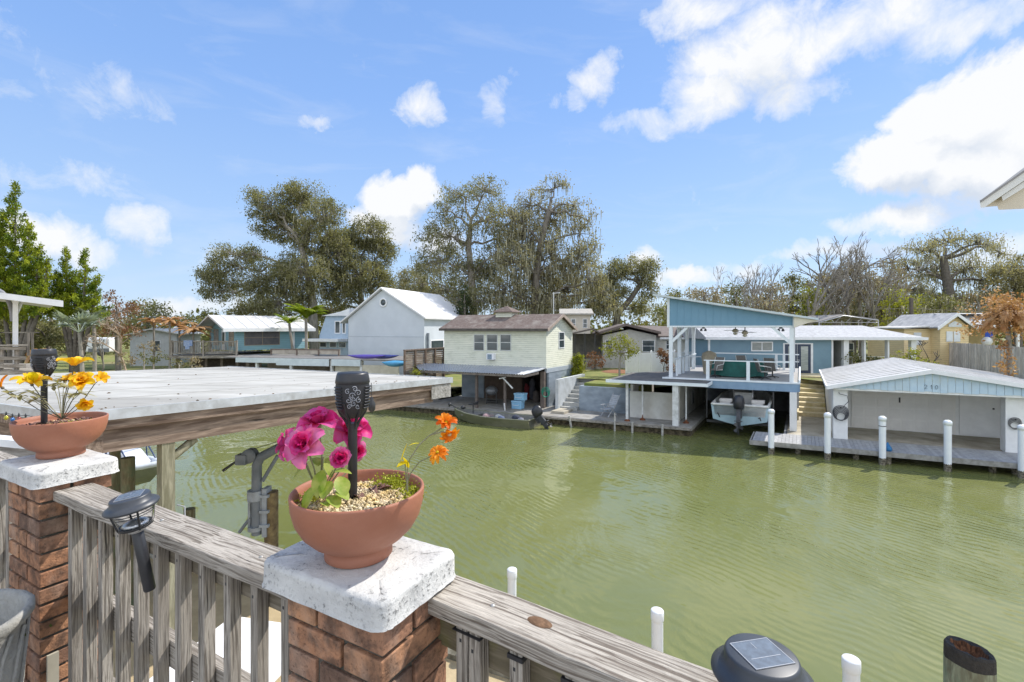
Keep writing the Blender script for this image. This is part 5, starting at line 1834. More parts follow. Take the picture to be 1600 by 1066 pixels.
def hang(pts, lmin, lmax, w):
    """hanging strands"""
    n = len(pts)
    q = rng.uniform(0, math.pi, n)
    dx = np.stack([np.cos(q), np.sin(q), np.zeros(n)], 1) * w * rng.uniform(.5, 1.2, n)[:, None]
    L = rng.uniform(lmin, lmax, n)[:, None] * np.array([[0, 0, -1.]])
    L = L + rng.normal(size=(n, 3)) * .06
    v = np.stack([pts - dx, pts + dx, pts + dx * .7 + L * .6, pts + L], 1).reshape(-1, 3)
    return v, np.arange(4 * n).reshape(-1, 4)


def blob_pts(blobs, nclump, cr, nleaf, flatten=.8):
    centers, pts = [], []
    for (c, r, dens) in blobs:
        k = max(2, int(nclump * dens))
        d = rng.normal(size=(k, 3))
        d /= np.linalg.norm(d, axis=1)[:, None]
        d *= rng.uniform(.35, 1.0, (k, 1)) ** .6
        cc = np.array(c) + d * np.array(r)
        centers.append(cc)
        for q in cc:
            sc = cr * rng.uniform(.55, 1.35)
            m = int(nleaf * rng.uniform(.5, 1.3))
            pts.append(q + rng.normal(size=(m, 3)) * np.array([sc, sc, sc * flatten]) * .5)
    return centers, np.concatenate(pts)


def limb(m, a, b, r0, r1, sag=.1, n=5, sides=6, wob=.06):
    a, b = Vector(a), Vector(b)
    L = (b - a).length
    pts = []
    for i in range(n + 1):
        f_ = i / n
        p = a.lerp(b, f_)
        p.z += math.sin(math.pi * f_) * L * sag
        if 0 < i < n:
            p += Vector([rnd.uniform(-1, 1) * L * wob for _ in range(3)])
        pts.append(p)
    m.tube(pts, [r0 + (r1 - r0) * i / n for i in range(n + 1)], sides)
    return pts


def tree(name, label, base, trunk, blobs, lm, bm_, cat='tree', group=None, nclump=74, cr=.9, nleaf=96, size=.25, r=.40, moss=0, mossl=(.5, 1.8), twigs=True, depth=None, bare=.0):
    # base: (px, Y, ground z); trunk: [(px, py)...]; blobs: (px, py, rx, ry[, density]) all seen at distance Y
    px, Y, gzv = base
    s = Y / F
    b = ((px - 800) * s, Y, gzv - .3)
    t = thing(name, label, cat, b, group)
    nodes = [Vector(b)] + [Vector(at(p[0], p[1], Y)) for p in trunk]
    m = MB()
    m.tube(nodes, [r * (1.25 - .6 * i / max(1, len(nodes) - 1)) for i in range(len(nodes))], 9)
    bl = []
    for q in blobs:
        c = at(q[0], q[1], Y)
        dd = (depth if depth is not None else .75)
        off = rnd.uniform(-1, 1) * q[2] * s * dd * 1.2
        c = (c[0] * (Y + off) / Y, Y + off, H + (c[2] - H) * (Y + off) / Y)
        bl.append((c, (q[2] * s, q[2] * s * dd, q[3] * s), (q[4] if len(q) > 4 else 1.0) * (q[2] * q[3] * s * s / (9.4 * cr * cr))))
    cen, pts = blob_pts(bl, nclump, cr, nleaf)
    for (c, rr, dn), cc in zip(bl, cen):
        c = Vector(c)
        start = min(nodes[1:], key=lambda n_: (n_ - c).length + max(0, n_.z - c.z) * 1.5)
        lp = limb(m, start, c, r * .42, r * .14, .08)
        if twigs:
            for q in cc:
                q = Vector(q)
                st = min(lp, key=lambda n_: (n_ - q).length)
                limb(m, st, q, r * .12, .02, .05, 3, 4, .1)
    m.build('trunk', bm_, t)
    v, fc = leaves(pts, size)
    mk('crown', v, fc, None, lm, t)
    if moss:
        allc = np.concatenate(cen)
        idx = rng.integers(0, len(allc), moss)
        mp = allc[idx] + rng.normal(size=(moss, 3)) * np.array([cr, cr, cr * .5]) * .6
        v, fc = hang(mp, mossl[0] * .6, mossl[1] * .6, .06)
        tag(mk('hanging_moss', v, fc, None, MOSS, t), kind='stuff')
    return t


def bare_tree(label, base, top, r, lm=None, spread=.55, depth=5, group='bare trees behind the pavilion', lean=0.0):
    px, Y, gzv = base
    s = Y / F
    b = Vector(((px - 800) * s, Y, gzv - .3))
    tp = Vector(at(top[0], top[1], Y))
    t = thing('bare_tree', label, 'tree', b, group)
    m = MB()
    Lt = (tp - b).length

    def grow(p, d, L, r, k):
        n = 3
        pts = [p]
        for i in range(n):
            d = (d + Vector([rnd.uniform(-1, 1) * .16 for _ in range(3)])).normalized()
            pts.append(pts[-1] + d * L / n)
        m.tube(pts, [r * (1 - .4 * i / n) for i in range(n + 1)], 5 if k > 2 else 3)
        if k == 0 or L < .25:
            return
        for _ in range(3 if k > 3 else rnd.choice((2, 3))):
            dd = (d + Vector([rnd.uniform(-1, 1) * spread for _ in range(3)]) + Vector((0, 0, .12))).normalized()
            q = pts[rnd.choice((2, 3, 3))]
            grow(q, dd, L * rnd.uniform(.5, .76), max(r * .6, .026), k - 1)
    grow(b, (tp - b).normalized(), Lt * .42, r, depth)
    m.build('trunk', lm or BARKL, t)
    return t


# --- the big live oaks
tree('live_oak', 'large live oak with grey trunk left of the white gabled house', (492, 60, 1.4), [(488, 470), (482, 430), (470, 385)],
     [(472, 308, 40, 24), (420, 325, 34, 22, .8), (395, 305, 16, 12, .5), (440, 355, 42, 28), (505, 335, 34, 26, .8), (500, 375, 45, 34), (372, 400, 40, 18, .9), (345, 428, 36, 26), (350, 456, 34, 16, .8), (420, 440, 46, 30), (470, 425, 44, 34), (525, 400, 36, 34), (440, 475, 48, 22), (400, 485, 40, 16)],
     OAK, BARKL, moss=2200, r=.5)
tree('live_oak', 'dense rounded oak behind the peak of the white house', (572, 64, 1.4), [(566, 480), (560, 440)],
     [(575, 365, 34, 28), (548, 385, 28, 26), (592, 400, 26, 32), (560, 430, 40, 30), (592, 445, 26, 22), (530, 450, 34, 30), (520, 485, 34, 16)],
     OAK, BARK, moss=1100, r=.45)
tree('live_oak', 'tall open oak with forked grey limbs behind the cottage', (742, 58, 1.9), [(740, 480), (736, 430), (732, 385), (735, 355)],
     [(722, 305, 34, 22, .7), (700, 330, 32, 22, .7), (757, 300, 34, 24, .7), (672, 365, 26, 16, .8), (705, 370, 40, 26, .8), (757, 345, 34, 28, .7), (690, 410, 44, 28), (735, 430, 44, 30, .9), (775, 400, 28, 34, .7), (700, 455, 44, 24), (660, 445, 28, 22), (785, 335, 26, 30, .7), (795, 380, 26, 34, .8), (645, 470, 26, 16), (760, 470, 40, 20), (720, 475, 50, 18), (765, 425, 30, 26)],
     OAK, BARKL, moss=2200, r=.45, nleaf=40)
tree('live_oak', 'tall mossy oak with brownish crown right above the cottage cupola', (838, 56, 2.0), [(836, 480), (838, 430), (845, 380), (858, 330)],
     [(866, 295, 30, 22, .45), (895, 320, 24, 26, .45), (828, 320, 32, 28, .7), (862, 345, 34, 30, .8), (905, 365, 22, 30, .6), (820, 370, 38, 34), (860, 400, 42, 36), (905, 415, 32, 34, .9), (830, 435, 44, 32), (880, 455, 46, 32), (935, 455, 22, 30, .5), (790, 455, 34, 26), (860, 480, 50, 18), (805, 345, 26, 30, .8), (920, 345, 16, 22, .4), (925, 395, 18, 24, .5), (945, 480, 30, 16), (800, 410, 34, 30), (840, 470, 60, 20), (920, 440, 26, 26)],
     OAK2, BARK, moss=4200, mossl=(.8, 2.6), r=.45, nleaf=40)
tree('live_oak', 'leaning oak with curved dark trunk between the cottage and pavilion', (958, 60, 2.1), [(965, 490), (985, 468), (1000, 445)],
     [(955, 425, 28, 22, .8), (985, 418, 28, 18, .8), (1010, 425, 24, 20, .8), (955, 458, 34, 20), (1012, 452, 18, 18, .7), (1000, 480, 30, 14, .8), (935, 480, 24, 16)],
     OAK, BARKD, moss=900, r=.42)
tree('live_oak', 'wide grey-brown oak with spreading bare limbs above the yellow house', (1487, 62, 2.3), [(1485, 470), (1480, 440), (1474, 405)],
     [(1480, 378, 34, 16, .6), (1440, 392, 34, 18, .6), (1525, 382, 34, 16, .6), (1562, 395, 20, 16, .5), (1420, 420, 30, 20, .7), (1460, 425, 34, 24, .6), (1510, 420, 36, 26, .6), (1550, 440, 30, 22, .6), (1420, 455, 30, 20, .7), (1470, 465, 40, 20, .6), (1530, 470, 36, 18, .7)],
     OAK2, BARKD, moss=3000, r=.6, nleaf=36)
tree('live_oak', 'olive green oak at the right edge above the dead palm', (1590, 60, 2.3), [(1590, 480), (1588, 450)],
     [(1575, 425, 26, 18, .8), (1610, 420, 30, 20, .8), (1590, 450, 36, 20), (1560, 470, 26, 16, .8), (1640, 450, 40, 30)], OAK2, BARKD, moss=400, r=.4)
tree('small_oak', 'low oak showing in the gap right of the white house', (655, 70, 1.6), [(652, 480)],
     [(640, 440, 30, 20, .8), (670, 425, 22, 18, .5), (625, 460, 26, 18, .8), (668, 465, 30, 18)], OAK2, BARKD, moss=400, r=.3)
tree('cedar', 'dark pointed cedar right of the white house roof', (726, 50, 1.9), [(726, 500), (726, 470)],
     [(726, 455, 5, 8), (726, 470, 9, 8, 1.4), (727, 484, 13, 9, 1.4), (726, 498, 16, 8, 1.3)], leafmat('cedar_leaves', (.03, .045, .015), (.06, .08, .03)), BARKD, nclump=40, cr=.4, nleaf=36, size=.24, r=.15)
# --- woods on the right, tree by tree
grp = 'trees of the wood behind the ranch house'
spec = [(1060, 470, 26, 18, FOR1, 'green brown tree left of the pavilion roof peak'), (1045, 490, 22, 18, YGREEN, 'bright yellow-green tree left of the pavilion, behind the mobile home'),
        (1100, 462, 26, 18, FOR2, 'thin brown tree just behind the pavilion roof peak'), (1150, 462, 24, 18, FOR1, 'dark green tree behind the left part of the pavilion roof'), (1205, 460, 26, 20, FOR2, 'tan tree behind the middle of the pavilion roof'),
        (1240, 452, 26, 24, FOR1, 'leafy green tree above the right part of the pavilion roof'), (1262, 470, 24, 20, YGREEN, 'yellow-green tree above the right tip of the pavilion roof'), (1285, 445, 26, 26, FOR2, 'grey-brown tree left of the carport roof'),
        (1312, 440, 24, 24, FOR2, 'pale tan tree above the left end of the carport roof'), (1335, 465, 26, 24, FOR1, 'dark green tree directly above the carport roof'), (1345, 432, 22, 20, FOR2, 'tall brown crown above the middle of the carport'),
        (1375, 455, 26, 26, FOR2, 'bare brown thicket tree right of the carport'), (1390, 430, 22, 22, FOR2, 'tan tree behind the utility pole, left one'), (1405, 470, 24, 22, YGREEN, 'yellow-green tree left of the utility pole'),
        (1440, 480, 26, 18, FOR1, 'dark green tree just left of the yellow house roof'), (1470, 478, 28, 16, FOR1, 'low green tree behind the yellow house gable'), (1530, 478, 30, 18, FOR2, 'brown tree behind the right roof of the yellow house')]
for i, (px, py, rx, ry, lm, lab) in enumerate(spec):
    Y = 50 + (i * 7 % 13)
    tree('wood_tree', lab, (px, Y, 2.25), [(px + rnd.uniform(-4, 4), py + ry + 6), (px, py)],
         [(px, py, rx, ry), (px + rnd.uniform(-14, 14), py + ry * .9, rx, ry * .8), (px + rnd.uniform(-10, 10), py + ry * 1.8, rx * 1.1, ry * .7), (px + rnd.uniform(-12, 12), py - ry * .6, rx * .55, ry * .5, .7)],
         lm, BARKD if i % 2 else BARKL, 'tree', grp, nclump=34, cr=.8, nleaf=52, size=.27, r=.20, moss=260)
# bare trees rising over the wood
for (px, py, bx, lab) in ((1137, 428, 1140, 'low bare tree over the left half of the pavilion roof'), (1187, 408, 1183, 'bare grey tree over the middle of the pavilion roof'), (1236, 385, 1262, 'bare tree leaning left over the right part of the pavilion'),
                          (1292, 372, 1292, 'tallest straight bare tree left of the carport'), (1372, 388, 1366, 'bare forked tree above the right end of the carport'), (1215, 440, 1222, 'small bare tree between two taller ones over the pavilion'), (1105, 445, 1110, 'faint bare shrubby tree at the pavilion roof peak'),
                          (1330, 405, 1326, 'bare tree just right of the tallest straight one'), (1410, 400, 1404, 'bare tree left of the wide oak above the utility pole'), (1340, 430, 1345, 'low bare tree over the carport roof'), (1268, 425, 1272, 'short bare tree over the right tip of the pavilion roof'), (1165, 440, 1160, 'short bare tree over the left third of the pavilion')):
    bare_tree(lab, (bx, 52, 2.25), (px, py), .26 if py < 420 else .16, BARKL if px != 1292 else BARK)
# --- far-off wood closing the horizon: one mass
P = []
for k in range(1500):
    px = rnd.uniform(-500, 2100)
    Y = rnd.uniform(75, 95)
    top = 497 + 8 * math.sin(px * .021) + 5 * math.sin(px * .07 + 1)
    if 1040 < px < 2100:
        top -= 14
    py = rnd.uniform(top, 545)
    c = at(px, py, Y)
    P.append(np.array(c) + rng.normal(size=(34, 3)) * np.array([1.1, 1.1, .8]))
v, fc = leaves(np.concatenate(P), .75, .6)
tag(mk('far_wood', v, fc, None, FOR1), 'far-off line of woodland closing the horizon behind the houses', 'wood', kind='stuff')
# --- left side
CY = 41
def cypress(label, base, spires, lm):
    px, Y, gzv = base
    s = Y / F
    b = ((px - 800) * s, Y, gzv - .3)
    t = thing('cypress', label, 'tree', b, 'bright green cypresses on the far left')
    m = MB()
    P, S = [], []
    for (sx, sy, hw, bot) in spires:          # apex column and row, half width at the foot, row of the foot
        top = Vector(at(sx, sy, Y))
        foot = Vector(at(sx + (px - sx) * .25, bot, Y))
        m.tube([Vector(b), Vector(b).lerp(foot, .85), foot, top], [.24, .16, .14, .02], 7)
        Hh = top.z - foot.z
        nb_ = int(8 * Hh)
        for k in range(nb_):
            u = (k + rnd.random()) / nb_
            c = foot.lerp(top, u)
            rad = hw * s * (1 - u) ** 1.05 * rnd.choice((.45, .7, .9, 1.05, 1.3)) + .10
            a = rnd.uniform(0, 6.283)
            d = Vector((math.cos(a), math.sin(a), .28)).normalized()
            tip = c + d * rad
            n_ = int(22 + 75 * rad)
            q = rng.uniform(.1, 1.0, n_)[:, None] ** .8
            pl = np.array(c) + (np.array(tip) - np.array(c)) * q
            pl = pl + rng.normal(size=(n_, 3)) * np.array([.15, .15, .12]) * (1.3 - q * .8)
            pl[:, 2] += rng.uniform(0, .30, n_) * q[:, 0]
            P.append(pl)
    m.build('trunk', BARKD, t)
    v, fc = leaves(np.concatenate(P), .22, .4, up=1.2)
    mk('crown', v, fc, None, lm, t)


cypress('tall bright green cypress at the left edge of the picture', (22, CY, 1.1), [(24, 288, 62, 510), (45, 350, 46, 500), (4, 335, 50, 500), (62, 385, 34, 490), (76, 405, 18, 480), (-25, 330, 50, 500)], CYP)
cypress('twin-tipped bright green cypress right of the tallest one', (118, CY + 2, 1.1), [(103, 390, 30, 505), (134, 391, 32, 505), (118, 425, 40, 500), (153, 432, 16, 490), (88, 425, 18, 490)], CYP)
tree('russet_tree', 'rust brown bald tree behind the silver palm', (185, 46, 1.2), [(183, 520), (182, 490)],
     [(180, 465, 16, 10, .8), (165, 485, 22, 14), (195, 485, 22, 16), (180, 505, 26, 14), (205, 512, 18, 14, .7), (175, 522, 24, 12, .7)], RUSSET, BARKL, nclump=36, cr=.6, nleaf=40, size=.22, r=.2)
tree('russet_tree', 'small rust brown crown behind the covered deck roof edge', (78, 48, 1.2), [(80, 480), (80, 468)], [(80, 460, 20, 8, .8), (62, 472, 18, 8, .7), (85, 485, 18, 10)], RUSSET, BARKL, nclump=36, cr=.6, nleaf=36, size=.22, r=.15)
tree('leafy_tree', 'olive green tree left of the small blue house', (232, 58, 1.2), [(230, 520), (230, 500)],
     [(225, 478, 22, 10), (245, 490, 24, 12), (210, 490, 18, 12), (268, 495, 16, 8, .8), (235, 505, 30, 12)], OAK, BARKD, nclump=36, r=.25)
tree('leafy_tree', 'small green tree behind the ridge of the small blue house', (330, 62, 1.2), [(330, 500)], [(320, 492, 14, 6), (340, 488, 12, 7), (356, 494, 12, 6), (300, 500, 14, 7), (383, 490, 10, 6)], FOR1, BARKD, nclump=36, r=.2)
tree('leafy_tree', 'dark green bushy tree behind the camper on the far left', (75, 44, 1.2), [(75, 530)], [(75, 515, 22, 14), (60, 535, 24, 12), (92, 535, 16, 12), (35, 525, 20, 18), (10, 500, 24, 20), (5, 535, 24, 14)], OAK, BARKD, nclump=36, cr=.6, r=.2)
tree('leafy_tree', 'pale straw-coloured bush in front of the camper', (110, 46, 1.2), [(110, 550)], [(100, 552, 16, 6), (128, 556, 14, 5), (80, 556, 12, 5)], FOR2, BARKD, nclump=16, cr=.45, nleaf=30, size=.2, r=.1, cat='bush')
bare_tree('pale bare tree in front of the pale shed', (196, 42, 1.2), (200, 498), .12, leafmat('pale_twig', (.42, .33, .25), (.3, .23, .17), trans=0), .8, 5, 'bare shrubs on the far left bank')
bare_tree('pale bare shrub just right of the silver palm', (160, 44, 1.2), (162, 520), .09, BARKL, .8, 4, 'bare shrubs on the far left bank')
for i, (px, py, rx, lab) in enumerate(((225, 540, 14, 'dusty grey-green bush at the foot of the pale shed'), (240, 556, 20, 'dark green bush below the pale shed'), (190, 560, 16, 'brown reedy bush left of the pale shed'), (280, 568, 16, 'dark undergrowth below the raised deck'), (300, 566, 14, 'brown undergrowth between the deck stilts'))):
    tree('bush', lab, (px, 42, 1.1), [(px, py + 4)], [(px, py, rx, 8), (px + 6, py + 6, rx, 6)], (FOR2, FOR1, FOR2, OAK, FOR2)[i], BARKL, 'bush', 'bushes along the far left bank', nclump=20, cr=.45, nleaf=36, size=.2, r=.06)
tree('leafy_tree', 'yellow-green shrub standing in mulch beside the white vinyl fence', (968, 32.5, 2.18), [(968, 570), (970, 555)],
     [(968, 528, 14, 9, .9), (955, 542, 14, 10, .9), (982, 540, 15, 10, .9), (968, 552, 20, 10, .8), (993, 545, 8, 9, .8)], YGREEN, BARKL, nclump=46, cr=.32, nleaf=34, size=.13, r=.07, cat='shrub')
tree('hedge', 'tall clipped yellow-green hedge at the corner of the cottage', (902, 33, 2.0), [(902, 585)], [(902, 562, 8, 9, 1.5), (903, 575, 8, 9, 1.5), (902, 588, 8, 8, 1.5)], YGREEN, BARKL, nclump=90, cr=.3, nleaf=60, size=.12, r=.05, cat='hedge')
tree('bush', 'low brown ferny bush in front of the mobile home porch', (927, 37, 2.18), [(927, 572)], [(928, 556, 9, 9), (932, 568, 12, 7)], RUSSET, BARKL, nclump=40, cr=.35, nleaf=30, size=.2, r=.05, cat='bush')
tree('bush', 'yellow bush showing between the awning and the board fence', (652, 31, 1.1), [(652, 588)], [(650, 582, 9, 6)], YGREEN, BARKL, nclump=60, cr=.25, nleaf=26, size=.13, r=.05, cat='bush')
tree('bush', 'leggy green bush growing at the ranch house porch corner', (1425, 31, 2.2), [(1424, 575), (1424, 560)], [(1418, 552, 14, 7, .9), (1438, 565, 16, 8), (1405, 562, 14, 6), (1385, 566, 14, 5, .9), (1452, 572, 12, 7)], YGREEN, BARKL, nclump=46, cr=.3, nleaf=26, size=.13, r=.06, cat='bush')
tree('bush', 'row of green bushes under the ranch house porch windows', (1370, 33.0, 2.2), [(1370, 575)], [(1335, 558, 8, 6), (1345, 566, 14, 5), (1365, 562, 12, 6), (1395, 570, 14, 5)], FOR1, BARKL, nclump=46, cr=.3, nleaf=30, size=.15, r=.05, cat='bush')
tree('bush', 'dead brown climber hanging on the fence beside the pavilion post', (1037, 32, 2.2), [(1037, 575)], [(1030, 552, 9, 7, .8), (1040, 560, 9, 9, .8), (1048, 575, 6, 8, .7)], RUSSET, BARKD, nclump=70, cr=.22, nleaf=20, size=.16, r=.04, cat='climber')
bare_tree('small bare shrub against the yellow house wall', (1455, 33.5, 2.2), (1455, 530), .06, BARKD, .8, 4, 'bare shrubs by the yellow house')
for i, (px, py) in enumerate(((884, 582), (1120, 468))[:1]):
    pass


# --- palms
def palm(name, label, base, top, L, nf, lm, r=.14, droop=1.0, width=.5, up=.5, nl=16, cat='palm', fan=False, skirt=0, seed=1, group=None):
    px, Y, gzv = base
    rr = random.Random(seed)
    b = Vector(((px - 800) / F * Y, Y, gzv - .2))
    tp = Vector(at(top[0], top[1], Y))
    t = thing(name, label, cat, b, group)
    MB().tube([b, b.lerp(tp, .5) + Vector((.05, 0, 0)), tp], [r * 1.2, r, r * .9], 9).build('trunk', BARKL, t)
    V, Fc = [], []

    def quad(a, b_, c, d):
        o = len(V)
        V.extend([a, b_, c, d])
        Fc.append((o, o + 1, o + 2, o + 3))
    for k in range(nf):
        a = 2 * math.pi * k / nf + rr.uniform(-.25, .25)
        u0 = up + rr.uniform(-.35, .5) if k >= skirt else -1.2
        h = Vector((math.cos(a), math.sin(a), 0))
        Lf = L * rr.uniform(.75, 1.1)
        if fan:
            d = (h + Vector((0, 0, u0))).normalized()
            c = tp + d * Lf * .55
            for j in range(11):
                q = (j - 5) / 5 * 1.25
                s_ = d.cross(Vector((0, 0, 1))).normalized()
                e = (d * math.cos(q) + s_ * math.sin(q)).normalized()
                tip = c + e * Lf * .5 + Vector((0, 0, -Lf * .12 * abs(q)))
                n_ = e.cross(Vector((0, 0, 1))).normalized() * Lf * .045
                quad(c, c + e * Lf * .25 + n_, tip, c + e * Lf * .25 - n_)
            s_ = Vector((-h.y, h.x, 0)) * .02
            quad(tp - s_, tp + s_, c + s_, c - s_)
            continue
        p = tp.copy()
        d = (h + Vector((0, 0, u0 * 1.6))).normalized()
        for j in range(nl):
            f0 = j / nl
            d = (d + Vector((0, 0, -1)) * droop * .13).normalized()
            p2 = p + d * Lf / nl
            s_ = d.cross(Vector((0, 0, 1)))
            s_ = s_.normalized() if s_.length > .05 else Vector((-h.y, h.x, 0))
            ww = width * Lf * math.sin(math.pi * min(1, f0 * .85 + .12)) * .5
            for sg in (-1, 1):
                tipp = p2 + s_ * sg * ww + Vector((0, 0, -ww * .55)) + d * ww * .5
                quad(p, p + d * Lf / nl * .32, tipp, p + s_ * sg * ww * .5 + d * Lf / nl * .1 + Vector((0, 0, -ww * .12)))
                tip2 = tipp + d * Lf / nl * .5 + Vector((0, 0, rr.uniform(-.1, .1) * ww))
                quad(p + d * Lf / nl * .5, p + d * Lf / nl * .8, tip2, p + s_ * sg * ww * .5 + d * Lf / nl * .6 + Vector((0, 0, -ww * .12)))
            q = s_ * .02
            quad(p - q, p + q, p2 + q, p2 - q)
            p = p2
    mk('frond', np.array([tuple(x) for x in V]), np.array(Fc), None, lm, t)
    return t


palm('palm', 'bright green palm between the small blue house and white house', (478, 46, 1.2), (478, 498), 2.5, 26, PALMG, nl=9, seed=3, up=1.2, droop=1.3, width=.32)
palm('palm', 'low bright green palm left of the taller green palm', (460, 50, 1.2), (452, 506), 1.9, 20, PALMG, nl=9, seed=5, up=.8, width=.32)
palm('silver_palm', 'silvery fan palm standing before the camper', (129, 40, 1.2), (124, 520), 2.3, 20, SILVER, fan=True, seed=2, up=.7)
palm('silver_palm', 'silvery fan palm crown left of the russet tree', (148, 43, 1.2), (146, 503), 1.7, 14, SILVER, fan=True, seed=8, up=.8)
for i, (px, py, lab, s) in enumerate(((240, 505, 'dead tan palm behind the pale shed roof', 1.7), (280, 512, 'dead tan palm left of the raised deck', 2.1), (302, 520, 'dead brown palm behind the raised deck railing', 2.2), (265, 503, 'dead palm crown between the two tan ones behind the pale shed', 1.5))):
    palm('dead_palm', lab, (px, 50 - i, 1.2), (px, py), s, 22, DEAD, .09, nl=8, seed=10 + i, up=.7, droop=1.5, width=.26, group='frost-killed palms on the far left bank')
palm('dead_palm', 'big frost-killed palm with curled orange-brown fronds over the picket fence', (1578, 25, 2.1), (1574, 492), 1.7, 26, DEAD, .11, seed=21, up=.35, droop=1.7, width=.26, nl=9, skirt=0)
P = []
for k in range(95):
    c = np.array(at(1573, 498, 25)) + rng.normal(size=3) * np.array([.62, .5, .62])
    P.append(c + rng.normal(size=(26, 3)) * .2)
for k in range(20):
    c = np.array(at(1572 + rnd.uniform(-9, 9), rnd.uniform(535, 590), 25))
    P.append(c + rng.normal(size=(16, 3)) * .12)
v, fc = leaves(np.concatenate(P), .17, .6)
tp_ = [o for o in COL.objects if o.name.startswith('dead_palm') and 'picket' in o.get('label', '')][0]
mk('curled_leaves', v, fc, None, DEAD, tp_)
palm('palm', 'small tan fan palm beside the covered deck post', (55, 40, 1.2), (60, 548), 1.4, 14, DEAD, seed=31, up=.4, droop=1.4)
MULCH = mat('mulch', (.30, .14, .07), (.2, .1, .05), .95, 8, bump=.6)
b = gz(970, 582, 2.2)
tag(MB().lathe((b[0], b[1] + .6, 2.19), [(1.3, .0), (.9, .08), (.1, .16)], 20).build('mulch_bed', MULCH), 'low round bed of reddish mulch around the yellow-green shrub', 'mulch bed')
# ================================================================ our own dock roof, left foreground
Rr = Vector((-1.34, 10.3))
WV, UV = Vector(WW), Vector(UU)
rz_ = lambda L: 4.40 + .031 * L            # L: metres back from the canal end


def TD(k, L, z):                          # k metres left along the canal end, L metres back
    p = Rr - UV * k - WV * L
    return (p.x, p.y, z)


ROOFT = mat('roof_membrane', (.47, .46, .425), (.33, .32, .29), .85, 1.8, bump=.25, bscale=12, detail=10, c3=(.19, .18, .16), stops=(.38, .66), sc=(.35, 1.1, 1))
DARKW = wood('brown_beam', 58.6, (.34, .26, .20), (.11, .075, .055), 1.6, 22, green=None)
DARKWU = wood('brown_beam_cross', -24.4, (.34, .26, .20), (.11, .075, .055), 1.6, 22)
t = thing('dock_roof', 'large flat weathered white roof of the near dock on brown beams', 'roof', TD(3, 3, .7))
K, LL = 7.34, 6.28


def slab(m, k0, k1, l0, l1, d0, d1):
    m.hexa([TD(k0, l0, rz_(l0) + d0), TD(k1, l0, rz_(l0) + d0), TD(k1, l1, rz_(l1) + d0), TD(k0, l1, rz_(l1) + d0), TD(k0, l0, rz_(l0) + d1), TD(k1, l0, rz_(l0) + d1), TD(k1, l1, rz_(l1) + d1), TD(k0, l1, rz_(l1) + d1)])


m = MB()
slab(m, 0.0, K, 0.0, LL, -.03, 0)
m.build('membrane', ROOFT, t)
for i in range(1, 6):
    m = MB()
    slab(m, i * 1.22 - .02, i * 1.22 + .02, 0.0, LL, .0, .006)
    m.build('seam', mat('roof_seam', (.44, .43, .40), (.34, .33, .31), .85, 6), t)
P = []
for k_ in range(80):
    kk, l_ = rnd.uniform(.05, K - .1), rnd.uniform(.05, LL - .05)
    if rnd.random() < .6:
        kk = .05 + abs(rnd.gauss(0, .5))
    P.append(TD(min(kk, K - .1), l_, rz_(l_) + .006))
v, fc = leaves(np.array(P), .04, .5, flat=.96)
tag(mk('leaf_litter', v, fc, None, leafmat('litter', (.22, .13, .06), (.12, .08, .05)), None), 'scattered brown leaf litter lying on the flat dock roof', 'leaf litter', kind='stuff')
m = MB()
slab(m, -.03, 0.0, -.02, LL, -.10, .015)
slab(m, -.03, K + .02, -.05, -.02, -.10, .015)
slab(m, -.03, K, LL, LL + .03, -.10, .015)
m.build('drip_edge', mat('drip_edge', (.50, .53, .55), (.36, .37, .37), .4, 6, metal=.0), t)
m = MB()
slab(m, .0, .05, .02, LL, -.21, -.03)
slab(m, .0, K, .0, .02, -.21, -.03)
slab(m, .05, K, LL - .04, LL, -.21, -.03)
m.build('fascia', DARKW, t)
m = MB()
slab(m, .06, .22, .5, LL - .1, -.47, -.215)
m.build('beam', DARKW, t)
m = MB()
slab(m, K - .3, K - .1, .5, LL - .1, -.47, -.215)
m.build('beam', DARKW, t)
m = MB()
slab(m, .05, K - .1, LL - .3, LL - .14, -.47, -.03)
m.build('cross_beam', DARKWU, t)
m = MB()
for i in range(9):
    slab(m, .25, K - .3, .35 + i * .62, .40 + i * .62, -.21, -.035)
m.build('joists', mat('joist', (.40, .38, .34), (.25, .23, .2), .9, 4), t)
m = MB()
slab(m, -.01, .0, .0, .62, -.40, -.12)
m.build('flashing', mat('torn_flashing', (.45, .43, .40), (.2, .19, .17), .7, 9, bump=.8), t)
POSTG = wood('treated_post', 0, (.36, .34, .24), (.17, .16, .10), 2, 20, vertical=True)
for (k, L) in ((.14, 5.33), (K - .2, 5.3)):
    p = TD(k, L, 0)
    MB().box(fr(p[0], p[1], 58), -.07, .07, -.07, .07, -.8 if L < 3 else -.5, rz_(L) - .47).build('post', POSTG, t)
p = TD(.14, 5.33, 0)
c0_ = TD(.14, 5.26, rz_(5) - .66)
c1_ = TD(.14, 5.0, rz_(5) - .48)
MB().tube([c0_, c1_], .05, 6).build('knee_brace', POSTG, t)
h0 = TD(-.0, 5.28, 0)
MB().tube([(h0[0] + .03, h0[1] - .05, 3.35), (h0[0] + .12, h0[1] - .05, 3.33), (h0[0] + .13, h0[1] - .05, 2.95), (h0[0] + .04, h0[1] - .05, 2.85)], .009, 6).build('handle', mat('handle_grey', (.3, .32, .34), (.2, .2, .2), .4, 4), t)
p = at(580, 612, 7.6)
m = MB()
m.tube([(p[0], p[1], p[2] + .14), (p[0] + .01, p[1], p[2] - .1)], .006, 4)
m.lathe((p[0] + .01, p[1], p[2] - .34), [(.01, 0), (.055, .05), (.06, .14), (.03, .2), (.02, .25)], 10)
tag(m.build('hanging_block', DARK), 'dark pulley block hanging on a line just below the dock roof edge', 'pulley')
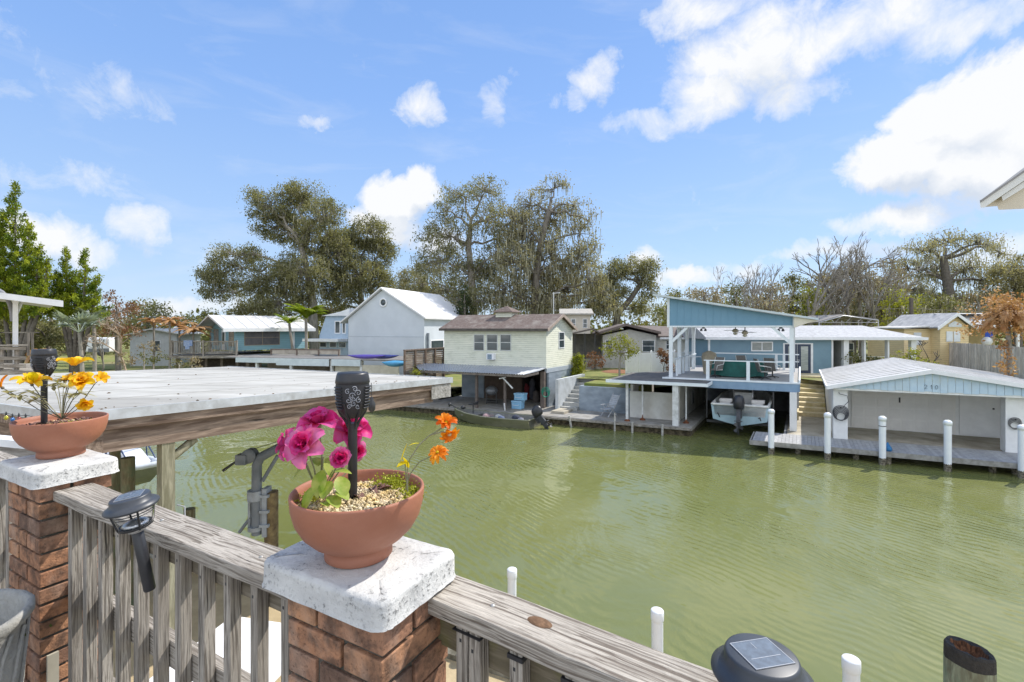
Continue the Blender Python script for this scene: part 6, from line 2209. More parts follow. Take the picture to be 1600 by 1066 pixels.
# string of coloured bulbs below the near-left beam
for i, (px, py, c, nm) in enumerate(((9.5, 652, (.55, .5, .02), 'yellow'), (19.5, 655, (.02, .15, .45), 'blue'), (29.5, 654, (.35, .05, .03), 'red'), (40, 655, (.02, .2, .12), 'green'))):
    p = at(px, py, 4.75)
    t = thing('string_light', 'small %s glass bulb hanging under the near dock roof, left edge' % nm, 'bulb', p, 'coloured bulbs strung under the dock roof')
    MB().lathe((p[0], p[1], p[2] - .025), [(1e-3, -.005), (.012, .004), (.018, .018), (.013, .035), (.006, .042)], 10).build('bulb', mat('bulb_' + nm, c, tuple(v * .6 for v in c), .15, 3, spec=.8), t)
    MB().lathe((p[0], p[1], p[2] + .017), [(.008, 0), (.008, .02), (.002, .04)], 8).build('socket', DARK, t)
p0, p1 = at(-60, 640, 4.75), at(60, 652, 4.75)
tag(MB().tube([(p0[0] + (p1[0] - p0[0]) * q / 12, 4.75, p0[2] + (p1[2] - p0[2]) * q / 12 + .01 * math.sin(q * 2)) for q in range(13)], .003, 4).build('light_cord', DARK), 'dark cord carrying the coloured bulbs under the dock roof', 'cord')
# lower landing rail with a pale cap left of the far pillar
p0, p1 = at(-200, 668, 3.6), at(80, 694, 3.1)
t = thing('stair_rail', 'white-capped grey timber rail behind the left flower bowl', 'rail', ((p0[0] + p1[0]) / 2, (p0[1] + p1[1]) / 2, p0[2] - .3))
m = MB().hexa([(p0[0], p0[1], p0[2] - .05), (p1[0], p1[1], p1[2] - .05), (p1[0] - .1, p1[1] + .12, p1[2] - .05), (p0[0] - .1, p0[1] + .12, p0[2] - .05), (p0[0], p0[1], p0[2]), (p1[0], p1[1], p1[2]), (p1[0] - .1, p1[1] + .12, p1[2]), (p0[0] - .1, p0[1] + .12, p0[2])])
m.build('cap', WHITE, t)
m = MB().hexa([(p0[0], p0[1] + .02, p0[2] - .3), (p1[0], p1[1] + .02, p1[2] - .3), (p1[0] - .1, p1[1] + .08, p1[2] - .3), (p0[0] - .1, p0[1] + .08, p0[2] - .3), (p0[0], p0[1] + .02, p0[2] - .05), (p1[0], p1[1] + .02, p1[2] - .05), (p1[0] - .1, p1[1] + .08, p1[2] - .05), (p0[0] - .1, p0[1] + .08, p0[2] - .05)])
m.build('board', wood('grey_rail_board', -20, (.40, .38, .35), (.16, .14, .12), 3, 30), t)
# ================================================================ davit crane
dx, dy = at(403, 800, 8.6)[:2]
t = thing('davit_crane', 'grey steel davit crane with hand winch on a piling at the near seawall', 'crane', (dx, dy, .7))
STEEL = mat('davit_steel', (.12, .14, .16), (.2, .22, .24), .5, 3, bump=.2)
GALV = mat('galvanised_collar', (.36, .40, .44), (.26, .28, .3), .5, 6, metal=.2, bump=.3)
P = lambda px, py, dY=0: at(px, py, 8.6 + dY)
m = MB()
m.tube([P(401, 835), P(401, 765), P(401.5, 726), P(408, 714), P(425, 705), P(448, 693, .3), P(500, 664, .7)], [.085, .085, .085, .085, .08, .075, .06], 12)
m.build('mast', STEEL, t)
MB().tube([P(410, 752), P(434, 712, .1)], .035, 8).build('strut', STEEL, t)
m = MB()
m.box(_id, P(371.5, 0)[0], P(388, 0)[0], 8.5, 8.68, P(0, 725)[2], P(0, 709.5)[2])
w_ = m.build('winch_box', STEEL, t, bevel=.01)
m = MB()
c_ = P(391, 712)
m.lathe(None, [(.03, -.07), (.13, -.07), (.13, -.05), (.08, -.045), (.08, .045), (.13, .05), (.13, .07), (.03, .07)], 20, lambda x, y, z: (c_[0] + x, c_[1] + z, c_[2] + y))
m.build('winch_drum', STEEL, t)
MB().tube([P(372, 719, -.05), P(348, 736, -.15)], [.018, .026], 8).build('crank_handle', BLACKP, t)
MB().tube([P(392, 703), P(440, 688, .3), P(500, 660, .7)], .006, 5).build('cable', DARK, t)
for (y0, y1, r) in ((766, 781, .135), (822, 828, .125)):
    a_, b_ = P(399, y1), P(399, y0)
    MB().tube([a_, b_], r, 16).build('collar', GALV, t)
m = MB()
a_ = P(399, 826)
m.tube([P(390, 822), P(390, 780)], .03, 8)
m.tube([P(408, 822), P(408, 780)], .03, 8)
m.build('guide_bar', GALV, t)
m = MB()
m.box(_id, P(411, 0)[0], P(418, 0)[0], 8.55, 8.75, P(0, 838)[2], P(0, 763)[2])
for y in (772, 796, 818):
    m.box(_id, P(408, 0)[0], P(422, 0)[0], 8.52, 8.8, P(0, y + 4)[2], P(0, y)[2])
m.build('bracket', GALV, t)
PILE = wood('old_piling', 0, (.26, .24, .14), (.12, .09, .05), 3, 30, vertical=True, green=(.10, .14, .08))
pp = P(424, 768, .1)
tag(MB().tube([(pp[0], pp[1], -1), (pp[0], pp[1], pp[2])], .12, 14).build('piling', mat('rusty_piling', (.25, .19, .09), (.09, .06, .035), .95, 7, bump=.8)), 'rusty mottled piling holding the davit crane bracket', 'piling')
MB().tube([P(374, 832), P(398, 800)], .03, 6).build('lower_strut', STEEL, t)
for i, (px, py, Y, r, lab) in enumerate(((296, 795, 9.4, .10, 'short greenish piling stub right of the dock roof post'), (200, 715, 8.2, .10, 'mossy green piling beside the left flower bowl cap'), (180, 700, 8.6, .08, 'grey piling behind the left flower bowl'))):
    p = at(px, py, Y)
    tag(MB().tube([(p[0], p[1], -1), (p[0], p[1], p[2])], r, 14).build('piling', PILE), lab, 'piling')
# white-framed boat on its lift, left
by = 13.5
t = thing('fishing_skiff', 'white and blue skiff with rod holders hanging beyond the left pillar', 'boat', at(215, 750, by))
px_ = lambda px, py, d=0: at(px, py, by + d)
sm = by / F
f = fr(*px_(196, 0)[:2], -8, 0)
zb, zt_ = px_(0, 748)[2], px_(0, 727)[2]
tq = lambda x, y, z: f(y, x, z)       # along -> right
hull(tq, [(-2.2, .85, .7, zb - .25, zb - .1, zt_), (-.6, .85, .7, zb - .25, zb - .1, zt_), (.25, .62, .45, zb - .2, zb, zt_ + .02), (.8, .3, .16, zb - .05, zb + .15, zt_ + .05), (1.05, .06, .04, zb + .2, zb + .28, zt_ + .08)],
     (mat('skiff_olive', (.20, .21, .13), (.15, .16, .1), .5, 3), mat('skiff_white', (.6, .62, .64), (.5, .52, .54), .5, 3), mat('skiff_gunwale', (.68, .72, .76), (.58, .62, .66), .4, 3)), t, th=.12, floor=.4)
MB().hexa([f(-.4, -.5, zt_), f(.55, -.35, zt_), f(.55, .35, zt_), f(-.4, .5, zt_), f(-.35, -.45, zt_ + .42), f(.2, -.3, zt_ + .42), f(.2, .3, zt_ + .42), f(-.35, .45, zt_ + .42)]).build('console', mat('console_grey', (.6, .62, .66), (.5, .53, .58), .4, 3), t, bevel=.03)
NV = mat('navy_tube', (.03, .05, .12), (.05, .08, .16), .35, 4)
m = MB()
for s in (-.4, .4):
    m.tube([f(-.6, s, zt_), f(-.5, s, zt_ + .45), f(.25, s, zt_ + .6), f(.62, s, zt_ + .05)], .022, 6)
    m.tube([f(.25, s, zt_ + .6), f(.3, s, zt_)], .018, 6)
m.tube([f(.25, -.4, zt_ + .6), f(.25, .4, zt_ + .6)], .022, 6)
m.tube([f(-.5, -.4, zt_ + .45), f(-.5, .4, zt_ + .45)], .022, 6)
m.build('tube_frame', NV, t)
for k in range(5):
    x = -.42 + k * .13
    MB().tube([f(x, -.42, zt_ + .42), f(x - .03, -.42, zt_ + .78)], .028, 7).build('rod_holder', NV, t)
# ================================================================ PVC and wooden pilings in front
PVC = mat('pvc', (.80, .81, .82), (.74, .75, .76), .3, 3, spec=.5)
for i, (px, py) in enumerate(((800, 889), (1027, 953), (1330, 1029))):
    z = 1.8
    Y = (H - z) * F / (py - HZ)
    x = (px - 800) / F * Y
    t = thing('pvc_post', 'slim white capped pipe post in the near water, ' + ['farthest left behind the rail', 'middle of the three', 'right beside the solar lamp'][i], 'pipe post', (x, Y, 0), 'white pipe posts in the near water')
    r = (.068, .075, .082)[i]
    MB().tube([(x, Y, -1), (x, Y, z - .1)], r, 28).build('pipe', PVC, t)
    MB().lathe((x, Y, z), [(r + .006, -.13), (r + .009, -.12), (r + .009, -.012), (r, .0), (1e-3, .004)], 28).build('cap', PVC, t)
x, Y = 3.86, 4.0
t = thing('wooden_piling', 'rotten hollow-topped wooden piling in the bottom right corner', 'piling', (x, Y, 0))
ztop_ = H - (1012 - HZ) * Y / F
R0 = .165
n = 26
m = MB()
prof = []
vs = []
levels = [(-1, 1.0), (1.0, 1.0), (2.0, .99), (ztop_ - .12, .98), (ztop_ - .02, .97), (ztop_, .92)]
tiltf = lambda a, z: z + (-.075 * math.cos(a) + .0 * math.sin(a)) * max(0, (z - ztop_ + .35) / .35) * .25 if z > ztop_ - .35 else z
for (z, k) in levels:
    for i in range(n):
        a = 2 * math.pi * i / n
        rr = R0 * k * (1 + .03 * math.sin(5 * a) + .015 * math.sin(11 * a + 1))
        vs.append((x + rr * math.cos(a), Y + rr * math.sin(a), tiltf(a, z)))
for (k, dz) in ((.72, -.01), (.66, -.05), (.4, -.11), (.02, -.13)):
    for i in range(n):
        a = 2 * math.pi * i / n
        rr = R0 * k * (1 + .05 * math.sin(4 * a))
        vs.append((x + rr * math.cos(a), Y + rr * math.sin(a), tiltf(a, ztop_) + dz + .012 * math.sin(7 * a)))
nl_ = len(levels) + 4
lv = lambda a, b: [(i * n + k, i * n + (k + 1) % n, (i + 1) * n + (k + 1) % n, (i + 1) * n + k) for i in range(a, b) for k in range(n)]
L_ = len(levels)
cut = 4
body = MB().add(vs, lv(0, 3), True)
body.build('trunk', wood('green_piling', 0, (.30, .34, .24), (.13, .12, .08), 4, 26, vertical=True, green=(.14, .24, .17)), t)
MB().add(vs, lv(3, 6)).build('charred_rim', mat('charred', (.025, .024, .024), (.05, .047, .043), .9, 20, bump=.8), t)
MB().add(vs, lv(6, 9)).build('rotten_core', wood('rotten', 0, (.22, .10, .05), (.05, .025, .015), 8, 60, vertical=True), t)
# ================================================================ our deck: floor, pillars, rails
PC = (-.271, .992)                       # front corner of the near pillar
ANG = -28.7
f0 = fr(PC[0], PC[1], ANG, 0)            # a to the right along the rail, b outward


def TP(a, b, z):
    return f0(a, b, z)


m = MB()
m.box(TP, -6, 6, -8, .30, 3.70, 3.88)
tag(m.build('balcony_floor', wood('deck_floor', ANG, (.36, .33, .28), (.15, .13, .11), 3, 30)), kind='structure')
BRICK = bpy.data.materials.new('brick')
BRICK.use_nodes = True
g = G(BRICK.node_tree)
p = principled(BRICK)
tcn = g.n('ShaderNodeTexCoord')
ge = g.n('ShaderNodeNewGeometry')
cr = g.t.nodes.new('ShaderNodeValToRGB')
g.l(ge.outputs['Random Per Island'], cr.inputs[0])
for i, (pos, c) in enumerate([(0.0, (.36, .175, .10, 1)), (1.0, (.18, .115, .085, 1))]):
    cr.color_ramp.elements[i].position = pos
    cr.color_ramp.elements[i].color = c
for pos, c in ((.3, (.46, .24, .13, 1)), (.55, (.25, .14, .095, 1)), (.8, (.42, .22, .13, 1))):
    e_ = cr.color_ramp.elements.new(pos)
    e_.color = c
n1 = g.noise(tcn.outputs['Object'], 22, 8, .65, .3)
n2 = g.noise(g.mapping(tcn.outputs['Object'], sc=(1, 1, .45)), 9, 6, .6)
n4 = g.noise(tcn.outputs['Object'], 120, 4, .6)
col = g.mix(g.ramp(n1, [(.40, .0), (.62, .8)]), cr.outputs[0], (.085, .055, .042))
col = g.mix(g.ramp(n2, [(.52, .0), (.72, .55)]), col, (.46, .33, .25))
col = g.mix(g.ramp(n4, [(.30, .6), (.42, .0)]), col, (.05, .024, .018))
g.l(col, p.inputs['Base Color'])
p.inputs['Roughness'].default_value = .9
p.inputs['Specular IOR Level'].default_value = .2
bp = g.n('ShaderNodeBump')
bp.inputs['Strength'].default_value = .9
bp.inputs['Distance'].default_value = .006
g.l(g.m('ADD', n1, g.m('MULTIPLY', n4, .5)), bp.inputs['Height'])
g.l(bp.outputs[0], p.inputs['Normal'])
MORT = mat('mortar', (.17, .155, .13), (.06, .06, .045), .95, 12, bump=1.0, bscale=60)
CAPM = bpy.data.materials.new('painted_cap')
CAPM.use_nodes = True
g = G(CAPM.node_tree)
p = principled(CAPM)
tcn = g.n('ShaderNodeTexCoord')
ob = tcn.outputs['Object']
n1 = g.noise(ob, 14, 8, .65)
n2 = g.noise(ob, 95, 6, .7)
n3 = g.noise(ob, 5, 4, .6)
ge = g.n('ShaderNodeNewGeometry')
sp = g.n('ShaderNodeSeparateXYZ')
g.l(ge.outputs['Normal'], sp.inputs[0])
col = g.mix(g.ramp(n1, [(.4, 0.), (.7, 1.)]), (.60, .595, .57), (.45, .445, .43))
spk = g.m('MULTIPLY', g.ramp(n2, [(.545, .0), (.62, .9)]), g.m('MAXIMUM', g.ramp(n1, [(.47, .0), (.62, 1.)]), g.m('MULTIPLY', g.ramp(sp.outputs[2], [(.2, 1.), (.8, 0.)]), g.ramp(sp.outputs[0], [(.1, .35), (.6, .95)]))))
col = g.mix(spk, col, (.13, .13, .125))
col = g.mix(g.ramp(n3, [(.55, .0), (.75, .35)]), col, (.42, .42, .42))
g.l(col, p.inputs['Base Color'])
p.inputs['Roughness'].default_value = .85
p.inputs['Specular IOR Level'].default_value = .25
bp = g.n('ShaderNodeBump')
bp.inputs['Strength'].default_value = .9
bp.inputs['Distance'].default_value = .004
g.l(g.m('ADD', g.m('MULTIPLY', n1, 1.2), n2), bp.inputs['Height'])
g.l(bp.outputs[0], p.inputs['Normal'])


def rounded_slab(t, x0, x1, y0, y1, z0, z1, rc, rt, jit=.0015):
    m = MB()
    prof = [(-.004, z0), (0, z0 + rt * .6)]
    prof += [(0, z1 - rt)] + [(rt * (1 - math.cos(q)), z1 - rt + rt * math.sin(q)) for q in [i * math.pi / 12 for i in range(1, 7)]]
    prof += [(.035, z1 + .0005), (.08, z1 + .001)]
    n = 12
    rings = []
    vs = []
    cx_, cy_ = (x0 + x1) / 2, (y0 + y1) / 2
    for ins, z in prof:
        ring = []
        for (cx, cy, a0) in ((x1 - rc, y1 - rc, 0), (x0 + rc, y1 - rc, 90), (x0 + rc, y0 + rc, 180), (x1 - rc, y0 + rc, 270)):
            for i in range(n + 1):
                a = R(a0 + 90 * i / n)
                ring.append((cx + (rc - min(ins, rc)) * math.cos(a), cy + (rc - min(ins, rc)) * math.sin(a)))
        if ins > rc:
            ring = [((x - cx_) * (1 - (ins - rc) / ((x1 - x0) / 2)) + cx_, (y - cy_) * (1 - (ins - rc) / ((y1 - y0) / 2)) + cy_) for x, y in ring]
        # subdivide the straight runs so that the edge can wobble
        full = []
        for i in range(len(ring)):
            a, b = ring[i], ring[(i + 1) % len(ring)]
            k = max(1, int(round(math.hypot(b[0] - a[0], b[1] - a[1]) / .03))) if (i % (n + 1)) == n else 1
            rings_k = 10 if (i % (n + 1)) == n else 1
            for j in range(rings_k):
                full.append((a[0] + (b[0] - a[0]) * j / rings_k, a[1] + (b[1] - a[1]) * j / rings_k))
        for (x, y) in full:
            w = .0010 * math.sin(x * 61 + y * 47 + z * 40) + .0008 * math.sin(x * 133 - y * 97 + z * 90)
            dx_, dy_ = x - cx_, y - cy_
            L_ = math.hypot(dx_, dy_) + 1e-6
            vs.append(t(x + dx_ / L_ * w + rnd.uniform(-jit, jit) * (1 if z < z1 else 0), y + dy_ / L_ * w, z + rnd.uniform(-jit, jit) * .5))
        N = len(full)
    k = len(prof)
    m.add(vs, [(i * N + j, i * N + (j + 1) % N, (i + 1) * N + (j + 1) % N, (i + 1) * N + j) for i in range(k - 1) for j in range(N)], True)
    m.add(vs[-N:], [tuple(range(N))], True)
    m.add(vs[:N], [tuple(range(N - 1, -1, -1))])
    return m


def pillar(a1, w, d, label, caplabel, seed, cap):
    t = thing('brick_pillar', label, 'pillar', TP(a1 - w / 2, d / 2, 3.88), 'brick pillars of the deck railing')
    r_ = random.Random(seed)
    a0 = a1 - w
    z1 = 4.868
    MB().box(TP, a0 + .011, a1 - .011, .011, d - .011, 3.88, z1).build('mortar', MORT, t)
    m = MB()
    ch, gap = .0560, .0110
    z = z1 - ch - .003
    row = 0
    while z > 3.9:
        def brick(x0, x1, y0, y1):
            j = lambda: r_.uniform(-.0022, .0022)
            m.box(TP, x0 + j(), x1 + j(), y0 + j(), y1 + j(), z + j() * .5, z + ch + j() * .5)
        if row % 2 == 0:
            cut = w * .335
            brick(a0, a0 + cut - gap / 2, 0, .095)
            brick(a0 + cut + gap / 2, a1, 0, .095)
            brick(a1 - .095, a1, .095 + gap, d)
            brick(a0, a0 + .095, .095 + gap, d)
        else:
            cut = w * .60
            brick(a0, a0 + cut - gap / 2, 0, .095)
            brick(a0 + cut + gap / 2, a1, 0, d * .99)
            brick(a0, a0 + .095, .095 + gap, d)
        brick(a0 + .1, a1 - .1, d - .095, d + .001)
        z -= ch + gap
        row += 1
    m.build('bricks', BRICK, t, bevel=.0028, seg=2)
    tt = rounded_slab(TP, *cap)
    tt.build('cap', CAPM, t)
    return t


pillar(0, .305, .225, 'brick pillar with chipped white cap in the foreground centre', '', 3, (-.395, .012, -.018, .262, 4.868, 4.93, .035, .014))
pillar(-1.81, .325, .235, 'brick pillar with white cap under the yellow flowers, left', '', 9, (-2.20, -1.795, -.02, .262, 4.868, 4.93, .035, .014))
# rails
WL = wood('rail_wood_left', ANG, (.50, .455, .395), (.15, .125, .10), 3.0, 160, contrast=(.40, .54), bump=1.0)
ANG2 = -33.2
WRt = wood('rail_wood_right', ANG2, (.54, .49, .42), (.15, .12, .095), 2.4, 150, contrast=(.40, .54), bump=1.0)
WSUB = wood('sub_rail_wood', ANG, (.30, .26, .20), (.12, .10, .07), 3, 40)
WSUB2 = wood('sub_rail_wood_right', ANG2, (.30, .25, .18), (.12, .10, .06), 3, 40, green=(.16, .16, .03))
WBAL = wood('baluster_wood', 0, (.47, .425, .365), (.12, .10, .08), 4.5, 170, vertical=True, bump=1.0, contrast=(.40, .54))
BOLT = mat('bolt', (.5, .5, .48), (.3, .28, .25), .5, 20, metal=.5)


def rail_span(name_label, f, a0, a1, b0, b1, zt, mats, bals, sub, low, group, floor=True):
    t = thing('deck_railing', name_label, 'railing', f((a0 + a1) / 2, (b0 + b1) / 2, 3.88), group)
    m = MB()
    k = 14
    vs = []
    for i in range(k + 1):
        a = a0 + (a1 - a0) * i / k
        dz = .0015 * math.sin(i * 1.7)
        vs += [f(a, b0 + .001 * math.sin(i * 2.1), zt - .041 + dz), f(a, b1, zt - .041 + dz), f(a, b1 + .001 * math.sin(i * 1.3), zt + dz), f(a, b0 + .001 * math.sin(i * 2.1), zt + dz)]
    fs = [(i * 4 + j, i * 4 + (j + 1) % 4, i * 4 + 4 + (j + 1) % 4, i * 4 + 4 + j) for i in range(k) for j in range(4)] + [(0, 1, 2, 3), (k * 4, k * 4 + 3, k * 4 + 2, k * 4 + 1)]
    m.add(vs, fs)
    m.build('top_rail', mats[0], t, bevel=.004)
    MB().box(f, a0, a1, sub[0], sub[1], zt - .041 - sub[2], zt - .042).build('sub_rail', mats[1], t, bevel=.002)
    MB().box(f, a0, a1, low[0], low[1], low[2] - .09, low[2]).build('lower_rail', mats[0], t, bevel=.003)
    for a in bals:
        rr = rnd.uniform(-.003, .003)
        bl_ = MB().box(f, a - .016 + rr, a + .016 + rr, sub[0] - .037, sub[0] - .002, 3.93, zt - .043 - (rnd.uniform(.0, .012))).build('baluster', mats[2], t, bevel=.0025)
        yb = sub[0] - .037
        zn = zt - .085 + rnd.uniform(-.01, .01)
        ax_ = a + rr + rnd.uniform(-.006, .006)
        MB().box(f, ax_ - .0028, ax_ + .0028, yb - .0006, yb + .001, zn - .004, zn + .004).build('nail', DARK, bl_)
    return t


LAB_G = 'weathered wooden deck railings'
bal = [-.397 - .131 * i for i in range(11)]
tl = rail_span('weathered grey wooden railing between the two brick pillars', TP, -1.808, -.307, .04, .165, 4.845, (WL, WSUB, WBAL), bal, (.095, .133, .085), (.095, .133, 4.46), LAB_G)
f2r = fr(-.204, 1.126, ANG2, 0)
P0b = lambda a, b, z: f2r(a, b, z)
bal2 = [.095, .135] + [.245 + .128 * i for i in range(16)]
tr_ = rail_span('weathered grey wooden railing right of the centre brick pillar', P0b, -.02, 2.6, .0, .118, 4.86, (WRt, WSUB2, WBAL), bal2, (.05, .088, .10), (.05, .088, 4.42), LAB_G)
MB().box(P0b, .075, .155, .006, .048, 4.8055, 4.8075).build('black_tape', BLACKP, tr_)
for i in range(5):
    a = .245 + .128 * i
    MB().box(P0b, a - .0195, a + .0195, .008, .0485, 4.797, 4.806).build('black_cap', BLACKP, tr_)
bal3 = [-2.25 - .131 * i for i in range(8)]
rail_span('weathered grey wooden railing left of the far brick pillar', TP, -3.6, -2.137, .04, .165, 4.845, (WL, WSUB, WBAL), bal3, (.095, .133, .085), (.095, .133, 4.46), LAB_G)
for (f, a, b, z, tt_) in ((P0b, .155, .055, 4.861, tr_), (TP, -.56, .1, 4.846, tl), (TP, -1.1, .1, 4.846, tl)):
    MB().lathe(None, [(.0055, -.001), (.0055, .002), (.002, .0035), (1e-4, .0035)], 8, lambda x, y, zq: f(a + x, b + y, z + zq)).build('screw', BOLT, tt_)
m = MB()
m.lathe(None, [(.020, .0), (.018, .0018), (.001, .0022)], 24, lambda x, y, zq: P0b(.275 + x * 1.5, .062 + y * .8, 4.8608 + zq))
m.build('knot', wood('knot', 0, (.24, .14, .08), (.12, .07, .04), 60, 60), tr_)
m = MB()
m.box(TP, -1.806, -1.795, .02, .055, 3.9, 4.2)
m.build('slotted_bracket', mat('bracket_tan', (.45, .42, .33), (.33, .3, .24), .6, 6), tl)
# ================================================================ terracotta bowls
TERRA = mat('terracotta', (.345, .14, .083), (.30, .118, .07), .55, 7, bump=.12, bscale=40, spec=.35, c3=(.40, .19, .13), stops=(.4, .7))
GRAVM = mat('pebbles', (.50, .36, .13), (.58, .50, .36), .55, 30, island=.5, c3=(.34, .19, .06))
SOILM = mat('potting_soil', (.10, .065, .035), (.2, .13, .07), .95, 60, bump=1)
MOSSG = leafmat('bowl_moss', (.30, .34, .02), (.48, .46, .06), trans=.2)
DRYL = mat('dry_leaf', (.22, .11, .08), (.12, .06, .05), .7, 30, bump=.5)


def bowl(x, y, label):
    t = thing('flower_bowl', label, 'planter', (x, y, 4.9305), 'terracotta bowls on the pillar caps')
    c = (x, y, 4.9315)
    prof = [(.0, .0), (.078, .0), (.082, .003), (.0815, .018), (.080, .028), (.090, .034), (.112, .048), (.134, .070), (.150, .098), (.1585, .130), (.1615, .160), (.1605, .1645), (.157, .166), (.1535, .164), (.150, .150), (.147, .130), (.12, .128), (.0, .128)]
    MB().lathe(c, [(max(r, 1e-4), z) for r, z in prof], 72).build('bowl', TERRA, t)
    return t, c


def pebbles(c, n, seed, t, rmax=.143, colr=None, zb=.129):
    r_ = random.Random(seed)
    m = MB()
    for i in range(n):
        a, q = r_.uniform(0, 2 * math.pi), rmax * math.sqrt(r_.random())
        s = r_.uniform(.0028, .0065)
        cx, cy, cz = c[0] + q * math.cos(a), c[1] + q * math.sin(a), c[2] + zb + r_.uniform(0, .006) + .008 * (1 - (q / rmax) ** 2)
        ax = r_.uniform(0, math.pi)
        sx, sy = s * r_.uniform(.8, 1.5), s * r_.uniform(.7, 1.1)
        V_ = []
        for (u_, v_, w_) in ((1, 0, 0), (.35, .9, 0), (-.8, .5, 0), (-.7, -.6, 0), (.4, -.9, 0)):
            uu_, vv_ = u_ * sx, v_ * sy
            V_.append((cx + uu_ * math.cos(ax) - vv_ * math.sin(ax), cy + uu_ * math.sin(ax) + vv_ * math.cos(ax), cz))
        tp = (cx + sx * .1, cy, cz + s * .8)
        bt = (cx, cy, cz - s * .8)
        m.add(V_ + [tp, bt], [(k, (k + 1) % 5, 5) for k in range(5)] + [((k + 1) % 5, k, 6) for k in range(5)], True)
    return tag(m.build('gravel', GRAVM, t), kind='stuff')


def moss_clump(c, pts, t, rad=.016, n=520):
    P = np.concatenate([np.array((c[0] + a, c[1] + b, c[2] + z)) + rng.normal(size=(n, 3)) * np.array([rad, rad, rad * .5]) for a, b, z in pts])
    v, fc = leaves(P, .0075, .6, up=.3)
    return mk('moss', v, fc, None, MOSSG, t)


def dry_leaves(c, pts, t, seed, s=.02):
    r_ = random.Random(seed)
    m = MB()
    for (a, b, z) in pts:
        th = r_.uniform(0, 6.28)
        L = s * r_.uniform(.7, 1.4)
        vs = []
        for i in range(7):
            u = i / 6
            ww = L * .45 * math.sin(math.pi * (u * .9 + .05))
            cu = L * .5 * math.sin(math.pi * u)
            for j in (-1, 0, 1):
                px_, py_ = (u - .5) * 2 * L, j * ww
                vs.append((c[0] + a + px_ * math.cos(th) - py_ * math.sin(th), c[1] + b + px_ * math.sin(th) + py_ * math.cos(th), c[2] + z + cu * r_.uniform(.7, 1) + abs(j) * ww * .7))
        m.add(vs, [(i * 3 + j, i * 3 + j + 1, i * 3 + j + 4, i * 3 + j + 3) for i in range(6) for j in range(2)], True)
    o = m.build('dry_leaves', DRYL, t)
    s_ = o.modifiers.new('s', 'SOLIDIFY')
    s_.thickness = .0008
    return o


B1 = gz(562, 865, 4.93)
b1x, b1y = -.385, 1.192
t1, c1_ = bowl(b1x, b1y, 'terracotta bowl with pebbles, pink and orange flowers on the centre pillar')
MB().lathe((c1_[0], c1_[1], c1_[2] + .126), [(.146, 0), (.10, .006), (1e-3, .009)], 32).build('soil', SOILM, t1)
pebbles(c1_, 2600, 5, t1)
moss_clump(c1_, [(.03, .095, .145), (.055, .105, .148), (.115, .045, .142), (.13, .02, .14), (-.12, .02, .14), (-.125, -.02, .138), (.08, .085, .145)], t1, n=300)
dry_leaves(c1_, [(.0, .03, .135), (.02, .05, .135), (-.01, .06, .136), (.035, .03, .134), (.0, .0, .134), (.03, .07, .136), (-.03, .04, .134), (.05, .06, .136)], t1, 4, .017)
b2x, b2y = at(96, 700, 2.115)[0], 2.115
t2_, c2_ = bowl(b2x, b2y, 'terracotta bowl with yellow and orange silk flowers on the left pillar')
MB().lathe((c2_[0], c2_[1], c2_[2] + .126), [(.146, 0), (.10, .006), (1e-3, .009)], 32).build('soil', SOILM, t2_)
pebbles(c2_, 420, 8, t2_)
moss_clump(c2_, [(.08, -.02, .138), (.06, -.05, .138), (.02, -.07, .136), (.10, .02, .138)], t2_, n=200)
dry_leaves(c2_, [(.02 + .012 * i - .05, -.02 + .03 * math.sin(i * 2.1), .136) for i in range(14)] + [(.125 * math.sqrt(((i * 37) % 71) / 71) * math.cos(i * 2.4), .125 * math.sqrt(((i * 37) % 71) / 71) * math.sin(i * 2.4), .135) for i in range(95)], t2_, 6, .015)


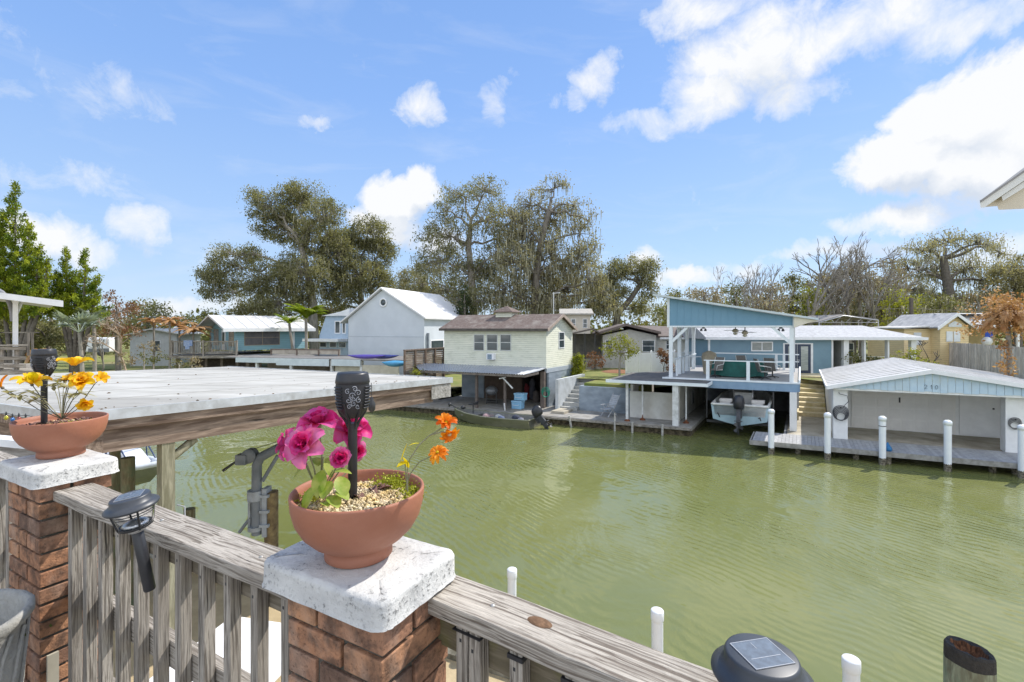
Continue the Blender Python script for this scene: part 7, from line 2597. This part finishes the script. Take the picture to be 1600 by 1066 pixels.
# solar torches standing in the bowls
def torch(px, x, y, z0, ztop, rad, label, seed, A0=1.95):
    t = thing('solar_torch', label, 'lamp', (x, y, z0), 'black solar torches in the bowls')
    hh = ztop - z0
    hz = ztop - .115
    MB().tube([(x, y, z0), (x, y, z0 + .03)], [.004, .0085], 16).lathe((x, y, z0 + .02), [(.0105, 0), (.0115, .01), (.0115, hz - z0 - .05), (.013, hz - z0 - .03)], 24).build('stake', BLACKP, t)
    m = MB()
    # flower-like cup of arms
    for k in range(6):
        a = k * math.pi / 3 + .3
        m.tube([(x + .010 * math.cos(a), y + .010 * math.sin(a), hz - .022), (x + .016 * math.cos(a), y + .016 * math.sin(a), hz - .006), (x + .030 * math.cos(a), y + .030 * math.sin(a), hz + .016), (x + rad * .93 * math.cos(a), y + rad * .93 * math.sin(a), hz + .045)], .0035, 6)
    m.build('cup', BLACKP, t)
    c = (x, y, hz)
    m = MB()
    m.lathe(c, [(.020, .004), (.034, .024), (rad * .93, .052), (rad * .97, .080), (rad * .95, .092)], 48)
    m.build('shell', mat('shell_dark', (.02, .021, .024), (.03, .03, .033), .5, 20), t)
    MB().lathe(c, [(rad * .95, .090), (rad * .99, .092), (rad * .97, .100), (rad * .90, .114), (rad * .86, .1175), (1e-3, .1175)], 48).build('solar_head', BLACKP, t)
    # slatted sides and scroll pattern, raised from the shell
    rz = lambda z: .034 + (rad * .95 - .034) * min(1, max(0, (z - .024) / .028)) if z < .052 else rad * (.93 + .04 * (z - .052) / .028)
    for side in range(3):
        m = MB()
        a0 = side * 2 * math.pi / 3 + A0
        for k in range(8):
            z = .030 + k * .0075
            r_ = rz(z) + .002
            pts = [(x + r_ * math.cos(a0 + q), y + r_ * math.sin(a0 + q), hz + z) for q in [(-.34 + .085 * j) for j in range(9)]]
            m.tube(pts, .0021, 5)
        m.build('slats', BLACKP, t)
    SCR = mat('scroll_grey', (.34, .35, .38), (.28, .29, .32), .5, 20)  # scrollwork in one even grey, paler than the shell
    for side in range(3):
        m = MB()
        a0 = side * 2 * math.pi / 3 + A0 + math.pi / 3
        for (da, z, r0, sg, ph) in ((-.26, .036, .007, 1, 0), (.26, .036, .007, -1, 0), (-.3, .052, .008, -1, 1.5), (.3, .052, .008, 1, 1.5), (0, .044, .007, 1, 2), (-.1, .064, .008, 1, 0), (.26, .070, .008, -1, 3), (-.34, .074, .007, 1, 1), (.06, .080, .007, -1, 2.5), (0, .056, .006, -1, 0)):
            pts = []
            for j in range(15):
                q = ph + sg * j * .55
                rr = r0 * (1 - j / 17)
                zz_ = z + rr * math.sin(q)
                aa = a0 + da + rr * math.cos(q) / rad
                R_ = rz(zz_) + .0012
                pts.append((x + R_ * math.cos(aa), y + R_ * math.sin(aa), hz + zz_))
            m.tube(pts, .0011, 4)
        m.build('scroll_pattern', SCR, t)
    return t


s1 = gz(551, 781, 5.064)
torch(551, s1[0], s1[1], 5.055, 5.384, .0425, 'black solar torch with scroll pattern in the pink flower bowl', 1)
torch(68, at(69, 0, 2.09)[0], 2.09, 5.06, 5.402, .0435, 'black solar torch behind the yellow flowers', 2, 3.0)

# ---- silk flowers
PINK = bpy.data.materials.new('pink_petal')


def petal_mat(name, ca, cb, scale=22, tr=.4):
    return mat(name, ca, cb, .5, scale, detail=3, trans=tr, spec=.3, stops=(.4, .62), island=.12)


PINK = petal_mat('pink_petal', (.72, .022, .22), (.62, .10, .36))
PINKD = petal_mat('deep_pink_petal', (.50, .008, .12), (.66, .02, .20))
PINKL = petal_mat('light_pink_petal', (.72, .20, .44), (.66, .08, .32))
YEL = petal_mat('yellow_petal', (.88, .58, .02), (.85, .40, .008))
YELD = petal_mat('golden_petal', (.86, .44, .01), (.88, .58, .03))
ORG = petal_mat('orange_petal', (.78, .22, .006), (.85, .38, .02))
ORR = petal_mat('red_orange_petal', (.75, .12, .006), (.85, .30, .01))
LEAFG = petal_mat('silk_leaf', (.22, .32, .03), (.38, .42, .10), 30, .35)
LEAFY = petal_mat('yellow_leaf', (.72, .60, .01), (.60, .45, .01), 30, .35)
PALEL = petal_mat('pale_leaf', (.46, .42, .26), (.34, .34, .18), 30, .35)
STEM = mat('stem', (.16, .18, .08), (.3, .28, .2), .6, 20)
STEMD = mat('dark_stem', (.07, .08, .05), (.14, .13, .1), .6, 20)


def petal(m, c, ax, out, L, Wd, cup=.35, curl=.3, n=6, ruff=.0, tip=0.0, seedv=0):
    """one petal: starts at c, runs along `out`, curving towards `ax`"""
    side = ax.cross(out).normalized()
    vs = []
    k = 4
    for i in range(n + 1):
        u = i / n
        w = Wd * (math.sin(math.pi * min(1, (.08 + .80 * u))) ** .75) * (1 - tip * u * u)
        p = c + out * (L * u * (1 - .15 * u)) + ax * (L * (cup * math.sin(u * 1.9) - curl * u * u * u))
        for j in range(k + 1):
            q = (j / k - .5) * 2
            vs.append(p + side * (w * q) + ax * (w * .45 * q * q) + ax * (ruff * L * math.sin(q * 5 + seedv + u * 3) * u))
    m.add(vs, [(i * (k + 1) + j, i * (k + 1) + j + 1, (i + 1) * (k + 1) + j + 1, (i + 1) * (k + 1) + j) for i in range(n) for j in range(k)], True)


def basis(ax):
    ax = Vector(ax).normalized()
    u = ax.cross(Vector((.3, .1, 1)) if abs(ax.z) < .9 else Vector((1, 0, 0))).normalized()
    return ax, u, ax.cross(u)


def blossom(name, label, c, ax, layers, stem, stem_mat, cmat=None, cr=.006, group=None, seed=0, cat='flower', calyx=True):
    """layers: (petals, length, width, lift angle, cup, curl, material, ruffle, tip)"""
    r_ = random.Random(seed)
    base = stem[0]
    t = thing(name, label, cat, base, group)
    ax, u, v = basis(ax)
    c = Vector(c)
    MB().tube([Vector(q) for q in stem] + [c - ax * .004], .0017, 8).build('stem', stem_mat, t)
    for li, (n, L, Wd, lift, cup, curl, mt, ruff, tip) in enumerate(layers):
        for k in range(n):
            a = 2 * math.pi * (k + .37 * li) / n + r_.uniform(-.12, .12)
            h = u * math.cos(a) + v * math.sin(a)
            lf = lift + r_.uniform(-.12, .12)
            out = (h * math.cos(lf) + ax * math.sin(lf)).normalized()
            up_ = (ax * math.cos(lf) - h * math.sin(lf)).normalized()
            m = MB()
            petal(m, c + h * .002, up_, out, L * r_.uniform(.9, 1.1), Wd, cup, curl, ruff=ruff, tip=tip, seedv=r_.uniform(0, 6))
            m.build('petal', mt, t)
    if cmat:
        MB().ball((c + ax * .004), cr, 10, .8).build('flower_centre', cmat, t)
    if calyx:
        MB().ball((c - ax * .005), .006, 8, 1.1).build('calyx', stem_mat, t)
    return t


def sil_leaf(m, c, d, L, Wd, n=7, bend=.25):
    d = Vector(d).normalized()
    s = d.cross(Vector((0, 0, 1))).normalized()
    upv = s.cross(d)
    vs = []
    for i in range(n + 1):
        u = i / n
        w = Wd * math.sin(math.pi * min(1, u * .93 + .04)) ** .8
        p = Vector(c) + d * L * u + Vector((0, 0, -bend * L * u * u))
        vs += [p - s * w + upv * w * .25, p, p + s * w + upv * w * .25]
    m.add(vs, [(i * 3 + j, i * 3 + j + 1, i * 3 + j + 4, i * 3 + j + 3) for i in range(n) for j in range(2)], True)


fy = 1.14      # depth of the pink flowers
q_ = lambda px, py, Y: Vector(at(px, py, Y))
root = q_(500, 778, 1.17)
GP = 'pink silk roses in the centre bowl'
rose = lambda s: [(6, .040 * s, .0165 * s, .12, .22, .28, PINKL, .05, .3), (5, .032 * s, .016 * s, .55, .35, .18, PINK, .06, .3), (4, .024 * s, .013 * s, 1.0, .4, .05, PINKD, .05, .2), (3, .016 * s, .009 * s, 1.35, .4, -.1, PINKD, .04, 0)]
rose2 = lambda s: [(6, .038 * s, .0165 * s, .1, .22, .3, PINK, .05, .3), (5, .030 * s, .015 * s, .55, .35, .15, PINK, .06, .3), (4, .021 * s, .012 * s, 1.05, .4, .0, PINKD, .06, .2)]
blossom('silk_rose', 'large two-tone pink rose, lowest left of the pink bunch', q_(478, 697, 1.10), (-.15, -.75, .45), rose(1.4), [root, q_(490, 730, 1.13)], STEM, group=GP, seed=1)
blossom('silk_rose', 'bright pink rose at the top of the bunch', q_(498, 662, 1.15), (-.05, -.35, .9), rose2(1.5), [root, q_(503, 710, 1.16)], STEM, group=GP, seed=2)
blossom('silk_rose', 'pink rose partly hidden behind the black torch', q_(548, 675, 1.24), (.25, -.5, .7), rose2(1.6), [root, q_(535, 730, 1.2)], STEM, group=GP, seed=3)
blossom('silk_rose', 'small pink rose hanging left beside the davit arm', q_(452, 695, 1.16), (-.8, -.3, .3), rose2(1.2), [root, q_(475, 720, 1.16)], STEM, group=GP, seed=4)
blossom('silk_rose', 'deep pink drooping bud below the large rose', q_(466, 712, 1.12), (-.35, -.5, -.5), rose2(.8), [root, q_(478, 722, 1.14)], STEM, group=GP, seed=5)
blossom('silk_rose', 'deep pink rose just left of the torch stake', q_(532, 716, 1.12), (.25, -.85, .25), [(5, .034, .018, .5, .3, .15, PINKL, .08, 0), (5, .030, .016, .9, .35, .05, PINKD, .1, 0), (4, .022, .013, 1.2, .3, 0, PINKD, .08, 0)], [root, q_(518, 745, 1.15)], STEM, group=GP, seed=6)
blossom('silk_rose', 'light pink rose right of the torch stake', q_(556, 705, 1.26), (.5, -.6, .1), rose(.85), [root, q_(540, 740, 1.22)], STEM, group=GP, seed=7)
t = thing('silk_foliage', 'yellow-green silk leaves under the pink roses', 'leaves', tuple(root), None)
for (px, py, Y, d, L, W_l) in ((505, 735, 1.12, (-.1, -.4, -.8), .05, .020), (492, 760, 1.12, (-.3, -.4, -.7), .05, .019), (530, 745, 1.12, (.4, -.5, -.5), .045, .019), (515, 775, 1.10, (.6, -.6, -.1), .045, .017), (525, 768, 1.1, (.9, -.3, -.2), .035, .017), (520, 738, 1.16, (.8, .1, .1), .045, .016), (480, 725, 1.15, (-.6, -.3, -.5), .04, .015), (510, 716, 1.16, (.3, -.2, -.6), .04, .016), (498, 728, 1.18, (-.3, .3, .3), .04, .015), (516, 752, 1.12, (-.1, -.7, -.4), .04, .018), (505, 785, 1.09, (.5, -.6, .2), .035, .012)):
    m = MB()
    sil_leaf(m, q_(px, py, Y), d, L, W_l)
    m.build('leaf', LEAFG, t)
m = MB()
for (px, py, Y) in ((492, 735, 1.13), (505, 715, 1.15), (520, 735, 1.13), (515, 720, 1.17)):
    m.tube([root, root.lerp(q_(px, py, Y), .5) + Vector((0, 0, .005)), q_(px, py, Y)], .0014, 6)
m.build('stem', STEM, t)
# orange flowers on the right of the bowl
GO = 'orange silk flowers in the centre bowl'
daisy = lambda n, L, mt, lift=.35, w=.0055: [(n, L, w, lift, .2, .2, mt, .05, .2), (n - 1, L * .8, w * .9, lift + .35, .2, .1, mt, .05, .2)]
ra_ = q_(637, 768, 1.17)
st = [ra_, q_(636, 740, 1.17), q_(640, 718, 1.16), q_(655, 695, 1.15), q_(672, 680, 1.15)]
blossom('silk_daisy', 'upper orange flower with petals pointing up at the end of the long stem', q_(697, 662, 1.14), (.1, -.5, .7), daisy(8, .031, ORR, .3, .0075), st + [q_(684, 673, 1.14)], STEM, LEAFY, .005, GO, 11)
blossom('silk_daisy', 'lower orange flower of the topmost pair', q_(701, 677, 1.14), (.4, -.6, -.4), daisy(8, .028, ORR, .2, .0075), [q_(672, 680, 1.15), q_(690, 675, 1.14)], STEM, mat('cream_centre', (.6, .5, .3), (.5, .4, .2), .7, 20), .006, GO, 12)
blossom('silk_daisy', 'orange fringed daisy nodding below the topmost pair', q_(684, 708, 1.15), (-.1, -.4, .5), daisy(11, .030, ORG, -.35, .0052), [q_(634, 765, 1.18), q_(640, 742, 1.17), q_(655, 722, 1.16), q_(672, 714, 1.15)], STEM, LEAFY, .004, GO, 13)
t = thing('silk_leaf_sprig', 'two yellow leaves on the orange flower stem', 'leaves', tuple(ra_), None)
m = MB()
sil_leaf(m, q_(638, 722, 1.16), (-.35, -.3, .0), .03, .011)
sil_leaf(m, q_(630, 715, 1.16), (.25, .2, -.8), .032, .014, bend=0)
m.build('leaf', LEAFY, t)
m = MB()
sil_leaf(m, q_(626, 722, 1.16), (.35, 0, .9), .045, .007, bend=-.1)
sil_leaf(m, q_(638, 697, 1.16), (.9, .1, .45), .03, .004)
m.build('leaf', LEAFY, t)
MB().tube([ra_, q_(634, 745, 1.17), q_(633, 725, 1.16)], .0012, 6).build('stem', STEM, t)
# yellow flowers of the left bowl
GY = 'yellow silk flowers in the left bowl'
r2_ = q_(97, 655, 2.1)
yf = lambda L, w, lift=.3, mt=YEL: [(6, L, w, lift, .25, .2, mt, .06, 0)]
Yq = 2.05
blossom('silk_cosmos', 'yellow-orange flower at the far left edge seen side on', q_(2, 605, 1.98), (-.5, -.5, .7), yf(.062, .018, .9, YEL) + [(3, .06, .016, .3, .2, .1, ORG, .05, 0)], [r2_, q_(60, 640, 2.05), q_(25, 618, 2.0)], STEMD, None, .006, GY, 21)
blossom('silk_cosmos', 'yellow flower left of the black torch head', q_(50, 600, 1.97), (.25, -.3, .85), yf(.072, .018, .35, YEL) + [(2, .055, .02, 1.2, .2, 0, LEAFY, .0, 0)], [r2_, q_(78, 640, 2.05), q_(60, 615, 2.0)], STEMD, None, .006, GY, 22)
blossom('silk_cosmos', 'wide open yellow flower highest above the bowl', q_(115, 573, 2.02), (0, .15, 1), yf(.078, .022, .35, YEL), [r2_, q_(103, 620, 2.06), q_(112, 590, 2.03)], STEMD, STEMD, .008, GY, 23)
blossom('silk_cosmos', 'full yellow flower with many petals in the middle of the bunch', q_(128, 598, 2.03), (.35, -.55, .5), yf(.058, .018, .3, YEL) + [(6, .048, .017, .8, .3, .1, YELD, .06, 0), (5, .036, .013, 1.15, .3, 0, YEL, .05, 0)], [r2_, q_(108, 635, 2.06), q_(120, 612, 2.04)], STEMD, None, .006, GY, 24)
blossom('silk_cosmos', 'small orange flower half hidden left of the full yellow one', q_(108, 594, 2.10), (-.3, -.3, .8), yf(.045, .017, .3, YELD), [r2_, q_(100, 620, 2.1)], STEMD, None, .006, GY, 25)
blossom('silk_cosmos', 'small yellow flower at the right tip of the bunch', q_(157, 592, 2.03), (.6, -.3, .4), yf(.034, .011, .4, YEL), [r2_, q_(120, 640, 2.06), q_(148, 600, 2.04)], STEMD, None, .005, GY, 26)
blossom('silk_cosmos', 'lowest orange and yellow flower hanging over the bowl', q_(131, 628, 2.02), (.6, -.4, -.5), yf(.042, .015, .5, YELD) + [(4, .034, .012, 1.0, .2, 0, YEL, .05, 0)], [r2_, q_(112, 640, 2.06), q_(124, 628, 2.04)], STEMD, None, .006, GY, 27)
t = thing('pale_foliage', 'pale feathery silk leaves among the yellow flowers', 'leaves', tuple(r2_), None)
r_ = random.Random(4)
for k, (px, py, Y) in enumerate(((90, 598, 2.05), (104, 605, 2.03), (55, 625, 2.02), (30, 618, 2.0), (125, 615, 2.05), (84, 605, 2.1), (12, 615, 1.98), (112, 618, 2.08), (45, 612, 2.05), (100, 592, 2.1))):
    m = MB()
    c = q_(px, py, Y)
    m.tube([r2_, r2_.lerp(c, .5) + Vector((0, 0, .02)), c], .0013, 5)
    for j in range(9):
        a = 2 * math.pi * j / 9 + r_.uniform(-.3, .3)
        sil_leaf(m, c, (math.cos(a), math.sin(a) * .6, r_.uniform(-.3, .6)), r_.uniform(.032, .060), .0085, n=4)
    m.build('leaf_sprig', PALEL, t)


# ================================================================ solar lanterns on the rails
GLASSM = bpy.data.materials.new('clear_glass')
GLASSM.use_nodes = True
p = principled(GLASSM)
p.inputs['Base Color'].default_value = (.95, .96, .97, 1)
p.inputs['Roughness'].default_value = .04
p.inputs['Transmission Weight'].default_value = 1.0
p.inputs['IOR'].default_value = 1.12
PANEL = mat('solar_cells', (.13, .165, .21), (.08, .10, .13), .5, 60, spec=.3)
LIDM = mat('lantern_lid', (.035, .04, .048), (.05, .055, .065), .42, 9, spec=.5)
CHROME = mat('silver_ring', (.62, .62, .62), (.45, .45, .45), .3, 5, metal=.7)


def lantern(f, label, group, s=1.0, panel_rot=20, stake=True):
    """f maps local metres (x, y, z=0 at the bottom edge of the lid) to the world"""
    o = f(0, 0, 0)
    t = thing('solar_lantern', label, 'lamp', o, group)
    F_ = lambda x, y, z: f(x * s, y * s, z * s)
    MB().lathe(None, [(.040, -.004), (.071, -.004), (.0735, .0), (.073, .004), (.062, .012), (.054, .017), (.0535, .030), (.0515, .0335), (.049, .0345), (1e-3, .0345)], 56, F_).build('lid', LIDM, t)
    c, sn = math.cos(R(panel_rot)), math.sin(R(panel_rot))
    G_ = lambda x, y, z: F_(x * c - y * sn, x * sn + y * c, z)
    pn = MB().box(G_, -.033, .033, -.029, .029, .0347, .0358).build('solar_panel', PANEL, t)
    m = MB()
    for (x0, x1, y0, y1) in ((-.0342, .0342, -.0302, -.029), (-.0342, .0342, .029, .0302), (-.0342, -.033, -.029, .029), (.033, .0342, -.029, .029)):
        m.box(G_, x0, x1, y0, y1, .0347, .0362)
    m.build('panel_frame', CHROME, pn)
    m = MB()
    m.box(G_, -.026, .026, -.010, -.0088, .0359, .0361)
    m.box(G_, -.001, .0, .010, .024, .0359, .0361)
    m.build('contact_strip', CHROME, pn)
    prof = [(.058, -.004), (.0565, -.012), (.047, -.060), (.042, -.068), (.040, -.068), (.045, -.060), (.0545, -.012), (.0555, -.004)]
    MB().lathe(None, prof, 48, F_).build('glass', GLASSM, t)
    m = MB()
    for z, r in ((-.016, .0555), (-.024, .054)):
        m.tube([F_(r * math.cos(a), r * math.sin(a), z) for a in [2 * math.pi * i / 40 for i in range(41)]], .0014 * s, 6)
    for k in range(4):
        a = k * math.pi / 2 + .9
        m.tube([F_(r * math.cos(a), r * math.sin(a), z) for r, z in ((.058, -.004), (.0555, -.016), (.047, -.06), (.043, -.069))], .0030 * s, 6)
    m.build('cage', BLACKP, t)
    MB().lathe(None, [(.043, -.069), (.046, -.067), (.046, -.061), (.0445, -.058), (.040, -.064)], 40, F_).build('base_ring', BLACKP, t)
    MB().lathe(None, [(.034, -.064), (.038, -.058), (.030, -.050), (.012, -.044), (1e-3, -.043)], 24, F_).build('reflector', CHROME, t)
    MB().lathe(None, [(.020, -.084), (.023, -.083), (.023, -.069), (.020, -.069)], 32, F_).build('collar', CHROME, t)
    if stake:
        MB().lathe(None, [(.0155, -.285), (.0165, -.282), (.0165, -.084), (.0155, -.083)], 28, F_).build('stake', BLACKP, t)
    return t


lx, ly, lz = at(206, 791, 1.43)
tiltm = Matrix.Rotation(R(7), 3, 'Y') @ Matrix.Rotation(R(-6), 3, 'X')
fl_ = lambda x, y, z: tuple(Vector((lx, ly, lz)) + tiltm.transposed() @ Vector((x, y, z)))
lantern(fl_, 'black solar lantern with clear glass clipped to the railing between the pillars', 'black solar lanterns on the railing', .95, 25)
lx2, ly2, lz2 = at(1190, 1056, .80)
fl2 = lambda x, y, z: (lx2 + x, ly2 + y, lz2 + z)
lantern(fl2, 'black solar lantern seen from above on the right railing, bottom edge', 'black solar lanterns on the railing', 1.08, 12)
# ================================================================ carved planter, bottom left
t = thing('wooden_planter', 'worn grey carved planter pot at the bottom left edge', 'planter', (-1.745, 1.46, 3.88))
URN = mat('planter_grey', (.36, .35, .32), (.24, .235, .215), .85, 9, bump=.7, bscale=50, c3=(.52, .51, .48))
c = (-1.755, 1.452, 3.88)
prof = [(.10, 0), (.12, .02), (.125, .10), (.15, .25), (.175, .45), (.185, .60), (.188, .66), (.202, .675), (.210, .69), (.208, .705), (.198, .712), (.186, .705), (.178, .69), (.165, .62), (.01, .60)]
MB().lathe(c, [(r_q, z_q) for r_q, z_q in prof], 20, smooth=True).build('pot', URN, t)
m = MB()
for k in range(20):
    a = 2 * math.pi * k / 20
    m.tube([(c[0] + r_q * math.cos(a + .12 * i), c[1] + r_q * math.sin(a + .12 * i), c[2] + z_q) for i, (r_q, z_q) in enumerate(((.127, .1), (.152, .25), (.177, .45), (.188, .6), (.191, .655)))], .006, 5)
m.build('carved_ribs', URN, t)
P = np.array((c[0], c[1], c[2] + .61)) + rng.normal(size=(500, 3)) * np.array([.07, .07, .012])
v, fc = leaves(P, .022, .5)
mk('weeds', v, fc, None, leafmat('weed', (.05, .08, .02), (.10, .12, .03)), t)
# white table on the sandy yard below the rail
tx, ty = at(365, 1000, 5.6)[:2]
zt5 = H - (978 - HZ) * 6.0 / F
t = thing('folding_table', 'white folding table top standing in the sandy yard below the railing', 'table', (tx, ty, .7))
f = fr(tx, ty - .55, -12, 0)
MB().box(f, -.55, .75, -1.2, 1.0, 1.72, 1.77).build('table_top', mat('table_white', (.82, .82, .82), (.78, .78, .78), .4, 2), t, bevel=.01)
for (a, b) in ((-.45, -1.1), (.65, -1.1), (-.45, .9), (.65, .9)):
    MB().tube([f(a, b, .7), f(a, b, 1.72)], .02, 8).build('leg', DARK, t)
